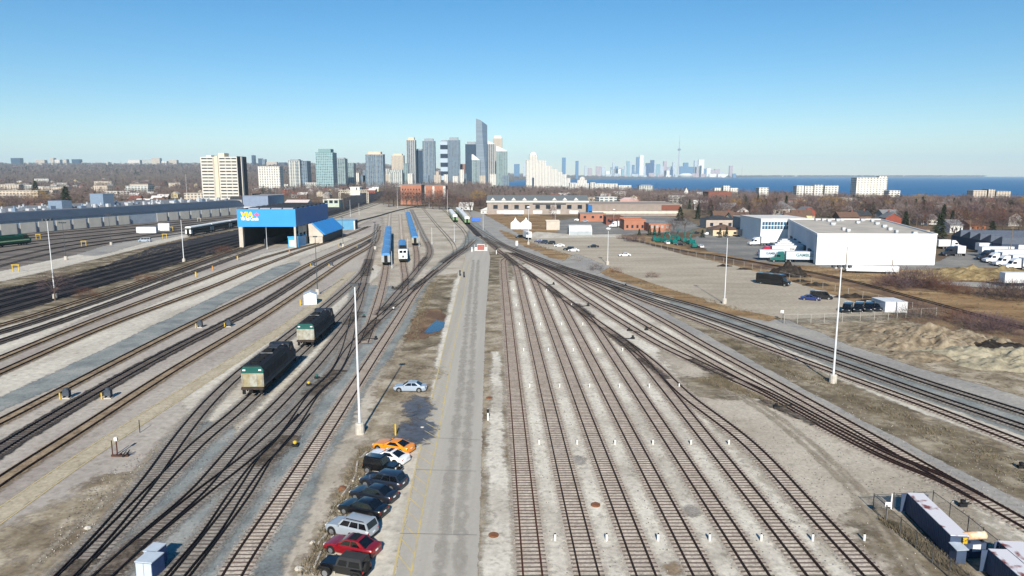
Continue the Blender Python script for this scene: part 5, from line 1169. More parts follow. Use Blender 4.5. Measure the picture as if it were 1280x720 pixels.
# tap stand with debris
r = thing('pipe_stand', 'rusty pipe stand with a pale cap and loose metal scraps left of the ballast', 'pipe stand', (*P(145, 571), 0), 0)
q = MB(); q.tube((-.35, 0, 0), (-.35, 0, 1.9), .06, n=8); q.tube((0, .3, 0), (0, .3, 2.1), .07, n=8); q.box(-.5, 1.4, -.1, .1, .05, .25); q.build('rusty_pipe', RAIL3, r)
q = MB(); q.box(-.14, .2, .1, .35, 1.8, 2.2); q.build('cap', SIGNW, r)
q = MB()
for i in range(9): a = i * .5; q.tube((.3 + .12 * i, .3 * math.sin(i), .1), (.6 + .13 * i, .5 * math.cos(i * 2), .5 + .3 * math.sin(i * 3) ** 2), .05, n=5)
q.build('scrap_metal', DARKM, r)
for q_, lab in [((48, 299), 'pair of yellow frames beside the dark green locomotive'), ((105, 308), 'small yellow stand between two commuter yard tracks'), ((206, 298.5), 'yellow stand behind the small truck in the commuter yard'), ((249, 277), 'cream barrier frame before the workshop doors'), ((20, 340), 'yellow stand beside the pale service road at the far left'), ((214, 289), 'yellow works machine beside the white works cabin')]:
    r = thing('yard_stand', lab, 'stand', (*P(*q_), 0), 0, 'yellow stands in the commuter yard')
    q = MB(); q.box(-1.1, -.9, -.1, .1, 0, 2.2); q.build('post', YELP if 'cream' not in lab else CONC, r); q = MB(); q.box(.9, 1.1, -.1, .1, 0, 2.2); q.build('post', YELP if 'cream' not in lab else CONC, r); q = MB(); q.box(-1.3, 1.3, -.12, .12, 2.2, 2.45); q.build('crossbar', YELP if 'cream' not in lab else CONC, r)
simple_post('marker_rod', 'thin dark rod standing in the paving right of the yellow walkway', 'post', (175, 541), 1.6, .05, DARKM)
# switch stands: machine and throw bar by each turnout
TEALM = paint('switch_teal', srgb(50, 96, 92), rough=.6)
def switch(label, q_, px_to, mat=YELP, tall=False):
    X, Y = P(*q_); B = Vector(P(*px_to)) - Vector((X, Y)); r = thing('switch_stand', label, 'switch stand', (X, Y, .1), 0, 'switch stands')
    q = MB(); q.box(-.35, .35, -.2, .2, 0, .3); q.build('base', DARKM, r)
    q = MB(); q.tube((0, 0, .25), (0, 0, .55 if not tall else 1.8), .09, n=8); q.lathe([(.22, .4), (.24, .62), (.05, .7)], 10); q.build('machine', mat, r)
    q = MB(); q.tube((0, 0, .12), (B.x, B.y, .12), .06, n=6); q.tube((.2 * abs(B.y) / B.length, .2, .1), (B.x, B.y + .3, .1), .05, n=6); q.build('throw_bar', DARKM, r)
for lab, a, b, m_ in [('yellow switch stand at the bottom right of the ballast fan', (369, 559), (350, 560), YELP), ('yellow switch stand to the right of the front locomotive', (386, 483), (405, 484), YELP), ('teal switch stand just above the yellow one by the front locomotive', (396, 474), (415, 474), TEALM),
                      ('pale switch stand beside the outer ballast track', (492, 388), (480, 389), SIGNW), ('teal switch stand under the top of the tall white pole', (455, 397), (440, 398), TEALM), ('dark switch stand on the diagonal before the outer track', (470, 425), (455, 424), DARKM), ('low switch stand at the crossing below the white locomotive', (491, 361), (500, 361), DARKM),
                      ('switch stand at the throat end of the ballast fan', (466, 338), (458, 338), DARKM), ('dark switch stand at the third branch of the ladder', (735, 383), (724, 384), DARKM), ('dark switch stand at the nearest ladder branch on the right', (791, 424), (776, 425), DARKM),
                      ('dark switch stand at the upper ladder branch', (692, 356), (682, 357), DARKM), ('spiky switch stand between the ladder and the diagonal tracks', (786, 414), (800, 417), DARKM), ('small dark stand beside the middle diagonal track', (808, 413), (815, 410), DARKM), ('dark switch stand on the dark ballast by the side road', (773, 366), (764, 362), DARKM),
                      ('black switch stand beside the long blue container fence', (1203, 634), (1214, 632), DARKM), ('low black switch stand in the lower middle right', (970, 511), (990, 508), DARKM), ('small dark stand on the side road ballast near the throat', (782, 358), (774, 358), DARKM), ('black stand in the weeds at the far right', (1276, 586), (1290, 590), DARKM)]: switch(lab, a, b, m_)
# red barrier at the end of the central road
r = thing('road_barrier', 'red and white barrier gate closing the far end of the central road', 'barrier', (*P(601, 313.5), 0), 0); r.scale = (.72, .72, .72)
RB = paint('barrier_red', srgb(160, 96, 90), rough=.8); 
for i in range(5):
    q = MB(); q.box(-3.4 + i * 1.4, -2.1 + i * 1.4, -.05, .05, .5, 3.6) if i in (1, 2, 3) else q.box(-3.4 + i * 1.4, -2.1 + i * 1.4, -.05, .05, .5, 2.0); q.build('panel', RB if i in (1, 2, 3) else SIGNW, r)
q = MB(); q.box(-3.6, 3.8, -.1, .1, .1, .4); q.box(-2.0, 2.2, -.08, .08, 3.6, 3.9); q.build('beam', SIGNW, r)
for x in (-3.5, -2.05, 2.2, 3.7): q = MB(); q.tube((x, .15, 0), (x, .15, 3.6), .1, n=8); q.build('post', SIGNW, r)
simple_post('delineator', 'white post left of the red barrier', 'post', (590, 315), 2.0, .25, SIGNW)
simple_post('delineator', 'white and black post right of the red barrier', 'post', (620.5, 318), 2.6, .16, SIGNW, (.6, .8), hm=BLACKP)
# drain covers, boulders, litter
COVER = paint('rusty_cover', srgb(126, 84, 58), rough=.85, var=.2)
for q_, lab in [((617, 670), 'rusty round drain cover in the right shoulder of the road'), ((744.5, 632), 'rust brown drain cover between the second and third storage tracks'), ((611.5, 498), 'small rusty cover in the right shoulder beyond the marker post')]:
    m = MB(); m.lathe([(.45, 0), (.45, .12), (.38, .16), (.02, .17)], 14); tag(m.build('drain_cover', COVER, None, (*P(*q_), .03)), lab, 'drain cover')
ROCK = paint('pale_stone', srgb(196, 190, 178), rough=.9, var=.15, scale=2)
def rock(q_, s, lab, m=None):
    bm = bmesh.new(); bmesh.ops.create_icosphere(bm, subdivisions=2, radius=s)
    for v in bm.verts: v.co *= 1 + .3 * mnoise.noise(v.co / s * 1.3 + Vector((q_[0], q_[1], 0))); v.co.z *= .6
    me = bpy.data.meshes.new('stone'); bm.to_mesh(me); bm.free(); me.materials.append(m or ROCK); o = link('stone', me, None, (*P(*q_), s * .25)); tag(o, lab, 'stone', 'stones lying about the yard')
for q_, s, lab in [((374, 712), .35, 'pale stone at the foot of the dirt bank near the black soft top'), ((391, 679), .25, 'small white stone left of the dark red sedan'), ((428, 612), .45, 'brown lump on the dirt bank left of the slate sedan'), ((452, 543), .3, 'pale stone by the foot of the tall white pole'), ((528, 535), .25, 'white stone by the wet patch behind the orange coupe'), ((110, 661), .3, 'white stone on the blue ballast left of the tracks')]: rock(q_, s, lab, COVER if 'brown' in lab else None)
for q_, lab in [((580, 347), 'lower dark stump on the dirt left of the central road'), ((575, 345), 'dark marker stump on the dirt left of the central road')]: simple_post('marker_stump', lab, 'post', q_, 1.8, .22, BLACKP)
# ================= buildings near the yard =================
def wallmat(nm, c, **k): return paint('wall_' + nm, c, rough=.85, var=k.pop('var', .08), scale=k.pop('scale', .35), **k)
ROOFG = paint('roof_grey_gravel', srgb(182, 174, 162), rough=.95, var=.12, scale=.15); ROOFD = paint('roof_dark', srgb(58, 60, 64), rough=.9, var=.15, scale=.5)
ROOFL = paint('roof_light', srgb(206, 204, 200), rough=.9, var=.08, scale=.3); ROOFB = paint('roof_brown', srgb(104, 82, 70), rough=.9, var=.15); ROOFM = paint('roof_mid_grey', srgb(122, 122, 124), rough=.9, var=.12)
WIND = paint('window_glass', srgb(40, 48, 58), rough=.12, var=.1, spec=.6)
WHITEW = wallmat('white', srgb(206, 206, 202)); BRICKO = wallmat('orange_brick', srgb(162, 110, 88)); BRICKB = wallmat('brown_brick', srgb(120, 74, 62)); BEIGE = wallmat('beige', srgb(204, 184, 154)); GREYW = wallmat('grey', srgb(158, 154, 150)); TANW = wallmat('tan', srgb(180, 164, 142))
FOOT = []
def bldg(name, label, cat, xs, yb, yt, depth, wall, roof, kind='flat', rz=0.0, wins=None, group=None, eave=None, Y=None, base=None, parapet=True):
    if Y is None: X0, Y = P(xs[0], yb)
    z0 = terrain(0 if abs(xs[0] - 640) < 5 else XA((xs[0] + xs[1]) / 2, Y), Y) if base is None else base
    X0 = XA(xs[0], Y, z0); X1 = XA(xs[1], Y, z0)
    H = HT(yt, Y) - z0; W = X1 - X0; cx = (X0 + X1) / 2
    FOOT.append((cx, Y + depth / 2, max(W, depth) * .62))
    r = thing(name, label, cat, (cx, Y, z0), rz, group)
    he = H if kind == 'flat' else (HT(eave, Y) - z0 if eave else H * .6)
    q = MB(); q.box(-W / 2, W / 2, 0, depth, -3, he); q.build('wall', wall, r)
    if kind == 'flat':
        q = MB(); q.box(-W / 2 - .15, W / 2 + .15, -.15, depth + .15, he, he + .12)
        if parapet: q.box(-W / 2 - .2, W / 2 + .2, -.2, .2, he + .12, he + .5); q.box(-W / 2 - .2, W / 2 + .2, depth - .2, depth + .2, he + .12, he + .5)
        q.build('roof', roof, r)
    elif kind == 'gable':     # ridge along x
        e = .5; q = MB(); q.ext_x([(-e, he - .15), (depth / 2, H), (depth + e, he - .15), (depth / 2, H - .25)], -W / 2 - e, W / 2 + e); q.build('roof', roof, r)
        g = MB(); g.ext_x([(0.02, he), (depth - .02, he), (depth / 2, H - .3)], -W / 2 + .01, W / 2 - .01); g.build('gable_wall', wall, r)
    elif kind == 'front':     # gable facing the viewer
        e = .5; q = MB(); q.ext_y([(-W / 2 - e, he - .15), (0, H), (W / 2 + e, he - .15), (0, H - .3)], -e, depth + e); q.build('roof', roof, r)
        g = MB(); g.ext_y([(-W / 2, he), (W / 2, he), (0, H - .3)], .01, depth - .01); g.build('gable_wall', wall, r)
    elif kind == 'hip':
        e = .5; k = min(W, depth) / 2
        q = MB(); a = [(-W / 2 - e, -e, he), (W / 2 + e, -e, he), (W / 2 + e, depth + e, he), (-W / 2 - e, depth + e, he)]
        q.add(a + [(-W / 2 + k, depth / 2, H), (W / 2 - k, depth / 2, H)], [(3, 2, 1, 0), (0, 1, 5, 4), (1, 2, 5), (2, 3, 4, 5), (3, 0, 4)]); q.build('roof', roof, r)
    for w in (wins or []):
        u0, u1, v0, v1 = w[:4]; q = MB(); q.box(-W / 2 + u0 * W, -W / 2 + u1 * W, -.06, .02, v0 * he, v1 * he); q.build(w[5] if len(w) > 5 else 'window', w[4] if len(w) > 4 else WIND, r)
    return r, W, he, H
def grid(n, v0, v1, f=.55, a=.03, b=.97, m=None):
    s = (b - a) / n; return [(a + i * s + s * (1 - f) / 2, a + i * s + s * (1 + f) / 2, v0, v1) + ((m,) if m else ()) for i in range(n)]

# ---- blue fronted maintenance shed
BLUEF = paint('fascia_blue', srgb(52, 142, 214), rough=.5, var=.04, scale=.2); BLUES = paint('fascia_shaded_blue', srgb(24, 98, 160), rough=.5, var=.05, scale=.2)  # side blue is the front blue with shade put into its colour
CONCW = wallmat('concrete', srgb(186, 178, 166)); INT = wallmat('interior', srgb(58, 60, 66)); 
Y0 = 304.0; XL = XA(299, Y0); XR = XA(371, Y0); DS = 60.0
zt = HT(261.5, Y0); zb_ = HT(283.5, Y0); W = XR - XL
shed = thing('maintenance_shed', 'large open railway shed with a bright blue fascia and yellow lettering', 'train shed', ((XL + XR) / 2, Y0, 0), R(1.4)); FOOT.append(((XL + XR) / 2, Y0 + 30, 40))
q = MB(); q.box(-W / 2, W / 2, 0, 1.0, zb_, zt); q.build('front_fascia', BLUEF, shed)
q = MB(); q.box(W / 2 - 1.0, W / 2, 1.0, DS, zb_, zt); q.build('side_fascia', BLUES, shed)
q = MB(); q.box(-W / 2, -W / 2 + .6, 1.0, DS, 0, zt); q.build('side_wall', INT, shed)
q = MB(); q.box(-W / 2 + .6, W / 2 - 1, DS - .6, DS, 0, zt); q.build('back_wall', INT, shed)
q = MB(); q.box(-W / 2 + .6, W / 2 - 1.0, 1.0, DS - .6, zt - 1.4, zt - .9); q.build('roof', ROOFD, shed)
q = MB(); q.box(-W / 2 + .3, -W / 2 + 2.0, .1, 2.0, 0, zb_); q.build('front_pillar', CONCW, shed)
q = MB(); q.box(W / 2 - 1.0, W / 2 - .2, .1, .9, 0, zb_); q.build('front_pillar', CONCW, shed)
for i in range(1, 11):
    q = MB(); q.box(W / 2 - .8, W / 2 - .2, i * 5.8, i * 5.8 + .6, 0, zb_); q.build('side_post', CONCW, shed)
q = MB(); q.box(W / 2 - .7, W / 2 - .3, 6.6, DS, zb_ - 3.2, zb_ - .4); q.build('side_glazing', paint('translucent_panel', srgb(150, 154, 150), rough=.5, var=.2, scale=.3), shed)
q = MB(); q.box(-W / 2 + 16, W / 2 - 3, 30, 30.4, zb_ - 4, zb_); q.build('hanging_screen', paint('screen_grey', srgb(150, 152, 150), rough=.7), shed)
q = MB(); q.box(-W / 2 + 10, -W / 2 + 10.5, 3, DS - 2, 0, 3.5); q.build('platform_edge', INT, shed)
VENTW = paint('vent_white', srgb(150, 154, 162), rough=.6, var=.08); VENTD = paint('vent_dark', srgb(38, 40, 46), rough=.7)
for j in range(7):
    for i in range(4):
        x = -W / 2 + 3.4 + i * (W - 5) / 4; y = 3.5 + j * 8
        q = MB(); q.ext_x([(y, zt - .9), (y + 1.4, zt + .3), (y + 2.8, zt + .3), (y + 2.8, zt - .9)], x, x + 4.4); q.build('roof_vent', VENTW, shed)
        q = MB(); q.box(x, x + 5.6, y + 2.82, y + 6.6, zt - .9, zt + .6); q.build('vent_hood', VENTD, shed)
YLOGO = paint('logo_yellow', srgb(246, 186, 44), rough=.5, var=.02); PINK = paint('logo_pink', srgb(226, 92, 132), rough=.5, var=.02); WLOGO = paint('logo_white', srgb(236, 240, 244), rough=.5, var=.02)
u = lambda px: -W / 2 + (px - 299) / 72 * W
zz = lambda py: HT(py, Y0)
t_ = text_mesh('VIA', (zz(265.3) - zz(271.5)) * 1.32, YLOGO, .16, .12, .06); o = put_text(t_, shed, (u(311), -.09, zz(268.4)), (PI / 2, 0, 0)); o.name = 'logo_lettering'
bb = [v.co.x for v in t_.vertices]; o.scale.x = (u(319) - u(303.5)) / (max(bb) - min(bb))
t_ = text_mesh('VIA Rail Canada', 2.0, WLOGO, .05, 0, .06); o = put_text(t_, shed, (u(314.5), -.09, zz(273.6)), (PI / 2, 0, 0)); o.name = 'name_lettering'
bb = [v.co.x for v in t_.vertices]; o.scale.x = (u(325.5) - u(303.8)) / (max(bb) - min(bb))
def leaf(r):
    pts = [(0, 1), (.16, .62), (.4, .74), (.34, .2), (.62, .46), (.7, .3), (1, .36), (.88, .06), (1, -.06), (.52, -.42), (.58, -.62), (.06, -.54), (.06, -1), (-.06, -1), (-.06, -.54), (-.58, -.62), (-.52, -.42), (-1, -.06), (-.88, .06), (-1, .36), (-.7, .3), (-.62, .46), (-.34, .2), (-.4, .74), (-.16, .62)]
    return [(a * r, b * r) for a, b in pts]
q = MB(); q.ext_y([(u(323.3) + a, zz(268.3) + b) for a, b in leaf((zz(265.5) - zz(271)) / 2 * 1.05)], -.1, -.01); q.build('leaf_emblem', PINK, shed)
# annex with blue lean-to roof
ANXB = paint('annex_blue_roof', srgb(46, 136, 206), rough=.45, var=.05, scale=.3)
Xa, Ya = P(386, 304.5); Xb = XA(404, Ya); wA = Xb - Xa
r = thing('shed_annex', 'concrete annex with a steep bright blue lean-to roof beside the blue shed', 'annex', (Xa, Ya, 0), R(1.4)); FOOT.append((Xa + 6, Ya + 20, 25))
hz1 = HT(280, Ya); hz0 = HT(293.5, Ya); D_ = 42
q = MB(); q.box(.3, wA - .3, .3, D_, 0, HT(296, Ya)); q.build('base_wall', CONCW, r)
q = MB(); q.ext_y([(0, HT(295.8, Ya)), (wA, HT(295.8, Ya)), (wA, hz0), (1.6, hz1), (0, hz1)], 0, D_); q.build('wall', CONCW, r)
q = MB(); q.ext_y([(1.2, hz1 + .15), (1.8, hz1 + .45), (wA + .8, hz0 + .05), (wA + .6, hz0 - .25)], 1.2, D_ + .5); q.build('roof', ANXB, r)
q = MB(); q.box(wA + .02, wA + .12, 1.5, D_ - 1, .2, hz0 - .4); q.build('side_door_or_shade', paint('annex_wall_shade', srgb(50, 54, 62), rough=.7), r)  # dark sheet painting the shade on the side wall, not a door
# small blue kiosk, blue container building
KB = paint('kiosk_blue', srgb(66, 160, 214), rough=.5, var=.05)
r, w_, he, H = bldg('kiosk', 'little light blue kiosk with a white door under the corner of the shed', 'kiosk', (360.5, 373), 309, 297, 12, KB, KB, 'flat', wins=[(.12, .75, .08, .72, WHITEW, 'door')])
BS = wallmat('steel_blue', srgb(92, 146, 178))
r, w_, he, H = bldg('site_office', 'long low steel blue cabin with a dark end beyond the annex', 'cabin', (421, 444), 287, 275.5, 7, BS, paint('cabin_roof', srgb(96, 130, 160), rough=.6), 'flat', wins=[(.93, 1.0, 0, .95, WHITEW, 'corner_post')])
q = MB(); q.box(w_ / 2 + .02, w_ / 2 + .1, .5, 6.5, .2, he - .2); q.build('end_door', DARKM, r)
# ---- long workshop behind the commuter yard
A = Vector((-264, 363)) - Vector((49, 192)).normalized() * 70; B = Vector(P(305, 268)); d = B - A; Lw = d.length; hd = math.atan2(d.y, d.x)
WS_W = wallmat('pale_blue_steel', srgb(156, 166, 178)); WS_R = paint('workshop_roof_blue', srgb(62, 74, 90), rough=.6, var=.06, scale=.2); WS_D = wallmat('panel_beige', srgb(190, 186, 176), var=.06)
ws = thing('long_workshop', 'very long low workshop with beige bay panels under a blue grey sloped roof edge', 'workshop', (A.x, A.y, 0), hd); 
q = MB(); q.box(0, Lw, 0, 75, 0, 7.6); q.build('wall', WS_W, ws)
q = MB(); q.ext_x([(-.6, 7.4), (3.4, 11.0), (6.0, 11.3), (75, 11.3), (75, 7.62), (-.2, 7.62)], 0, Lw); q.build('roof', WS_R, ws)
q = MB(); q.box(2, Lw - 2, 6.2, 74, 11.31, 11.45); q.build('roof_deck', ROOFM, ws)
n = 0; x = 4.0
gapv = {14, 15}
while x < Lw - 14:
    if n not in gapv:
        q = MB(); q.box(x, x + 9.2, -.25, -.02, .3, 5.9); q.build('bay_panel', WS_D, ws)
        q = MB(); q.box(x + 9.5, x + 10.3, -.5, -.02, .6, 3.4); q.build('bay_pylon', paint('pylon_dark', srgb(70, 76, 88), rough=.7), ws)
    x += 11.2; n += 1
UNITW = paint('roof_unit_white', srgb(182, 186, 190), rough=.6, var=.15); UNITB = paint('roof_unit_blue', srgb(120, 138, 158), rough=.6)
for i in range(96):
    x = 3 + i * (Lw - 8) / 96 + random.uniform(-1, 1); y = random.uniform(7, 24); a, b_, h = random.uniform(1.2, 4.0), random.uniform(1.2, 2.6), random.uniform(.8, 2.2)
    q = MB(); q.box(x, x + a, y, y + b_, 11.45, 11.45 + h)
    if i % 3 == 0: q.lathe([(.5, 0), (.5, h + .9), (.7, h + 1.1), (.1, h + 1.4)], 8, (x + a * .5, y + b_ * .5, 11.45))
    q.build('roof_unit', UNITB if i % 5 == 0 else UNITW, ws)
for px, h, w_ in ((126, 8.0, 9.0), (74, 4.6, 7.0)):
    t = next(t for t in np.linspace(0, 1, 400) if PX(*(A + d * t + Vector((-d.y, d.x)).normalized() * 16), 11)[0] > px) * Lw
    q = MB(); q.box(t, t + w_, 14, 24, 11.45, 11.45 + h); q.build('plant_room', UNITB, ws)
for i in range(12): FOOT.append((*(A + d * (i / 11) + Vector((-d.y, d.x)).normalized() * 38), 50))
r, w_, he, H = bldg('workshop_end_block', 'taller blue grey block at the right end of the long workshop', 'workshop block', (304.5, 336), 268, 245, 40, wallmat('slate_blue', srgb(124, 138, 160)), ROOFM, 'flat', wins=[(.02, .98, .0, .42, WS_D, 'bay_panel')] )
# buildings behind the shed
PGREEN = paint('roof_pale_green', srgb(160, 190, 178), rough=.7, var=.08)
bldg('depot_building', 'low depot with a pale green roof behind the blue shed', 'depot', (338, 392), 266, 256, 24, wallmat('pale_green', srgb(168, 186, 178)), PGREEN, 'gable', eave=259)
bldg('depot_building', 'white roofed depot behind the pale green one', 'depot', (356, 384), 257, 250, 20, WHITEW, paint('roof_pinkish', srgb(214, 200, 194), rough=.8), 'gable', eave=253.5)
bldg('depot_building', 'dark windowed depot left of the white signal bridge', 'depot', (404, 424), 259, 250, 16, wallmat('pale_sage', srgb(178, 188, 172)), ROOFL, 'flat', wins=grid(3, .55, .95, .7))
bldg('station_building', 'small white building beyond the signal bridge', 'building', (437, 450), 244, 234, 14, WHITEW, ROOFL, 'flat')
# signal bridge across the main line
CREAM = paint('gantry_cream', srgb(214, 206, 188), rough=.6)
Xg, Yg = P(425, 255); X2, Y2 = P(467, 254); gw = X2 - Xg; hg = HT(241, Yg)
r = thing('signal_bridge', 'cream lattice signal bridge spanning the main line', 'signal bridge', (Xg, Yg, 0), math.atan2(Y2 - Yg, gw))
for x in (0, gw):
    q = MB(); q.box(x - 1.1, x - .7, -.4, .4, 0, hg); q.box(x + .7, x + 1.1, -.4, .4, 0, hg)
    for k in range(5): q.tube((x - .9, 0, hg * k / 5), (x + .9, 0, hg * (k + 1) / 5), .15, n=4)
    q.build('leg', CREAM, r)
q = MB(); q.box(-1, gw + 1, -.4, .4, hg, hg + .5); q.box(-1, gw + 1, -.4, .4, hg + 2.6, hg + 3.1)
for k in range(14): q.tube((gw * k / 14, 0, hg + .3), (gw * (k + 1) / 14, 0, hg + 2.8), .18, n=4); q.tube((gw * k / 14, 0, hg + 2.8), (gw * (k + 1) / 14, 0, hg + .3), .18, n=4)
q.build('truss', CREAM, r)
for k in (.12, .35, .6, .82): q = MB(); q.box(gw * k - .5, gw * k + .5, -.9, -.45, hg + 3.1, hg + 5.4); q.build('signal_head', BLACKP, r)
# ---- apartment slab on the left
TW = wallmat('tower_white', srgb(196, 192, 184), var=.05); TD = wallmat('tower_end_shade', srgb(58, 54, 56)); TB = wallmat('tower_beige', srgb(206, 196, 172), var=.05)  # end wall tone holds the shade of the side face in its colour
Yt = 793.0; X0 = XA(254, Yt); X1 = XA(300, Yt); Wt = X1 - X0; Ht = HT(196, Yt)
tw = thing('apartment_tower', 'white banded apartment slab with an end wall toned dark for shade, left of the blue shed', 'apartment tower', (X0, Yt, 0), R(-2)); FOOT.append((X0 + 20, Yt + 14, 30))
q = MB(); q.box(0, Wt, 0, 25, -2, Ht); q.build('wall', TW, tw)
q = MB(); q.box(Wt + .02, Wt + .5, 0, 25, -2, Ht + .6); q.build('end_wall', TD, tw)
q = MB(); q.box(Wt + .5, Wt + 1.4, 9, 13, -2, Ht + .3); q.build('stair_strip', TW, tw)
q = MB(); q.box(Wt * .40, Wt * .49, -1.5, 0, -2, Ht + .4); q.build('pier', TB, tw)
q = MB(); q.box(Wt * .34, Wt * .40, -.7, 0, -2, Ht - 1); q.build('pier', wallmat('tower_pier_grey', srgb(176, 170, 160)), tw)  # shallower pier in a plain greyer wall tone
q = MB(); q.box(Wt * .46, Wt * .62, 4, 16, Ht, Ht + 4.2); q.build('penthouse', TB, tw)
q = MB(); q.box(Wt * .12, Wt * .26, 4, 12, Ht, Ht + 1.8); q.build('penthouse', TW, tw)
nf = 14
for k in range(nf):
    zf = Ht - 2.6 - k * (Ht - 2) / nf
    for a, b_ in ((.03, .18), (.19, .33), (.52, .67), (.69, .83), (.85, .98)):
        q = MB(); q.box(Wt * a, Wt * b_, -.12, .05, zf, zf + 1.25); q.build('window', WIND, tw)
# ---- white warehouse
WHB = wallmat('warehouse_white', srgb(222, 223, 223), var=.04, scale=.12); WHG = wallmat('warehouse_side', srgb(196, 202, 210), var=.1, scale=.1)
a = Vector(P(1019.5, 331)); b_ = Vector(P(1168, 331.5)); Hw = HT(293.5, a.y)
f1 = Vector((128, 322)); f2 = b_ + (f1 - a)
wh = thing('warehouse', 'large white flat roofed warehouse with a blank front wall', 'warehouse', (a.x, a.y, 0)); FOOT.append((140, 285, 50))
L2 = [(p - a) for p in (a, b_, f2 + Vector((3, 8)), f1 + Vector((1, 8)))]
q = MB(); q.prism([tuple(p) for p in L2], 0, Hw); q.build('wall', WHB, wh)
ce = sum(L2, Vector((0, 0))) / 4
q = MB(); q.prism([tuple(p + (ce - p).normalized() * .6) for p in L2], Hw, Hw + .05); q.build('roof', ROOFG, wh)
for i in range(4):
    p, r_ = L2[i], L2[(i + 1) % 4]; t = (r_ - p).normalized() * .15; n_ = Vector((t.y, -t.x))
    q = MB(); q.prism([tuple(p + n_), tuple(r_ + n_), tuple(r_ - n_ * 2), tuple(p - n_ * 2)], Hw + .06 + i * .004, Hw + .45 + i * .01); q.build('parapet', WHB, wh)
s = (L2[3] - L2[0]); sn = Vector((s.y, -s.x)).normalized() * -1.0
q = MB(); q.prism([tuple(L2[0] + s * .02 + sn * .04), tuple(L2[0] + s * .98 + sn * .04), tuple(L2[0] + s * .98 + sn * .10), tuple(L2[0] + s * .02 + sn * .10)], .3, Hw - .4); q.build('side_cladding', WHG, wh)
for i in range(5):
    p0 = L2[0] + s * (.12 + i * .16) + sn * .12; p1 = p0 + s * .07
    q = MB(); q.prism([tuple(p0), tuple(p1), tuple(p1 + sn * .5), tuple(p0 + sn * .5)], .9, 4.2); q.build('dock_door', paint('dock_dark', srgb(58, 64, 74), rough=.8), wh)
for px, py in [(1072, 279.5), (1041, 281.5), (1054, 288), (1060, 290), (1096, 281), (1105, 284.5), (1112, 288), (1120, 291.5), (1143, 293.5), (1090, 277.5), (1036, 277), (1047, 276.5), (1052, 276.2), (1020, 276), (1078, 276.5), (1028, 276.2)]:
    X, Y = P(px, py, Hw); q = MB(); w2 = random.uniform(.4, 1.0); q.box(X - a.x - w2, X - a.x + w2, Y - a.y - .7, Y - a.y + .7, Hw + .3, Hw + 1.15); q.box(X - a.x - w2 * .6, X - a.x + w2 * .6, Y - a.y - .6, Y - a.y + .6, Hw + .05, Hw + .3); q.build('roof_unit', UNITW, wh)
# office wing with window band
Yo = 329.0; Xo0 = XA(950, Yo); Xo1 = XA(999, Yo); Ho = HT(274.5, Yo)
of = thing('office_wing', 'white office wing with two rows of teal windows behind the dock trailers', 'office building', (Xo0, Yo, 0)); FOOT.append((Xo0 + 10, Yo + 15, 25))
wO = Xo1 - Xo0
q = MB(); q.box(0, wO - .1, 0, 30, 0, Ho); q.build('wall', WHB, of)
q = MB(); q.box(-.3, wO + 5, -.3, 30.3, Ho, Ho + .5); q.build('roof', ROOFL, of)
TEALG = paint('teal_glass', srgb(58, 108, 136), rough=.15, var=.2, scale=.6, spec=.5, tint=srgb(30, 50, 72))
for rw in range(2):
    for i in range(12):
        x0 = .6 + i * (wO - 1.4) / 12; q = MB(); z0 = HT(286.5 - rw * 5, Yo); q.box(x0, x0 + (wO - 1.4) / 12 - .28, -.08, .02, z0, z0 + 1.55); q.build('window', TEALG, of)
r, w_, he, H = bldg('warehouse_block', 'grey side block at the left of the office wing', 'building', (935, 949.5), 297, 274, 26, GREYW, ROOFM, 'flat')
# ---- shops and houses beyond the lot
r, w_, he, H = bldg('dormered_building', 'long building with grey roof, white fascia and a row of white dormers', 'commercial building', (609, 735), 268, 244.5, 26, wallmat('greige', srgb(152, 142, 134)), paint('roof_slate', srgb(104, 110, 112), rough=.8, var=.1), 'gable', eave=251.5, wins=grid(9, .42, .72, .42) + grid(5, .06, .3, .5, .05, .95, m=WHITEW) + [(.45, .78, .74, .82)])
q = MB(); q.box(-w_ / 2 - .5, w_ / 2 + .5, -1.0, -.55, he - 1.0, he + .3); q.build('fascia', WHITEW, r)
for px in (616, 629.5, 642, 655.6, 669, 693, 706, 720):
    x = (px - 672) / 126 * w_
    q = MB(); q.ext_y([(x - 1.9, he + .6), (x + 1.9, he + .6), (x, he + 2.8)], -.2, 6); q.build('dormer', WHITEW, r)
r, w_, he, H = bldg('shopping_strip', 'very long flat roofed shopping strip with a pale fascia band', 'shop building', (736, 852), 270, 256, 60, wallmat('taupe', srgb(142, 130, 122)), paint('roof_taupe', srgb(150, 138, 128), rough=.95, var=.08, scale=.1), 'flat', wins=[(.0, .98, .22, .42, wallmat('cream_band', srgb(206, 196, 176)), 'fascia'), (.78, .98, .5, .98, BRICKB, 'brick_panel'), (-.01, .035, .3, 1.05, BLUES, 'sign_panel')])
bldg('brick_shop', 'orange brick building at the left of the street, before the shopping strip', 'shop building', (725, 757), 277, 267.5, 14, BRICKO, ROOFM, 'flat', wins=grid(3, .45, .75, .3))
bldg('brick_shop', 'dark brown brick building right of the orange one', 'shop building', (757.5, 779), 281, 271, 14, BRICKB, ROOFB, 'flat', wins=grid(4, .4, .7, .5))
bldg('brick_shop', 'orange brick building behind the blue container trailer', 'shop building', (780, 807), 287.5, 275, 16, BRICKO, paint('roof_orange', srgb(186, 116, 84), rough=.8), 'flat', wins=grid(4, .2, .5, .4))
bldg('brick_shop', 'orange brick building with pale windows behind the small evergreens', 'shop building', (811, 838), 290, 279.5, 16, BRICKO, ROOFM, 'flat', wins=grid(4, .45, .8, .5, m=GREYW))
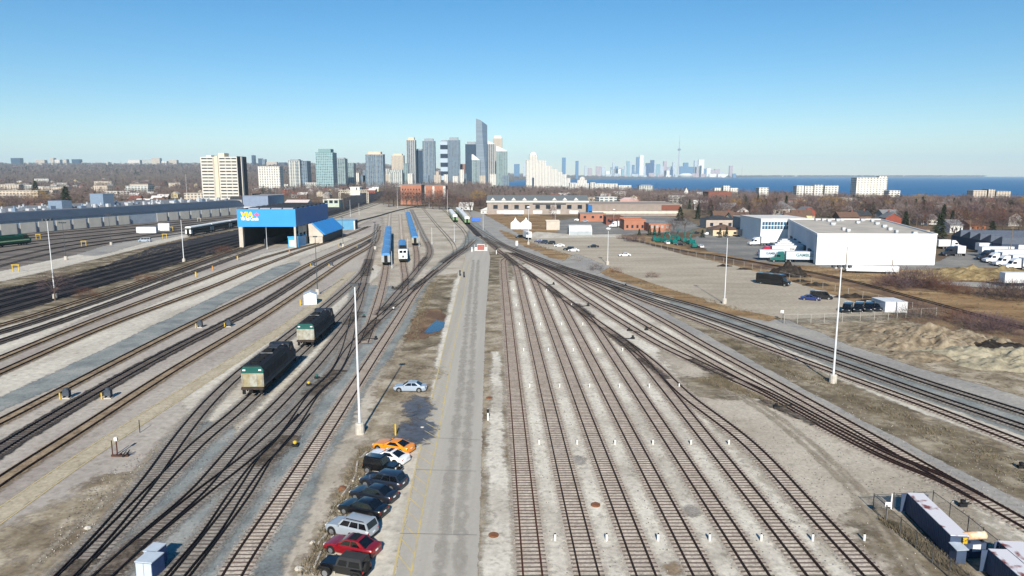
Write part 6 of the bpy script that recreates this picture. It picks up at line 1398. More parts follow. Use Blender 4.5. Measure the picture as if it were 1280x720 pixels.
# quonset
Xq, Yq = P(711.5, 294); wq = XA(740, Yq) - Xq; r = thing('quonset_hut', 'white barrel roofed storage hut beside the big lot', 'hut', (Xq, Yq, 0)); hq = HT(282, Yq); FOOT.append((Xq + 6, Yq + 6, 14))
q = MB(); q.ext_x([(0, 0)] + [(6 - 6 * math.cos(t), hq * .42 + hq * .58 * math.sin(t)) for t in np.linspace(0, PI, 12)] + [(12, 0)], 0, wq); q.build('shell', WHITEW, r)
q = MB(); q.box(.3, wq - .2, -.12, -.02, .2, hq * .42); q.build('side_panel', wallmat('panel_greyblue', srgb(160, 168, 172)), r)
q = MB(); q.box(-.08, -.02, 3, 9, .1, hq * .7); q.build('end_door', paint('hut_door_grey', srgb(96, 104, 110)), r)
r, w_, he, H = bldg('concrete_block', 'beige concrete block with ribs left of the barrel roofed hut', 'building', (683, 699.5), 287.5, 277, 8, CONCW, CONCW, 'flat'); 
for i in range(4): q = MB(); q.box(-w_ / 2 + (i + .3) * w_ / 4, -w_ / 2 + (i + .55) * w_ / 4, -.5, 0, 0, he * .4); q.build('buttress', CONCW, r)
TENT = paint('tent_white', srgb(228, 228, 226), rough=.8, var=.04)
for x0, x1, lab in ((638.5, 650, 'white peaked marquee tent, left of the pair beside the road bend'), (650.5, 664, 'white peaked marquee tent, right of the pair beside the road bend')):
    Xc, Yc = P((x0 + x1) / 2, 286); w_ = (XA(x1, Yc) - XA(x0, Yc)) / 2; r = thing('marquee_tent', lab, 'tent', (Xc, Yc, 0), 0, 'white marquee tents')
    h1 = HT(279, Yc); h2 = HT(271.5, Yc)
    q = MB(); q.box(-w_, w_, -w_, w_, 0, h1); q.build('wall', TENT, r)
    q = MB(); q.add([(-w_ * 1.05, -w_ * 1.05, h1), (w_ * 1.05, -w_ * 1.05, h1), (w_ * 1.05, w_ * 1.05, h1), (-w_ * 1.05, w_ * 1.05, h1), (-w_ * .25, -w_ * .25, h1 * .45 + h2 * .55), (w_ * .25, -w_ * .25, h1 * .45 + h2 * .55), (w_ * .25, w_ * .25, h1 * .45 + h2 * .55), (-w_ * .25, w_ * .25, h1 * .45 + h2 * .55), (0, 0, h2)], [(3, 2, 1, 0), (0, 1, 5, 4), (1, 2, 6, 5), (2, 3, 7, 6), (3, 0, 4, 7), (4, 5, 8), (5, 6, 8), (6, 7, 8), (7, 4, 8)]); q.build('canopy', TENT, r)
HS = [ # name,label,cat,xs,yb,yt,depth,wall,roof,kind,eave
 ('white_bungalow', 'white low house among bushes right of the green trains', (574, 591), 262.5, 253, 12, WHITEW, ROOFL, 'gable', 258), ('white_bungalow', 'small white roofed building before the dormered building', (601, 617), 267, 259, 12, WHITEW, ROOFL, 'hip', 263),
 ('shop_building', 'white two storey building seen between bare trees left of the dormered front', (641, 652), 264, 254, 10, WHITEW, ROOFL, 'flat', None),
 ('house', 'grey walled house with a dark flat roof behind the beige bungalow', (882.5, 919), 286, 270, 14, wallmat('stone_grey', srgb(172, 160, 150)), ROOFD, 'hip', 274.5), ('bungalow', 'beige bungalow with a brown hip roof left of the truck yard', (891, 925), 295, 281.5, 13, BEIGE, ROOFB, 'hip', 287),
 ('bungalow', 'long grey roofed house further up the side street', (903, 923), 271, 254, 18, wallmat('pale_grey', srgb(186, 184, 180)), ROOFM, 'gable', 263), ('house', 'tan house behind the conifer left of the side street', (889, 897), 268, 258, 10, wallmat('ochre', srgb(206, 168, 112)), ROOFB, 'gable', 262),
 ('apartment_block', 'low reddish brown brick apartment block among bare trees', (885, 914), 254, 240, 24, wallmat('red_brown', srgb(126, 78, 66)), ROOFB, 'flat', None),
 ('house', 'grey roofed house with a white wall right of the side street', (966, 994), 269, 252, 16, wallmat('off_white', srgb(206, 200, 192)), ROOFM, 'hip', 261), ('bungalow', 'bungalow with a blue grey hip roof directly behind the office wing', (982, 1018), 276, 265, 14, TANW, paint('roof_bluegrey', srgb(96, 114, 124), rough=.85), 'hip', 270),
 ('house', 'white gabled house above the warehouse roof', (1059, 1070), 268, 258, 10, WHITEW, ROOFL, 'front', 262), ('house', 'tall white gabled house left of the small conifer', (1113, 1125), 276, 262, 10, WHITEW, ROOFM, 'front', 267),
 ('house', 'wide grey roofed house with a white wall beyond the utility poles', (1152, 1172), 281, 268, 12, WHITEW, ROOFM, 'gable', 274), ('house', 'white house with a grey roof right of the tall dark conifer', (1187, 1203), 291, 275, 12, WHITEW, ROOFM, 'gable', 281),
 ('house', 'beige low house behind the right end of the warehouse', (1140, 1162), 292, 284, 10, TANW, ROOFB, 'gable', 287), ('house', 'brown house under the bare trees right of the dark conifer', (1212, 1232), 288, 276, 12, wallmat('rust_wall', srgb(146, 96, 68)), ROOFB, 'gable', 281),
 ('house', 'pale house at the right edge in the bare wood', (1262, 1276), 272, 264, 11, WHITEW, ROOFM, 'gable', 267.5), ('house', 'house with a pink roof edge beyond the shopping strip', (775, 798), 254, 247, 12, wallmat('pink_wall', srgb(196, 160, 152)), paint('roof_pink', srgb(196, 170, 166), rough=.8), 'hip', 250),
 ('house', 'white cottage up the street behind the red brown apartment block', (872, 881), 247, 240, 10, WHITEW, ROOFL, 'gable', 243), ('chapel', 'small pale chapel like house with a steep roof among the trees', (855, 860), 246, 234, 10, wallmat('pale_grey2', srgb(200, 198, 194)), ROOFM, 'front', 240),
]
for nm, lab, xs, yb, yt, dp, wm, rm, kd, ev in HS: bldg(nm, lab, 'house' if nm in ('house', 'bungalow', 'white_bungalow', 'chapel') else 'building', xs, yb, yt, dp, wm, rm, kd, eave=ev, wins=grid(3, .3, .65, .35))
# orange brick apartments beyond the throat
r, w_, he, H = bldg('brick_apartments', 'big orange brick apartment block behind the sidings', 'apartment block', (501, 527), 254, 231, 30, BRICKO, ROOFM, 'flat', Y=760, base=0, wins=grid(7, .72, .8, .4) + grid(7, .52, .6, .4) + grid(7, .32, .4, .4))
r, w_, he, H = bldg('brick_apartments', 'orange brick apartments with white balcony strips, right of the bigger block', 'apartment block', (527, 557), 248, 232, 26, BRICKO, ROOFM, 'flat', Y=860, base=0, wins=[(.02, .16, .1, .95, WHITEW, 'balcony_strip'), (.46, .54, .1, .95, WHITEW, 'balcony_strip'), (.9, 1.0, .1, .95, WHITEW, 'balcony_strip')] + grid(2, .3, .7, .1, .6, .88))
# dark sawtooth shed at the right
Xs, Ys = P(1251, 319); r = thing('sawtooth_shed', 'dark navy shed with white sawtooth roofs at the right edge', 'factory shed', (Xs, Ys, 0), R(-8)); FOOT.append((Xs + 12, Ys + 18, 34))
NV = wallmat('navy_cladding', srgb(54, 66, 88)); hS = HT(302, Ys)
q = MB(); q.box(-.0, 34, 0, 42, 0, hS - 1); q.build('wall', NV, r)
for i in range(5):
    q = MB(); y0 = i * 8.4; q.ext_x([(y0, hS - .98), (y0 + 8.3, hS - .98), (y0 + .8, hS + 2.0), (y0, hS + 1.6)], -.05, 34.05); q.build('sawtooth_roof', paint('saw_white', srgb(84, 92, 106), rough=.6), r)
q = MB(); q.box(6, 34, -.1, -.02, hS - 3.0, hS - 1.2); q.build('white_band', WHITEW, r)
bldg('lean_to', 'low dark lean-to in front of the sawtooth shed', 'shed', (1251, 1268), 322, 313, 6, NV, ROOFD, 'flat')
# ---- teal boom lifts
TL = paint('lift_teal', srgb(8, 104, 98), rough=.5, var=.06)
def boom(label, q_, h, flip=1):
    r = thing('boom_lift', label, 'boom lift', (*P(*q_), 0), R(random.uniform(-20, 200)), 'teal boom lifts')
    m = MB(); m.box(-1.3, 1.3, -1.05, 1.05, .5, 1.0); m.build('chassis', TL, r)
    for x in (-.9, .9):
        for s in (-1, 1): add_wheel(r, x, s * 1.05, .45, .35)
    m = MB(); m.box(-1.4, .9, -.9, .9, 1.05, 2.0); m.build('turret', TL, r)
    m = MB(); m.tube((-.6, 0, 1.9), (.7 * flip, 0, h * .62), .32, .28, 6); m.tube((.7 * flip, 0, h * .62), (-.5 * flip, .1, h), .28, .22, 6); m.build('boom', TL, r)
    m = MB(); x = -.5 * flip; m.box(x - .9, x + .9, -.5, .6, h - .2, h - .05)
    for sx in (-.88, .82):
        for sy in (-.48, .52): m.box(x + sx, x + sx + .06, sy, sy + .06, h - .05, h + 1.0)
    m.box(x - .9, x + .9, -.5, -.44, h + .9, h + 1.0); m.box(x - .9, x + .9, .54, .6, h + .9, h + 1.0); m.build('basket', TL, r)
for i, (q_, h, fl) in enumerate([((818, 301.5), 4.2, 1), ((824, 303), 3.2, -1), ((831, 303.5), 5.0, 1), ((836, 304.5), 5.4, -1), ((843, 305), 3.6, 1), ((847, 301), 4.8, 1), ((856, 303), 4.8, -1), ((863, 305.5), 5.2, 1), ((868, 309.5), 3.4, -1)]):
    boom(['teal boom lift at the left end of the group by the spur', 'low teal boom lift second from the left of the group', 'tall teal boom lift left of the centre of the group', 'tallest teal boom lift in the middle of the group', 'folded low teal boom lift right of the tallest one', 'teal boom lift at the back of the group', 'teal boom lift between the back one and the right end', 'tall teal boom lift near the right end of the group', 'low teal boom lift nearest the spur at the right end'][i], q_, h, fl)
# ---- spoil mounds
MOUND = ground_mat('mound_earth', [srgb(96, 86, 74), srgb(126, 115, 100), srgb(150, 140, 125)], scale=.5, fine=1.5, bump=.8)
MOUNDG = ground_mat('mound_sand', [srgb(126, 120, 106), srgb(142, 136, 120), srgb(158, 152, 136)], scale=.4, fine=1.8, bump=.6)
DKH = ground_mat('dark_heap', [srgb(34, 30, 29), srgb(46, 42, 40), srgb(60, 54, 50)], scale=.8, fine=2.5, bump=.8)
def mound(nm, label, q_, rx, ry, h, mat, seed, n=36, group='earth and sand mounds'):
    X, Y = P(*q_); vs = []; fs = []
    if 'earth' in nm or 'sand' in nm: h *= .62
    for j in range(n + 1):
        for i in range(n + 1):
            u_, v_ = 2 * i / n - 1, 2 * j / n - 1; d2 = math.sqrt(u_ * u_ + v_ * v_)
            p = Vector((u_ * rx * .22 + seed, v_ * ry * .22, seed * 1.7))
            nz = mnoise.fractal(p, 1.0, 2.0, 4)
            k = max(0.0, 1 - d2 * (1 + .25 * mnoise.noise(p * .7)))
            z = h * (k ** .75) * (1 + .5 * nz) + .3 * h * mnoise.noise(p * 4) + .16 * h * mnoise.noise(p * 9) * min(1, k * 4) - .12
            vs.append((u_ * rx, v_ * ry, z))
    for j in range(n):
        for i in range(n): fs.append((j * (n + 1) + i, j * (n + 1) + i + 1, (j + 1) * (n + 1) + i + 1, (j + 1) * (n + 1) + i))
    me = bpy.data.meshes.new(nm); me.from_pydata(vs, [], fs); me.materials.append(mat); me.polygons.foreach_set('use_smooth', [True] * len(fs)); me.update()
    tag(link(nm, me, None, (X, Y, 0)), label, 'mound', group)
for i, (q_, rx, ry, h, m_, lab) in enumerate([((1092, 424), 7, 7, 2.0, MOUND, 'low weedy earth mound at the left of the heaps'), ((1138, 432), 6.5, 5, 3.4, MOUND, 'rounded earth mound with a yellowish face left of centre'), ((1158, 422), 7, 6, 4.0, MOUND, 'tallest brown earth mound at the back of the heaps'), ((1180, 436), 6, 5, 3.2, MOUND, 'dark streaked earth mound in the middle'), ((1205, 426), 8, 6, 3.0, MOUND, 'pale topped mound behind the sandy ridge'),
        ((1215, 444), 12, 5, 2.6, MOUNDG, 'long grey green sand ridge at the front'), ((1250, 456), 8, 5, 2.4, MOUNDG, 'smooth sand heap nearest the side road'), ((1275, 448), 7, 6, 2.8, MOUNDG, 'sand heap at the right edge of the heaps'), ((1150, 447), 5, 4, 1.8, MOUND, 'small earth heap beside the side road'), ((1240, 433), 7, 5, 1.8, DKH, 'heap of black broken asphalt behind the sand ridge'), ((1120, 412), 8, 5, 2.0, MOUND, 'low mound below the two white containers')]): mound('earth_mound' if m_ is not MOUNDG else 'sand_heap', lab, q_, rx, ry, h, m_, i * 3.7 + 1)
mound('dark_heap', 'black dirt heap just behind the party bus', P and (983, 345), 7.5, 3.5, 3.4, DKH, 5.2, group='dark heaps along the spur fence')
for i, (q_, rx, h) in enumerate([((1003, 352), 3.4, .8), ((1020, 357), 4.5, 1.0), ((1068, 372), 6, 1.0), ((1090, 377), 5, .9), ((905, 333), 3.5, .9), ((930, 337), 3.0, .8)]): mound('dark_heap', ['small dark pile between the bus heap and the blue car', 'dark pile behind the black van in the lot', 'dark pile along the fence behind the black vehicles', 'dark pile just left of the white containers', 'dark pile at the lot edge by the white lamp pole, left', 'dark pile at the lot edge by the white lamp pole, right'][i], q_, rx, 1.6, h, DKH, i + 20, 20, group='dark heaps along the spur fence')
mound('grass_mound', 'long dry grass mound below the truck yard on the right', (1228, 346), 28, 9, 3.0, ground_mat('mound_grass', [srgb(100, 88, 66), srgb(126, 112, 84), srgb(146, 132, 102)], scale=.3, fine=1.2, bump=.8), 77)
# ================= towers across the middle distance =================
GL1 = facade('glass_blue', srgb(52, 74, 92), srgb(134, 146, 156), 3.0, 4.4, .3, .2, .8)
GL2 = facade('glass_teal', srgb(64, 90, 98), srgb(150, 164, 164), 3.0, 5.0, .34, .22, .75)
GL3 = facade('glass_dark', srgb(30, 48, 70), srgb(62, 82, 100), 3.2, 3.0, .25, .12, .5)
GL4 = facade('glass_slate', srgb(58, 76, 94), srgb(168, 168, 164), 3.0, 6.0, .22, .34, .6)
GL5 = facade('pale_balconies', srgb(72, 88, 98), srgb(190, 190, 182), 3.0, 5.0, .4, .35, .5)
GL6 = facade('beige_block', srgb(96, 96, 96), srgb(190, 178, 162), 3.0, 4.0, .45, .4, .4)
GL7 = facade('striped_slab', srgb(30, 42, 60), srgb(164, 180, 194), 26.0, 60.0, .5, .01, .2)
WC = facade('white_condo', srgb(104, 108, 112), srgb(212, 208, 199), 3.0, 4.4, .42, .4, .5)
CAPW = paint('cap_white', srgb(220, 222, 222), rough=.6); FINW = paint('fin_grey', srgb(158, 168, 174), rough=.6); CAPG = paint('cap_grey', srgb(140, 148, 156), rough=.6); CAPB = paint('cap_beige', srgb(200, 184, 164), rough=.6)
FINB = facade('balcony_bands', srgb(70, 82, 94), srgb(168, 176, 180), 3.0, 40.0, .42, .01, .2)
def tower(label, x0, x1, yt, Y, depth, mat, cap=None, ch=5, group='high rise towers behind the yard', wedge=0, strips=0, rz=None, name='condo_tower', base=None, sm=None):
    z0 = terrain(XA((x0 + x1) / 2, Y), Y) if base is None else base
    X0, X1 = XA(x0, Y, z0), XA(x1, Y, z0); W = X1 - X0; H = HT(yt, Y) - z0; cx = (X0 + X1) / 2
    r = thing(name, label, 'tower', (cx, Y, z0), rz or 0, group); FOOT.append((cx, Y + depth / 2, max(W, depth) * .7))
    q = MB(); q.box(-W / 2, W / 2, 0, depth, -8, H - (0 if wedge else (ch if cap else 0))); q.build('body', mat, r)
    if wedge:
        q = MB(); h2 = H - 1; q.add([(-W / 2, 0, H + .0), (W / 2, 0, H + .0), (W / 2, depth, H), (-W / 2, depth, H), (-W / 2, 0, H + wedge), (-W / 2, depth, H + wedge), (-W / 2 + W * .15, 0, H + wedge), (-W / 2 + W * .15, depth, H + wedge)], [(0, 1, 6, 4), (1, 2, 7, 6), (2, 3, 5, 7), (3, 0, 4, 5), (4, 6, 7, 5)]); q.build('crown', cap or CAPW, r)
    elif cap:
        q = MB(); q.box(-W * .36, W * .36, depth * .15, depth * .85, H - ch, H); q.build('penthouse', cap, r)
        q = MB(); q.box(-W / 2 - .4, W / 2 + .4, -.4, depth + .4, H - ch, H - ch + .9); q.build('cornice', cap, r)
    for i in range(strips):
        x = -W / 2 + (i + .5) * W / strips; q = MB(); q.box(x - 1.0, x + 1.0, -1.6, -.03, -8, H - (ch if cap and not wedge else 0) - 2); q.build('balcony_stack', sm or FINB, r)
    return r, W, H
YC = 2150.0
tower('tan concrete tower left of the pair of dark blue glass towers', 490, 505, 192, YC - 40, 26, GL6, CAPB, 6, strips=0)
tower('low teal glass block at the foot of the tan tower', 488, 503, 212, YC - 120, 24, GL5, None, strips=3)
tower('white midrise slab between the cream roofed tower and the tan one', 479.5, 487.5, 211, YC - 60, 22, GL5, None, strips=2)
tower('slim pale block between the tan tower and the tall grey one', 504.5, 510, 204, YC - 80, 20, GL2, None)
tower('tall grey tower with pale vertical fins and a cream cap', 509, 520, 171.5, YC, 26, GL4, CAPB, 9, strips=2)
tower('dark blue glass tower between two paler ones', 520.2, 529, 186, YC + 60, 30, GL3, CAPG, 5)
tower('pale blue glass tower with grey ribs right of the dark blue one', 529, 544, 173, YC - 30, 28, GL1, CAPG, 8, strips=3)
tower('slab tower with broad dark and pale stripes', 551, 560, 175, YC, 26, GL7, CAPG, 4)
tower('blue glass tower joined to the right of the striped slab', 560.2, 575, 171.5, YC - 10, 28, GL1, CAPG, 9, strips=2, sm=paint('fin_slate', srgb(96, 112, 128)))
tower('brown brick midrise between the two groups of glass towers', 574.8, 581.5, 205, YC + 100, 22, facade('brown_block', srgb(90, 84, 84), srgb(150, 112, 94), 3, 4, .45, .4, .3), None)
tower('small white block in front of the striped slab', 555, 560, 218, YC - 200, 16, WC, None)
tower('dark glass tower at the left of the tallest one', 582, 597, 177, YC + 20, 28, GL3, CAPG, 8)
tower('green glass tower with a white wedge roof before the tallest one', 590, 600, 200, YC - 90, 24, GL2, CAPW, wedge=16, strips=3)
tower('pale tower with a white wedge roof right of the tallest one', 608.5, 619, 180, YC - 20, 26, GL4, CAPW, wedge=9, strips=2)
tower('grey tower with a white cap behind the wedge roofed pair', 616.5, 628, 169.5, YC + 90, 28, GL6, CAPW, 8)
tower('green ribbed glass tower with a wedge roof, rightmost of the cluster', 620.5, 634.5, 189, YC - 60, 28, GL2, CAPW, wedge=14, strips=4, sm=paint('fin_green', srgb(120, 140, 140)))
# tallest tower: folded prism tapering
Yk = YC - 60; X0, X1 = XA(595.5, Yk), XA(609, Yk); Hk = HT(148, Yk); Wk = X1 - X0
r = thing('condo_tower', 'tallest grey tower with a slanting fold down its front and a dark angled crown', 'tower', (X0, Yk, 0), 0, 'high rise towers behind the yard')
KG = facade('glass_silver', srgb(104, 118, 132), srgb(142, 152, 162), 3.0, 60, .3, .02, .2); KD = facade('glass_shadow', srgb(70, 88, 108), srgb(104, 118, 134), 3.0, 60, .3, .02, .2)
q = MB(); q.add([(0, 0, -8), (Wk * .95, 0, -8), (Wk * .95, 30, -8), (0, 30, -8), (0, 0, Hk), (Wk * .5, -3, Hk - 6), (Wk * .42, 30, Hk - 4), (0, 30, Hk)], [(0, 1, 5, 4), (1, 2, 6, 5), (2, 3, 7, 6), (3, 0, 4, 7), (4, 5, 6, 7)]); q.build('front_fold', KG, r)
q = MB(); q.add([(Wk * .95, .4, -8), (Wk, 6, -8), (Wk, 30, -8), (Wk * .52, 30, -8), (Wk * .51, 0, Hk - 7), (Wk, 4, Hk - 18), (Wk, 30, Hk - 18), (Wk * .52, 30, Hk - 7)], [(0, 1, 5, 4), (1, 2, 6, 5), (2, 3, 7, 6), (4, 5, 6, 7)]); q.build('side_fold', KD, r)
q = MB(); q.box(Wk * .05, Wk * .4, -.3, 12, Hk - 20, Hk - 4); q.build('crown_glazing', GL3, r)
for i_, (a_, b_, y_) in enumerate([(440, 449, 216), (450, 457, 219), (481, 486, 218), (510, 516, 217), (530, 536, 219), (543, 551, 218.5), (566, 573, 220), (576, 583, 217), (600, 607, 219), (612, 620, 217.5), (628, 636, 219), (545, 549, 214), (575, 580, 212), (454, 460, 213)]): tower(['pale low block at the foot of the glass towers', 'grey low block at the foot of the glass towers', 'tan low block at the foot of the glass towers'][i_ % 3], a_, b_, y_, YC - 260 + 20 * (i_ % 4), 18, [WC, GL1, GL6][i_ % 3], None, group='low blocks at the foot of the towers', name='apartment_block')
for i_ in range(44):
    px_ = random.choice([random.uniform(-10, 250), random.uniform(-10, 250), random.uniform(320, 450), random.uniform(650, 860), random.uniform(860, 1270)]); Y_ = random.uniform(700, 2200) if px_ < 450 else random.uniform(700, 1150); X_ = XA(px_, Y_)
    if terrain(X_, Y_) < LAKE + 3 or any((X_ - a) ** 2 + (Y_ - b) ** 2 < (c + 16) ** 2 for a, b, c in FOOT) or -240 < X_ < 40: continue
    c_ = random.randrange(3); w_ = random.uniform(18, 46) if px_ < 460 else random.uniform(12, 24); r_ = thing('low_building', ['long white flat roofed building', 'pale grey flat roofed building', 'beige flat roofed building'][c_] + (' rising from the left suburb woods' if px_ < 460 else ' among the trees short of the lake'), 'building', (X_, Y_, terrain(X_, Y_)), random.uniform(-.3, .3), 'flat roofed buildings in the woods'); h_ = random.uniform(9, 15) if px_ < 460 else random.uniform(6, 9)
    q = MB(); q.box(-w_ / 2, w_ / 2, 0, 16, -4, h_); q.build('wall', [WC, GL5, GL6][c_], r_); q = MB(); q.box(-w_ / 2 - .3, w_ / 2 + .3, -.3, 16.3, h_, h_ + .7); q.build('roof', [ROOFL, ROOFL, ROOFG][c_], r_); FOOT.append((X_, Y_ + 8, w_ * .6))
# ---- left group
YL = 1500.0
tower('low white apartment block left of the teal glazed tower', 324, 351, 208, 1300, 20, WC, None, strips=0, name='apartment_block')
tower('white and pale green slab tower with a darker wing', 362, 376, 199, YL, 24, GL5, CAPG, 3, strips=2)
tower('blue grey wing behind the white and pale green slab', 376.2, 385, 201, YL + 10, 30, GL1, None)
tower('big teal glazed tower with a grid of white mullions', 396, 417.5, 186, 1450, 34, facade('teal_grid', srgb(70, 106, 114), srgb(156, 176, 178), 3.3, 3.6, .34, .24, .5), paint('teal_cap', srgb(118, 148, 150)), 8)
tower('pale grey green tower right of the big teal one', 419, 432.5, 197, 1650, 26, GL2, CAPG, 3)
tower('low pale block with a dark blue notch', 433, 443, 204, 1750, 24, GL2, None)
tower('blue glass tower with a cream pitched top and white frame', 458, 479.5, 189.5, 1750, 30, GL1, CAPB, 7, strips=4)
tower('low teal midrise below the tan tower', 486, 503, 215, 1800, 20, GL5, None, strips=2)
# distant left horizon blocks
far_l = [(14, 26, 197.5, 'blue cluster block on the far left horizon', GL3), (45, 56, 200, 'wide grey block on the horizon left of the slim dark one', GL6), (63.5, 67.5, 197.5, 'slim dark tower on the far left horizon', GL6), (68.5, 75, 199.5, 'white tower on the far left horizon beside the slim dark one', WC), (79, 83.5, 199, 'slim grey tower on the left horizon', GL6), (90, 100, 199, 'broad dark block alone on the left horizon', GL3),
 (149, 160, 204, 'brownish low block left of the pale pair on the horizon', GL6), (160, 175, 200, 'pale long slab on the horizon left of centre left', WC), (178, 190, 199, 'cream slab left of the tall beige horizon tower', GL5), (190, 200, 197.5, 'tall beige tower on the horizon over the workshop', GL6), (202, 208.5, 201.5, 'white slim tower left of the grey horizon tower', WC), (211, 221, 200, 'grey tower on the horizon near the apartment slab', GL6), (224, 237, 204.5, 'low bluish block on the horizon beside the apartment slab', GL1), (238, 250, 204, 'low pale block on the horizon touching the apartment slab', WC),
 (315, 318, 194, 'slim blue tower just right of the apartment slab on the horizon', GL3), (323, 327, 198, 'blue tower on the horizon left of the white block', GL3), (327.5, 331.5, 199, 'paler blue tower beside the other on the horizon', GL1), (333, 346, 202.5, 'pinkish slab on the horizon behind the low white block', GL6), (349, 357, 203, 'bluish slab on the horizon left of the pale green slab', GL3), (386, 395, 206, 'distant grey block between two nearer glass towers', GL6), (444, 456, 207, 'distant low blue blocks left of the cream topped tower', GL3), (545, 551, 213, 'distant white block seen between the tower pairs', WC)]
for i_ in range(26):
    x_ = random.uniform(-5, 330); w_ = random.uniform(2.0, 7.0)
    if 250 < x_ < 316 or any(a - 1 < x_ + w_ and b + 1 > x_ for a, b, *_ in far_l): continue
    far_l.append((x_, x_ + w_, random.uniform(201, 204.5), random.choice(['low', 'small', 'faint']) + random.choice([' pale', ' bluish', ' grey']) + ' block on the far left skyline ridge', random.choice([GL6, WC, GL3, GL5])))
for x0, x1, yt, lab, m_ in far_l: tower(lab, x0, x1, yt, 6200 if x0 < 300 else 5200, 40, m_, None, group='far towers on the left horizon', name='distant_tower')
# ---- white stepped condominium
Yp = 2050.0; zb = 0; X0 = XA(657.5, Yp, zb)
r = thing('stepped_condominium', 'big white stepped condominium descending to the right beside the lake', 'apartment building', (X0, Yp, terrain(X0, Yp)), 0); z_ = r.location.z
for i, (a, b_, yt) in enumerate([(657.5, 664, 200), (661.5, 671.5, 193.5), (671.5, 682, 200.5), (682, 690, 207.5), (690, 697.5, 211), (697.5, 703, 215.5), (703, 708.5, 218), (708.5, 713, 222.5)]):
    q = MB(); q.box(XA(a, Yp) - X0, XA(b_, Yp) - X0, 0 + i * .7, 40 - i, -6, HT(yt, Yp) - z_); q.build('wing', WC, r)
q = MB(); q.lathe([(11, 0), (10, 4), (6, 7.5), (.5, 9)], 14, (XA(666.5, Yp) - X0, 14, HT(193.6, Yp) - z_)); q.build('dome', CAPW, r, smooth=50)
q = MB(); q.box(XA(665, Yp) - X0, XA(667.5, Yp) - X0, -.6, 0, -6, HT(222, Yp) - z_); q.build('dark_recess', GL3, r)
Yq = 1950.0; X0 = XA(719.5, Yq); r = thing('domed_condominium', 'white domed condominium right of the stepped one', 'apartment building', (X0, Yq, terrain(X0, Yq)), 0); z_ = r.location.z; wq = XA(736, Yq) - X0
for k, (f, yt) in enumerate([(1, 229), (.72, 225), (.42, 222), (.2, 221)]): q = MB(); q.box(wq / 2 - wq * f / 2, wq / 2 + wq * f / 2, k * 1.5, 26 - k, -6, HT(yt, Yq) - z_); q.build('tier', WC, r)
for a, b_, yt, lab in [(712, 720, 228.5, 'low white block between the stepped and the domed condominium'), (738, 744, 228, 'white tower stub right of the domed condominium'), (744, 758, 229, 'white lakeside slab left of the pinkish one'), (758, 772, 229.5, 'white ribbed lakeside slab'), (773, 789, 231.5, 'white and pink lakeside apartment block')]: tower(lab, a, b_, yt, 1850, 22, WC, None, group='white lakeside blocks', name='apartment_block', strips=2)
tower('glassy lakeside block with a flat roof and roof house', 799, 816, 231, 1500, 18, GL5, CAPG, 2, group='white lakeside blocks', name='apartment_block')
# right side lakefront
tower('white rectangular apartment slab standing alone at the lake on the right', 1069, 1107, 222, 1060, 18, facade('lake_slab', srgb(120, 124, 128), srgb(222, 216, 204), 3.2, 4.6, .45, .45, .4), None, name='apartment_block')
tower('lift tower at the right end of the lone lakeside slab', 1097, 1107, 220, 1068, 10, WC, None, name='lift_tower')
for a, b_, yt, lab in [(995, 1004, 232, 'grey white lakeside block, leftmost of the low row'), (1005, 1016, 232.5, 'white lakeside block, second of the low row'), (1017, 1028, 231, 'white taller lakeside block in the low row'), (1030, 1047, 232, 'wide white lakeside block at the right of the low row'), (1110, 1124, 238, 'small white block right of the lone lakeside slab'), (904, 912, 232, 'white harbour building behind the red brown block'), (912.5, 922, 235, 'wide white harbour building'), (893, 901, 235, 'small white harbour building, left of the others'), (948, 960, 234.5, 'pale low lakeside roof left of the low row'), (1215, 1232, 238, 'tan school like block left part on the right treeline'), (1234, 1242, 236.5, 'tan block with a roof tower on the right treeline'), (1244, 1262, 239, 'tan school like block right part on the right treeline')]:
    tower(lab, a, b_, yt, 1000 if a > 940 else 1350, 14, WC if 'tan' not in lab else GL6, None, group='low lakeside blocks', name='apartment_block')
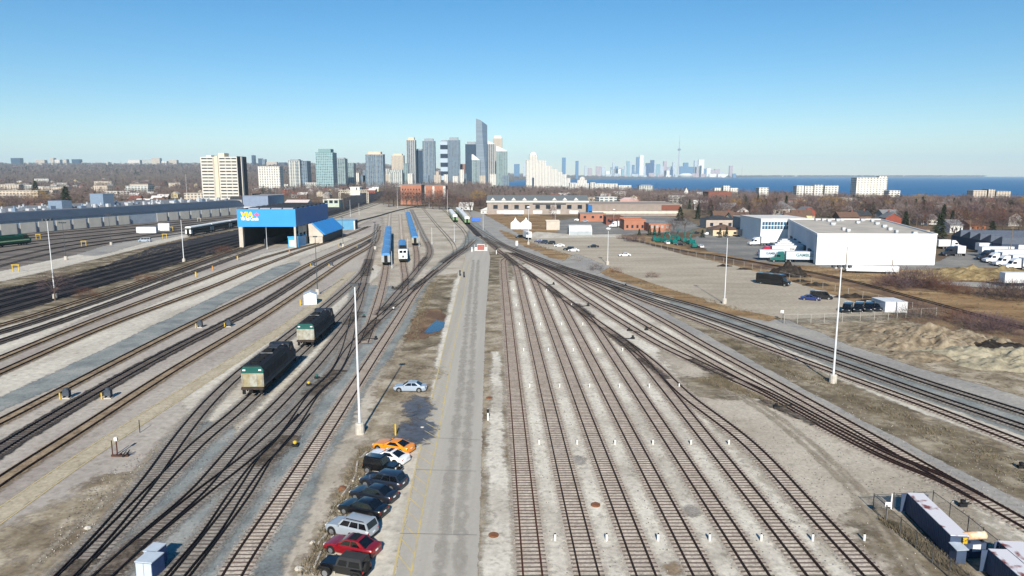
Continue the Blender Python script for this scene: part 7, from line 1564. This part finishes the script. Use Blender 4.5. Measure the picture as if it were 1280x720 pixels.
# ---- downtown across the bay
YD = 10600.0
DT = {'pale': facade('dt_pale', srgb(120, 142, 160), srgb(190, 196, 200), 5, 8, .4, .3, .3), 'white': facade('dt_white', srgb(170, 176, 180), srgb(226, 224, 218), 5, 8, .5, .4, .2), 'blue': facade('dt_blue', srgb(50, 88, 126), srgb(100, 132, 160), 5, 8, .3, .2, .3), 'deep': facade('dt_deep', srgb(24, 52, 96), srgb(44, 76, 120), 6, 9, .25, .15, .3), 'pink': facade('dt_pink', srgb(120, 112, 120), srgb(180, 164, 166), 5, 8, .4, .35, .3), 'teal': facade('dt_teal', srgb(70, 116, 130), srgb(150, 176, 184), 5, 8, .35, .25, .3)}
DL = [(642.5, 649.5, 205, 'blue', 'hazy blue tower just left of the white stepped condominium'), (654, 657.5, 203, 'pale', 'pale tower touching the left of the stepped condominium'), (682, 685, 202, 'pale', 'pale tower peeking behind the steps of the white condominium'),
 (702.5, 707, 197, 'blue', 'tall lone dark blue tower right of the stepped condominium'), (719.5, 723, 201, 'blue', 'second lone blue tower left of downtown'), (730.5, 733.5, 207, 'pale', 'slim pale tower between the lone blue ones and downtown'), (735, 740, 210, 'pink', 'pinkish block left of downtown'), (745, 751, 208, 'pink', 'wide pinkish block at the left of downtown'), (752, 756, 208.5, 'pale', 'pale block beside the wide pinkish one'), (757, 762, 214, 'white', 'low white block at the left end of downtown'),
 (765.6, 768.2, 203, 'pale', 'slim pale tower at the left end of downtown'), (768.8, 772.5, 208, 'blue', 'short blue tower beside the slim pale left one'), (767, 776, 211, 'white', 'white twin block in front at the left of downtown'), (776.5, 780, 211.5, 'teal', 'teal block right of the white twin'), (780.2, 783, 207.5, 'pale', 'pale tower left of the ice blue pair'), (783.2, 787, 201.2, 'teal', 'ice blue tower, taller of its pair'), (787, 790, 203, 'pale', 'ice blue tower, shorter of its pair'), (789.5, 793, 206, 'blue', 'blue tower before the tall blue spire pair'),
 (795, 799, 196.3, 'blue', 'tall blue tower directly left of the brightest white one'), (799, 804, 194, 'white', 'brightest tall white tower of downtown'), (804, 807, 208, 'pale', 'short pale tower right of the brightest white one'), (807, 812.3, 203.8, 'deep', 'deep blue block, lower of the dark pair'), (812.8, 817.3, 200, 'deep', 'deep blue tower, taller of the dark pair'), (817.4, 819.4, 205, 'pale', 'thin pale tower right of the dark pair'), (819.5, 825, 205, 'teal', 'teal tower right of the dark pair'), (825, 829, 207.5, 'pale', 'pale tower between the teal and pinkish grey ones'), (829, 833, 201.3, 'pink', 'pinkish grey tower left of the needle tower'), (830, 837, 213, 'white', 'low cream block below the pinkish grey tower'), (837.5, 841, 212, 'deep', 'dark short block left of the needle tower'), (840.5, 843.7, 202.5, 'pale', 'pale tower close on the left of the needle tower'),
 (849.5, 854, 208, 'blue', 'blue glass block above the stadium, left'), (854, 860, 203.2, 'blue', 'wide blue tower above the stadium'), (860, 866.5, 208.5, 'blue', 'blue glass block above the stadium, right'), (867.5, 870.2, 200.6, 'pale', 'slim pale tower right of the stadium'), (868, 873, 208.5, 'pink', 'cream block right of the stadium'), (872.5, 879.5, 199.4, 'white', 'tall white tower at the right of downtown'), (873.5, 876.5, 207, 'deep', 'dark blue tower in front of the tall white right one'), (879.7, 883, 211, 'blue', 'blue block right of the tall white right tower'), (883, 888, 210, 'white', 'white block near the right end of downtown'), (888.2, 893, 212.5, 'pink', 'pinkish block near the right end of downtown'), (893.2, 899.5, 211.3, 'pink', 'wide pinkish block at the right end of downtown'), (899.6, 904, 215, 'pale', 'low pale block at the right end of downtown'), (904, 910, 218, 'white', 'lowest white block at the right end of downtown'), (916, 920, 217, 'blue', 'small blue block beyond the right end of downtown')]
for x0, x1, yt, c, lab in DL: tower(lab, x0, x1, yt, YD if x0 > 725 else 7600, 45, DT[c], None, group='downtown towers across the bay', name='downtown_tower', base=1)
for i in range(46):
    x = random.choice([random.uniform(757, 912), random.gauss(825, 30)]); w_ = random.uniform(1.6, 4.2)
    if abs(x + w_ / 2 - 847.8) < 4: continue
    k_ = random.choice(['pale', 'blue', 'white', 'pink', 'teal', 'blue']); tower(f'{dict(pale="pale", blue="blue", white="white", pink="pinkish", teal="teal")[k_]} minor tower in the thick of the downtown cluster', x, x + w_, random.uniform(207, 216.5), YD + random.uniform(150, 700), 40, DT[k_], None, group='minor downtown towers', name='downtown_tower', base=1)
for i in range(14):
    x = 757 + i * 10.8; tower('low shoreline block in front of downtown', x, x + random.uniform(5, 9), random.uniform(216, 219), YD - 120, 40, DT[random.choice(['pale', 'white', 'pink', 'pale'])], None, group='low shoreline blocks', name='shoreline_block', base=1)
X0 = XA(847.8, YD - 60); r = thing('needle_tower', 'very tall slender needle tower with a round pod above downtown', 'tower', (X0, YD - 60, 1)); NW = paint('needle_concrete', srgb(168, 172, 178), rough=.7, var=.05)
h1 = HT(188.5, YD); h2 = HT(186.3, YD); h3 = HT(178, YD); h4 = HT(170, YD)
q = MB(); q.lathe([(17, -3), (13, 60), (9, h1 * .5), (7, h1)], 12); q.build('shaft', NW, r, smooth=40)
q = MB(); q.lathe([(8, h1), (24, h1 + 6), (25, h2 - 8), (14, h2), (7, h2 + 6)], 16); q.build('pod', paint('pod_grey', srgb(120, 128, 138)), r, smooth=40)
q = MB(); q.lathe([(6, h2), (5.5, h3 - 8), (8.5, h3), (5, h3 + 8), (2.6, h4 - 40), (1.2, h4)], 10); q.build('mast', NW, r, smooth=40)
X0 = XA(857, YD - 300); r = thing('domed_stadium', 'white low domed stadium at the foot of the blue downtown blocks', 'stadium', (X0, YD - 300, 1))
q = MB(); q.lathe([(105, -2), (106, 22), (100, 26)], 24); q.build('wall', paint('stadium_grey', srgb(150, 154, 160)), r)
q = MB(); q.lathe([(101, 26), (88, 44), (60, 56), (5, 62)], 24); q.build('dome', CAPW, r, smooth=60)
X0 = XA(927, 11800); r = thing('radio_mast', 'thin radio mast on the shore right of downtown', 'mast', (X0, 11800, 1)); q = MB(); q.tube((0, 0, 0), (0, 0, HT(207, 11800)), 3, 1.6, 6); q.build('mast', NW, r)
# ---- houses among the trees
HW = [('white', WHITEW), ('cream', wallmat('cream', srgb(214, 204, 182))), ('brick red', wallmat('brick_red', srgb(134, 72, 58))), ('grey', GREYW), ('brown', wallmat('house_brown', srgb(116, 92, 78))), ('pale yellow', wallmat('pale_yellow', srgb(206, 192, 148)))]
HR = [('grey', ROOFM), ('dark', ROOFD), ('brown', ROOFB), ('pale', ROOFL), ('reddish', paint('roof_red', srgb(130, 78, 66), rough=.9))]
def house_proto(i, w, rf):
    q = MB(); q.box(-6, 6, -4.5, 4.5, -2, 5.5); a = q.mesh('wall', w)
    q = MB(); q.ext_x([(-5.1, 5.3), (0, 8.6), (5.1, 5.3), (0, 8.2)], -6.5, 6.5); b = q.mesh('roof', rf)
    q = MB(); q.ext_x([(-4.48, 5.5), (4.48, 5.5), (0, 8.3)], -5.99, 5.99); c = q.mesh('gable_wall', w)
    q = MB(); q.box(-4.6, -3.0, -4.58, -4.5, 1.0, 2.6); d_ = q.mesh('window', WIND); q = MB(); q.box(1.5, 3.4, -4.58, -4.5, 1.0, 2.6); e_ = q.mesh('window', WIND); q = MB(); q.box(-1, .2, -4.58, -4.5, -.1, 2.1); f_ = q.mesh('door', BLACKP)
    q = MB(); q.box(3, 3.9, -.4, .5, 6, 9.6); ch = q.mesh('chimney', BRICKB)
    return a, b, c, d_, e_, f_, ch
HP = {}
def zone_name(px, Y):
    if px < 250: return 'behind the long workshop' if Y < 800 else ('on the wooded slope far left' if Y < 1500 else 'far off on the left slope')
    if px < 500: return 'in the trees below the left towers'
    if px < 700: return 'in the trees beyond the dormered building'
    if px < 880: return 'in the trees behind the shopping strip'
    if px < 1060: return 'in the trees behind the office wing'
    return 'in the bare wood behind the warehouse' if px < 1180 else 'in the bare wood at the far right'
nh = 0; tries = 0
while nh < 255 and tries < 9000:
    tries += 1
    px = random.choice([random.uniform(-20, 300), random.uniform(-20, 300), random.uniform(320, 470), random.uniform(640, 870), random.uniform(850, 1300), random.uniform(900, 1300)])
    if px < 300: Y = random.uniform(560, 2400)
    elif px < 470: Y = random.uniform(820, 1500)
    elif px < 870: Y = random.uniform(760, 1500)
    else: Y = random.uniform(430, 1050)
    X = XA(px, Y)
    if terrain(X, Y) < LAKE + 2.5 or any((X - a) ** 2 + (Y - b) ** 2 < (c + 9) ** 2 for a, b, c in FOOT): continue
    if -235 < X < 40 and Y < 1700: continue
    wi = random.randrange(6); ri = random.randrange(5)
    if (wi, ri) not in HP: HP[(wi, ri)] = house_proto(0, HW[wi][1], HR[ri][1])
    r = thing('suburban_house', f'{HW[wi][0]} gabled house with a {HR[ri][0]} roof {zone_name(px, Y)}', 'house', (X, Y, terrain(X, Y)), random.choice([0, 0, PI / 2, PI / 2]) + random.uniform(-.2, .2), 'houses among the bare trees')
    for m_ in HP[(wi, ri)]: link(m_.name.split('.')[0], m_, r)
    FOOT.append((X, Y, 7)); nh += 1
# ================= trees =================
def twig_mat(nm, c1, c2):
    m, nt, bs, N, L = newmat(nm)
    oi = N('ShaderNodeObjectInfo'); at = N('ShaderNodeAttribute'); at.attribute_name = 'tone'
    ad = N('ShaderNodeMath'); ad.operation = 'ADD'; mu = N('ShaderNodeMath'); mu.operation = 'MULTIPLY'; mu.inputs[1].default_value = .5
    L(oi.outputs['Random'], mu.inputs[0]); L(mu.outputs[0], ad.inputs[0]); mu2 = N('ShaderNodeMath'); mu2.operation = 'MULTIPLY'; mu2.inputs[1].default_value = .5; L(at.outputs['Fac'], mu2.inputs[0]); L(mu2.outputs[0], ad.inputs[1])
    mx = N('ShaderNodeMix'); mx.data_type = 'RGBA'; L(ad.outputs[0], mx.inputs['Factor']); mx.inputs['A'].default_value = (*c1, 1); mx.inputs['B'].default_value = (*c2, 1)
    L(mx.outputs['Result'], bs.inputs['Base Color']); bs.inputs['Roughness'].default_value = .9; bs.inputs['Specular IOR Level'].default_value = .1
    return m
TWIG = twig_mat('bare_twigs', srgb(58, 49, 50), srgb(100, 86, 83)); CONIF = twig_mat('conifer_needles', srgb(28, 36, 26), srgb(58, 64, 44)); WILLOW = twig_mat('willow_twigs', srgb(138, 108, 58), srgb(170, 138, 78)); RUSTB = twig_mat('rust_twigs', srgb(82, 58, 48), srgb(116, 84, 68)); PURP = twig_mat('purple_twigs', srgb(74, 60, 64), srgb(104, 86, 90))
BARK = paint('bark', srgb(92, 80, 72), rough=.95)
def blades(n, rng, shape, L0, L1, w, droop=0.0, up=.25):
    """n thin triangles scattered through a crown; shape(rng)->position, outward direction"""
    vs = np.zeros((n * 3, 3), np.float32); tone = np.zeros(n * 3, np.float32)
    for i in range(n):
        p, o = shape(rng); d = o + rng.normal(0, .45, 3); d[2] += up; d /= np.linalg.norm(d) + 1e-6
        l = rng.uniform(L0, L1); s = np.cross(d, rng.normal(0, 1, 3)); s /= np.linalg.norm(s) + 1e-6
        vs[i * 3] = p - s * w; vs[i * 3 + 1] = p + s * w; vs[i * 3 + 2] = p + d * l - np.array([0, 0, droop * l]); tone[i * 3:i * 3 + 3] = rng.uniform(0, 1)
    return vs, tone
def tri_mesh(nm, vs, tone, mat):
    n = len(vs) // 3; me = bpy.data.meshes.new(nm); me.vertices.add(n * 3); me.vertices.foreach_set('co', vs.ravel()); me.loops.add(n * 3); me.loops.foreach_set('vertex_index', np.arange(n * 3, dtype=np.int32))
    me.polygons.add(n); me.polygons.foreach_set('loop_start', np.arange(0, n * 3, 3, dtype=np.int32)); me.polygons.foreach_set('loop_total', np.full(n, 3, np.int32))
    at = me.attributes.new('tone', 'FLOAT', 'POINT'); at.data.foreach_set('value', tone); me.materials.append(mat); me.update(calc_edges=True); return me
def crown_shape(H, W, low=.28):
    def f(rng):
        u = rng.normal(0, 1, 3); u /= np.linalg.norm(u); r = rng.uniform(.25, 1) ** .6
        lob = 1 + .22 * math.sin(3 * math.atan2(u[1], u[0]) + H) + .12 * math.sin(5 * u[2] + W)
        c = np.array([0, 0, H * (low + (1 - low) / 2)]); s = np.array([W / 2, W / 2, H * (1 - low) / 2]) * r * lob
        return c + u * s, u
    return f
def cone_shape(H, W):
    def f(rng):
        t = rng.uniform(.06, 1) ** 1.1; a = rng.uniform(0, 2 * PI); tier = .78 + .22 * math.sin(t * 26); r = W / 2 * (1 - t) * tier * rng.uniform(.45, 1)
        return np.array([r * math.cos(a), r * math.sin(a), H * t]), np.array([math.cos(a), math.sin(a), -.35])
    return f
def trunk_mesh(H, W, seed, limbs=7, low=.28):
    rd = random.Random(seed); q = MB(); q.tube((0, 0, -.5), (0, 0, H * .45), H * .022, H * .013, 6)
    for i in range(limbs):
        a = i * 2.4 + rd.random(); z = H * rd.uniform(low * .7, .45); e = (math.cos(a) * W * .33, math.sin(a) * W * .33, H * rd.uniform(.6, .88)); m = (e[0] * .4, e[1] * .4, z + (e[2] - z) * .55)
        q.tube((0, 0, z), m, H * .010, H * .007, 4); q.tube(m, e, H * .007, H * .002, 4)
        f = (m[0] * 1.9 + rd.uniform(-1, 1), m[1] * 1.9, m[2] + H * .12); q.tube(m, f, H * .005, H * .002, 3)
    return q.mesh('trunk', BARK, 60)
def tree_var(kind, H, W, seed, n):
    rng = np.random.default_rng(seed)
    if kind == 'conifer': return trunk_mesh(H * .5, W * .1, seed, 0), tri_mesh('crown', *blades(n, rng, cone_shape(H, W), .7, 1.5, .22, .25, -.1), CONIF)
    m_ = {'bare': TWIG, 'willow': WILLOW, 'rust': RUSTB, 'purple': PURP}[kind]
    return trunk_mesh(H, W, seed), tri_mesh('crown', *blades(n, rng, crown_shape(H, W), 1.0, 2.4, .05 if kind != 'willow' else .08, .3 if kind == 'willow' else 0, .35), m_)
VAR = {'bare': [tree_var('bare', 12, 10, s, 620) for s in (1, 2, 3, 4)] + [tree_var('bare', 14, 9, s, 620) for s in (5, 6)], 'rust': [tree_var('rust', 11, 10, s, 620) for s in (11, 12)], 'purple': [tree_var('purple', 12, 11, s, 620) for s in (15, 16)], 'willow': [tree_var('willow', 13, 13, s, 800) for s in (21, 22)], 'conifer': [tree_var('conifer', 13, 6, s, 700) for s in (31, 32, 33)]}
BASEH = {'bare': 12.5, 'rust': 11, 'purple': 12, 'willow': 13, 'conifer': 13}
def plant(kind, X, Y, h, label, group, z=None, wid=1.0):
    t, c = random.choice(VAR[kind]); k = h / BASEH[kind]
    r = thing({'conifer': 'conifer_tree', 'willow': 'willow_tree'}.get(kind, 'bare_tree'), label, 'tree', (X, Y, terrain(X, Y) if z is None else z), random.uniform(0, 6.28), group); r.scale = (k * wid, k * wid, k)
    link('trunk', t, r); link('crown', c, r); return r
def plant_px(kind, q_, yt, label, group='single trees near the yard', wid=1.0):
    X, Y = P(*q_); plant(kind, X, Y, HT(yt, Y) - terrain(X, Y), label, group, wid=wid); FOOT.append((X, Y, 3))
plant_px('purple', (69, 376), 341, 'lone bare tree at the foot of the thin grey pole on the far left', wid=1.35)
for kd, q_, yt, lab, w_ in [('conifer', (1173, 304), 266, 'tall dark conifer beyond the right end of the warehouse', 1.3), ('conifer', (1131, 288), 264, 'conifer behind the warehouse roof on the right', 1.2), ('conifer', (955, 294), 273, 'conifer right of the beige bungalow', 1.2), ('conifer', (908, 296), 283, 'small conifer in front of the beige bungalow, left', 1.0), ('conifer', (900, 297), 285, 'small bushy conifer before the bungalow, farther left', 1.2), ('conifer', (890, 272), 256, 'conifer left of the tan house', 1.1), ('conifer', (872, 274), 256, 'dark conifer behind the bare tree clump', 1.1), ('conifer', (850, 276), 258, 'broad greenish conifer above the teal lifts', 1.6), ('conifer', (812, 294), 281, 'small conifer before the orange brick shop, left', 1.1), ('conifer', (818, 294), 282, 'small conifer before the orange brick shop, middle', 1.1), ('conifer', (824, 295), 284, 'small conifer before the orange brick shop, right', 1.1), ('conifer', (799, 294), 286, 'tiny conifer beside the blue container trailer', 1.4), ('conifer', (1240, 292), 276, 'dark round conifer above the sawtooth shed', 1.8), ('conifer', (878, 297), 287, 'low green conifer right of the teal lifts', 1.7),
    ('willow', (1035, 268), 244, 'golden willow above the office wing', 1.2), ('willow', (1150, 256), 241, 'golden willow at the lake shore right of the lone slab', 1.0), ('willow', (598, 258), 237, 'pale willow like tree beyond the green trains', 1.0), ('rust', (770, 283), 268, 'bare reddish shrub tree before the brown brick shop', 1.1), ('bare', (691, 280), 258, 'bare tree in front of the dormered building', .6), ('bare', (856, 290), 268, 'tall bare tree right of the orange brick shops', 1.0), ('bare', (842, 291), 272, 'bare tree at the right of the orange brick shops', 1.1), ('bare', (927, 290), 262, 'bare tree left of the side street', 1.0), ('purple', (958, 276), 256, 'bare purple tree at the street behind the office wing', 1.0), ('bare', (976, 274), 256, 'bare tree behind the office windows', 1.0), ('purple', (1192, 300), 272, 'bare purple tree right of the tall dark conifer', 1.2), ('rust', (1220, 300), 276, 'rusty bare tree left of the sawtooth shed', 1.1),
    ('conifer', (84, 264), 233, 'big dark evergreen in the suburb over the workshop', 1.5), ('conifer', (46, 250), 226, 'dark evergreen at the left of the suburb', 1.3), ('willow', (50, 262), 236, 'yellowish green tree over the workshop on the left', 1.0), ('bare', (430, 262), 243, 'bare tree behind the depot near the signal bridge', 1.0), ('rust', (396, 262), 247, 'tan leafed tree beside the depot', .7)]: plant_px(kd, q_, yt, lab, wid=w_)
for i, (x, y, yt) in enumerate([(486, 259, 238), (492, 258, 236), (508, 258, 240), (515, 260, 238), (522, 260, 241), (531, 261, 242), (541, 261.5, 244), (549, 262, 243), (557, 262, 241), (565, 262.5, 240), (572, 262, 243), (580, 264, 246), (588, 265, 247), (606, 262, 244), (618, 262, 243), (627, 264, 247), (479, 256, 238), (499, 257, 241), (536, 258, 237), (553, 258, 236)]): plant_px(['bare', 'purple', 'bare', 'rust'][i % 4], (x, y), yt, ['grey brown', 'purplish', 'grey', 'rusty'][i % 4] + ' bare tree in the belt closing off the far end of the sidings', 'tree belt at the far end of the sidings', 1.45)
# brush and single shrubs near the fences
SHR = [tri_mesh('shrub', *blades(1300, np.random.default_rng(s), crown_shape(1.7, 4.5, -.5), .25, .7, .014, 0, .5), m_) for s, m_ in ((51, PURP), (52, RUSTB), (53, TWIG))]
def shrub(q_, s, k, lab, g='shrubs along the spur and the field', sx=1.0):
    X, Y = P(*q_); o = link('shrub', SHR[k], None, (X, Y, 0), random.uniform(0, 6)); o.scale = (s * sx, s, s); tag(o, lab, 'shrub', g)
for i, (q_, s, k) in enumerate([((1116, 360), 2.4, 0), ((1130, 357), 2.6, 0), ((1144, 357), 2.8, 0), ((1158, 358), 2.6, 0), ((1170, 361), 2.2, 1), ((1185, 365), 1.8, 1), ((1200, 368), 1.6, 1), ((1105, 358), 1.6, 1)]): shrub(q_, s, k, 'purple brown brush clump in the thicket right of the long white trailer' if k == 0 else 'rusty low brush clump at the edge of the thicket')
for i, (q_, s, k) in enumerate([((1248, 372), 2.6, 2), ((1262, 374), 2.8, 2), ((1278, 376), 2.6, 2)]): shrub(q_, s, k, 'dark grey bush in front of the trailer at the right edge')
for q_, s, k, lab in [((1150, 398), 2.0, 2, 'grey shrub beside the right white container'), ((1222, 410), 1.8, 0, 'low purple shrub on the rail spur bank'), ((1238, 414), 2.0, 0, 'low purple shrub farther right on the spur bank'), ((1255, 417), 1.8, 0, 'purple shrub near the dark ground at the right edge'), ((1196, 402), 1.5, 1, 'rusty shrub on the spur bank'), ((788, 302), 1.7, 0, 'shrub at the lot corner by the spur'), ((797, 303), 2.0, 0, 'larger shrub at the lot corner by the spur'), ((778, 299), 1.4, 1, 'rusty shrub behind the lot wall'), ((815, 347), 1.0, 1, 'small shrub on the lot verge'), ((745, 338), 1.3, 2, 'spindly shrub beside the globe topped pole'), ((770, 341), 1.0, 1, 'low shrub on the verge right of the globe topped pole'), ((107, 372), 1.4, 1, 'low shrub beside the main line at the far left'), ((180, 352), 1.3, 1, 'rusty weeds by the main line'), ((280, 316), 1.6, 1, 'shrub beside the left pillar of the blue shed'), ((264, 318), 1.2, 2, 'low weeds left of the blue shed')]: shrub(q_, s, k, lab)
# individually planted suburb trees
CURVE = [(-60, 276), (0, 272), (180, 256), (250, 247), (330, 250), (420, 250), (455, 240), (470, 236), (482, 240), (500, 256), (520, 259), (600, 263), (640, 256), (740, 257), (760, 254), (850, 258), (880, 268), (905, 280), (940, 272), (1000, 272), (1100, 276), (1160, 290), (1230, 296), (1300, 306)]
def ok(X, Y, m=3):
    h = terrain(X, Y)
    if h < LAKE + 1.2: return False
    px, py = PX(X, Y, h)
    if not -260 < px < 1540: return False
    if py > lerp_tab(CURVE, px): return False
    if px < 320 and (Vector((X, Y)) - A_ws).dot(N_ws) < 84: return False
    return not any(abs(X - a) < c + m and abs(Y - b) < c + m and (X - a) ** 2 + (Y - b) ** 2 < (c + m) ** 2 for a, b, c in FOOT)
A_ws = Vector(ws.location[:2]); N_ws = Vector((-math.sin(ws.rotation_euler.z), math.cos(ws.rotation_euler.z)))
def main_corridor(X, Y): 
    c = lerp_tab([(300, -130), (565, -141), (894, -166), (1300, -215), (1700, -245), (2500, -290)], Y); return abs(X - c) < 22 and Y < 2200
TZ = {'bare': 'bare grey brown tree', 'rust': 'rusty brown bare tree', 'purple': 'purplish bare tree', 'conifer': 'dark green conifer', 'willow': 'yellowish willow'}
cand = []
for _ in range(60000):
    px = RNG.uniform(-30, 1310); Y = 380 * math.exp(RNG.uniform(0, math.log(1100 / 380))); X = XA(px, Y)
    if ok(X, Y) and not main_corridor(X, Y): cand.append((X, Y, px))
    if len(cand) > 1500: break
cand.sort(key=lambda c: c[1]); used = []; IND = 0
for X, Y, px in cand:
    if any((X - a) ** 2 + (Y - b) ** 2 < 40 for a, b in used): continue
    used.append((X, Y)); u_ = random.random(); kd = 'bare' if u_ < .5 else 'purple' if u_ < .72 else 'rust' if u_ < .88 else 'conifer' if u_ < .96 else 'willow'
    plant(kd, X, Y, random.uniform(8, 14), f'{TZ[kd]} {zone_name(px, Y)}', 'suburb trees')
    IND += 1
    if IND >= 290: break
# the far woods: one mass
def far_wood(nm, Y0, Y1, count, nb, L, w, seed, hmin, hmax):
    rng = np.random.default_rng(seed); pv = []; tn = []
    base = [blades(nb, np.random.default_rng(seed + 100 + i), crown_shape(11, 11, .12), L * .6, L * 1.4, w, 0, .3) for i in range(6)]
    bc = [blades(nb, np.random.default_rng(seed + 200 + i), cone_shape(12, 7), L * .6, L * 1.2, w, .2, -.1) for i in range(2)]
    n = 0; t = 0
    while n < count and t < count * 12:
        t += 1; px = rng.uniform(-220, 1500); Y = Y0 * math.exp(rng.uniform(0, 1) ** .8 * math.log(Y1 / Y0)); X = XA(px, Y)
        if not ok(X, Y, 1) or main_corridor(X, Y): continue
        if mnoise.noise((X * .006, Y * .003, seed)) < -.28: continue
        k = rng.uniform(hmin, hmax) / 11; con = rng.uniform() < .09
        v, tt = bc[rng.integers(2)] if con else base[rng.integers(6)]
        a = rng.uniform(0, 6.28); c, s = math.cos(a), math.sin(a); q = v.copy(); x = (q[:, 0] * c - q[:, 1] * s) * k + X; y = (q[:, 0] * s + q[:, 1] * c) * k + Y
        pv.append(np.stack([x, y, q[:, 2] * k + terrain(X, Y)], 1)); tn.append(tt * .35 + (rng.uniform(.0, .6) if not con else -1.2)); n += 1
    me = tri_mesh(nm, np.concatenate(pv).astype(np.float32), np.concatenate(tn).astype(np.float32), WOODM); tag(link(nm, me), 'far off bare suburban woods reaching to the horizon', 'woods', None, 'stuff')
def wood_mat():
    m, nt, bs, N, L = newmat('far_wood_mix'); at = N('ShaderNodeAttribute'); at.attribute_name = 'tone'; geo = N('ShaderNodeNewGeometry')
    nz = N('ShaderNodeTexNoise'); nz.inputs['Scale'].default_value = .012; nz.inputs['Detail'].default_value = 3; L(geo.outputs['Position'], nz.inputs[0])
    ad = N('ShaderNodeMath'); ad.operation = 'MULTIPLY_ADD'; L(nz.outputs['Fac'], ad.inputs[0]); ad.inputs[1].default_value = .7; L(at.outputs['Fac'], ad.inputs[2])
    mr = N('ShaderNodeMapRange'); mr.inputs[1].default_value = -1.0; mr.inputs[2].default_value = 1.4; L(ad.outputs[0], mr.inputs[0])
    cr = N('ShaderNodeValToRGB'); e = cr.color_ramp.elements; e[0].position = .0; e[0].color = (*srgb(40, 46, 36), 1); e[1].position = 1; e[1].color = (*srgb(128, 112, 104), 1)
    for p, c in ((.36, srgb(52, 50, 44)), (.44, srgb(62, 54, 56)), (.6, srgb(88, 76, 72)), (.8, srgb(112, 99, 94))): cr.color_ramp.elements.new(p).color = (*c, 1)
    L(mr.outputs[0], cr.inputs[0]); L(cr.outputs[0], bs.inputs['Base Color']); bs.inputs['Roughness'].default_value = .95; bs.inputs['Specular IOR Level'].default_value = .05; return m
WOODM = wood_mat()
far_wood('near_woods', 420, 1300, 6400, 150, 2.0, .11, 41, 7, 13)
far_wood('distant_woods', 1250, 3200, 8200, 44, 3.2, .3, 42, 8, 14)
far_wood('horizon_woods', 3000, 11500, 9000, 16, 7.5, 1.4, 43, 10, 16)

# low wooded island strip along the far side of the lake
rng = np.random.default_rng(77); b_ = blades(16, np.random.default_rng(78), crown_shape(11, 11, .0), 4, 9, 1.6, 0, .3); pv = []; tn = []
for i in range(1500):
    a = rng.uniform(.30, .665); Y = shore_far(a) + rng.uniform(60, 420); X = a * Y; k = rng.uniform(1.0, 2.4)
    if terrain(X, Y) < LAKE: continue
    q = b_[0] * k; q = q + np.array([X, Y, terrain(X, Y) - 1], np.float32); pv.append(q); tn.append(b_[1] * .3 + rng.uniform(-.6, .3))
if pv: tag(link('island_woods', tri_mesh('island_woods', np.concatenate(pv).astype(np.float32), np.concatenate(tn).astype(np.float32), WOODM)), 'low wooded island strip on the far side of the lake', 'woods', None, 'stuff')
# ================= air =================
m, nt, bs, N, L = newmat('haze_air'); nt.nodes.remove(bs)
pv = N('ShaderNodeVolumePrincipled'); pv.inputs['Color'].default_value = (.60, .82, 1.0, 1); pv.inputs['Density'].default_value = 5.5e-5; pv.inputs['Anisotropy'].default_value = -.12
L(pv.outputs[0], nt.nodes['Material Output'].inputs['Volume'])
q = MB(); q.box(-24000, 24000, -150, 21900, -26, 600); o = q.build('haze', m); tag(o, kind='stuff')
o['label'] = 'thin blue air haze over the whole scene'; o['category'] = 'haze'
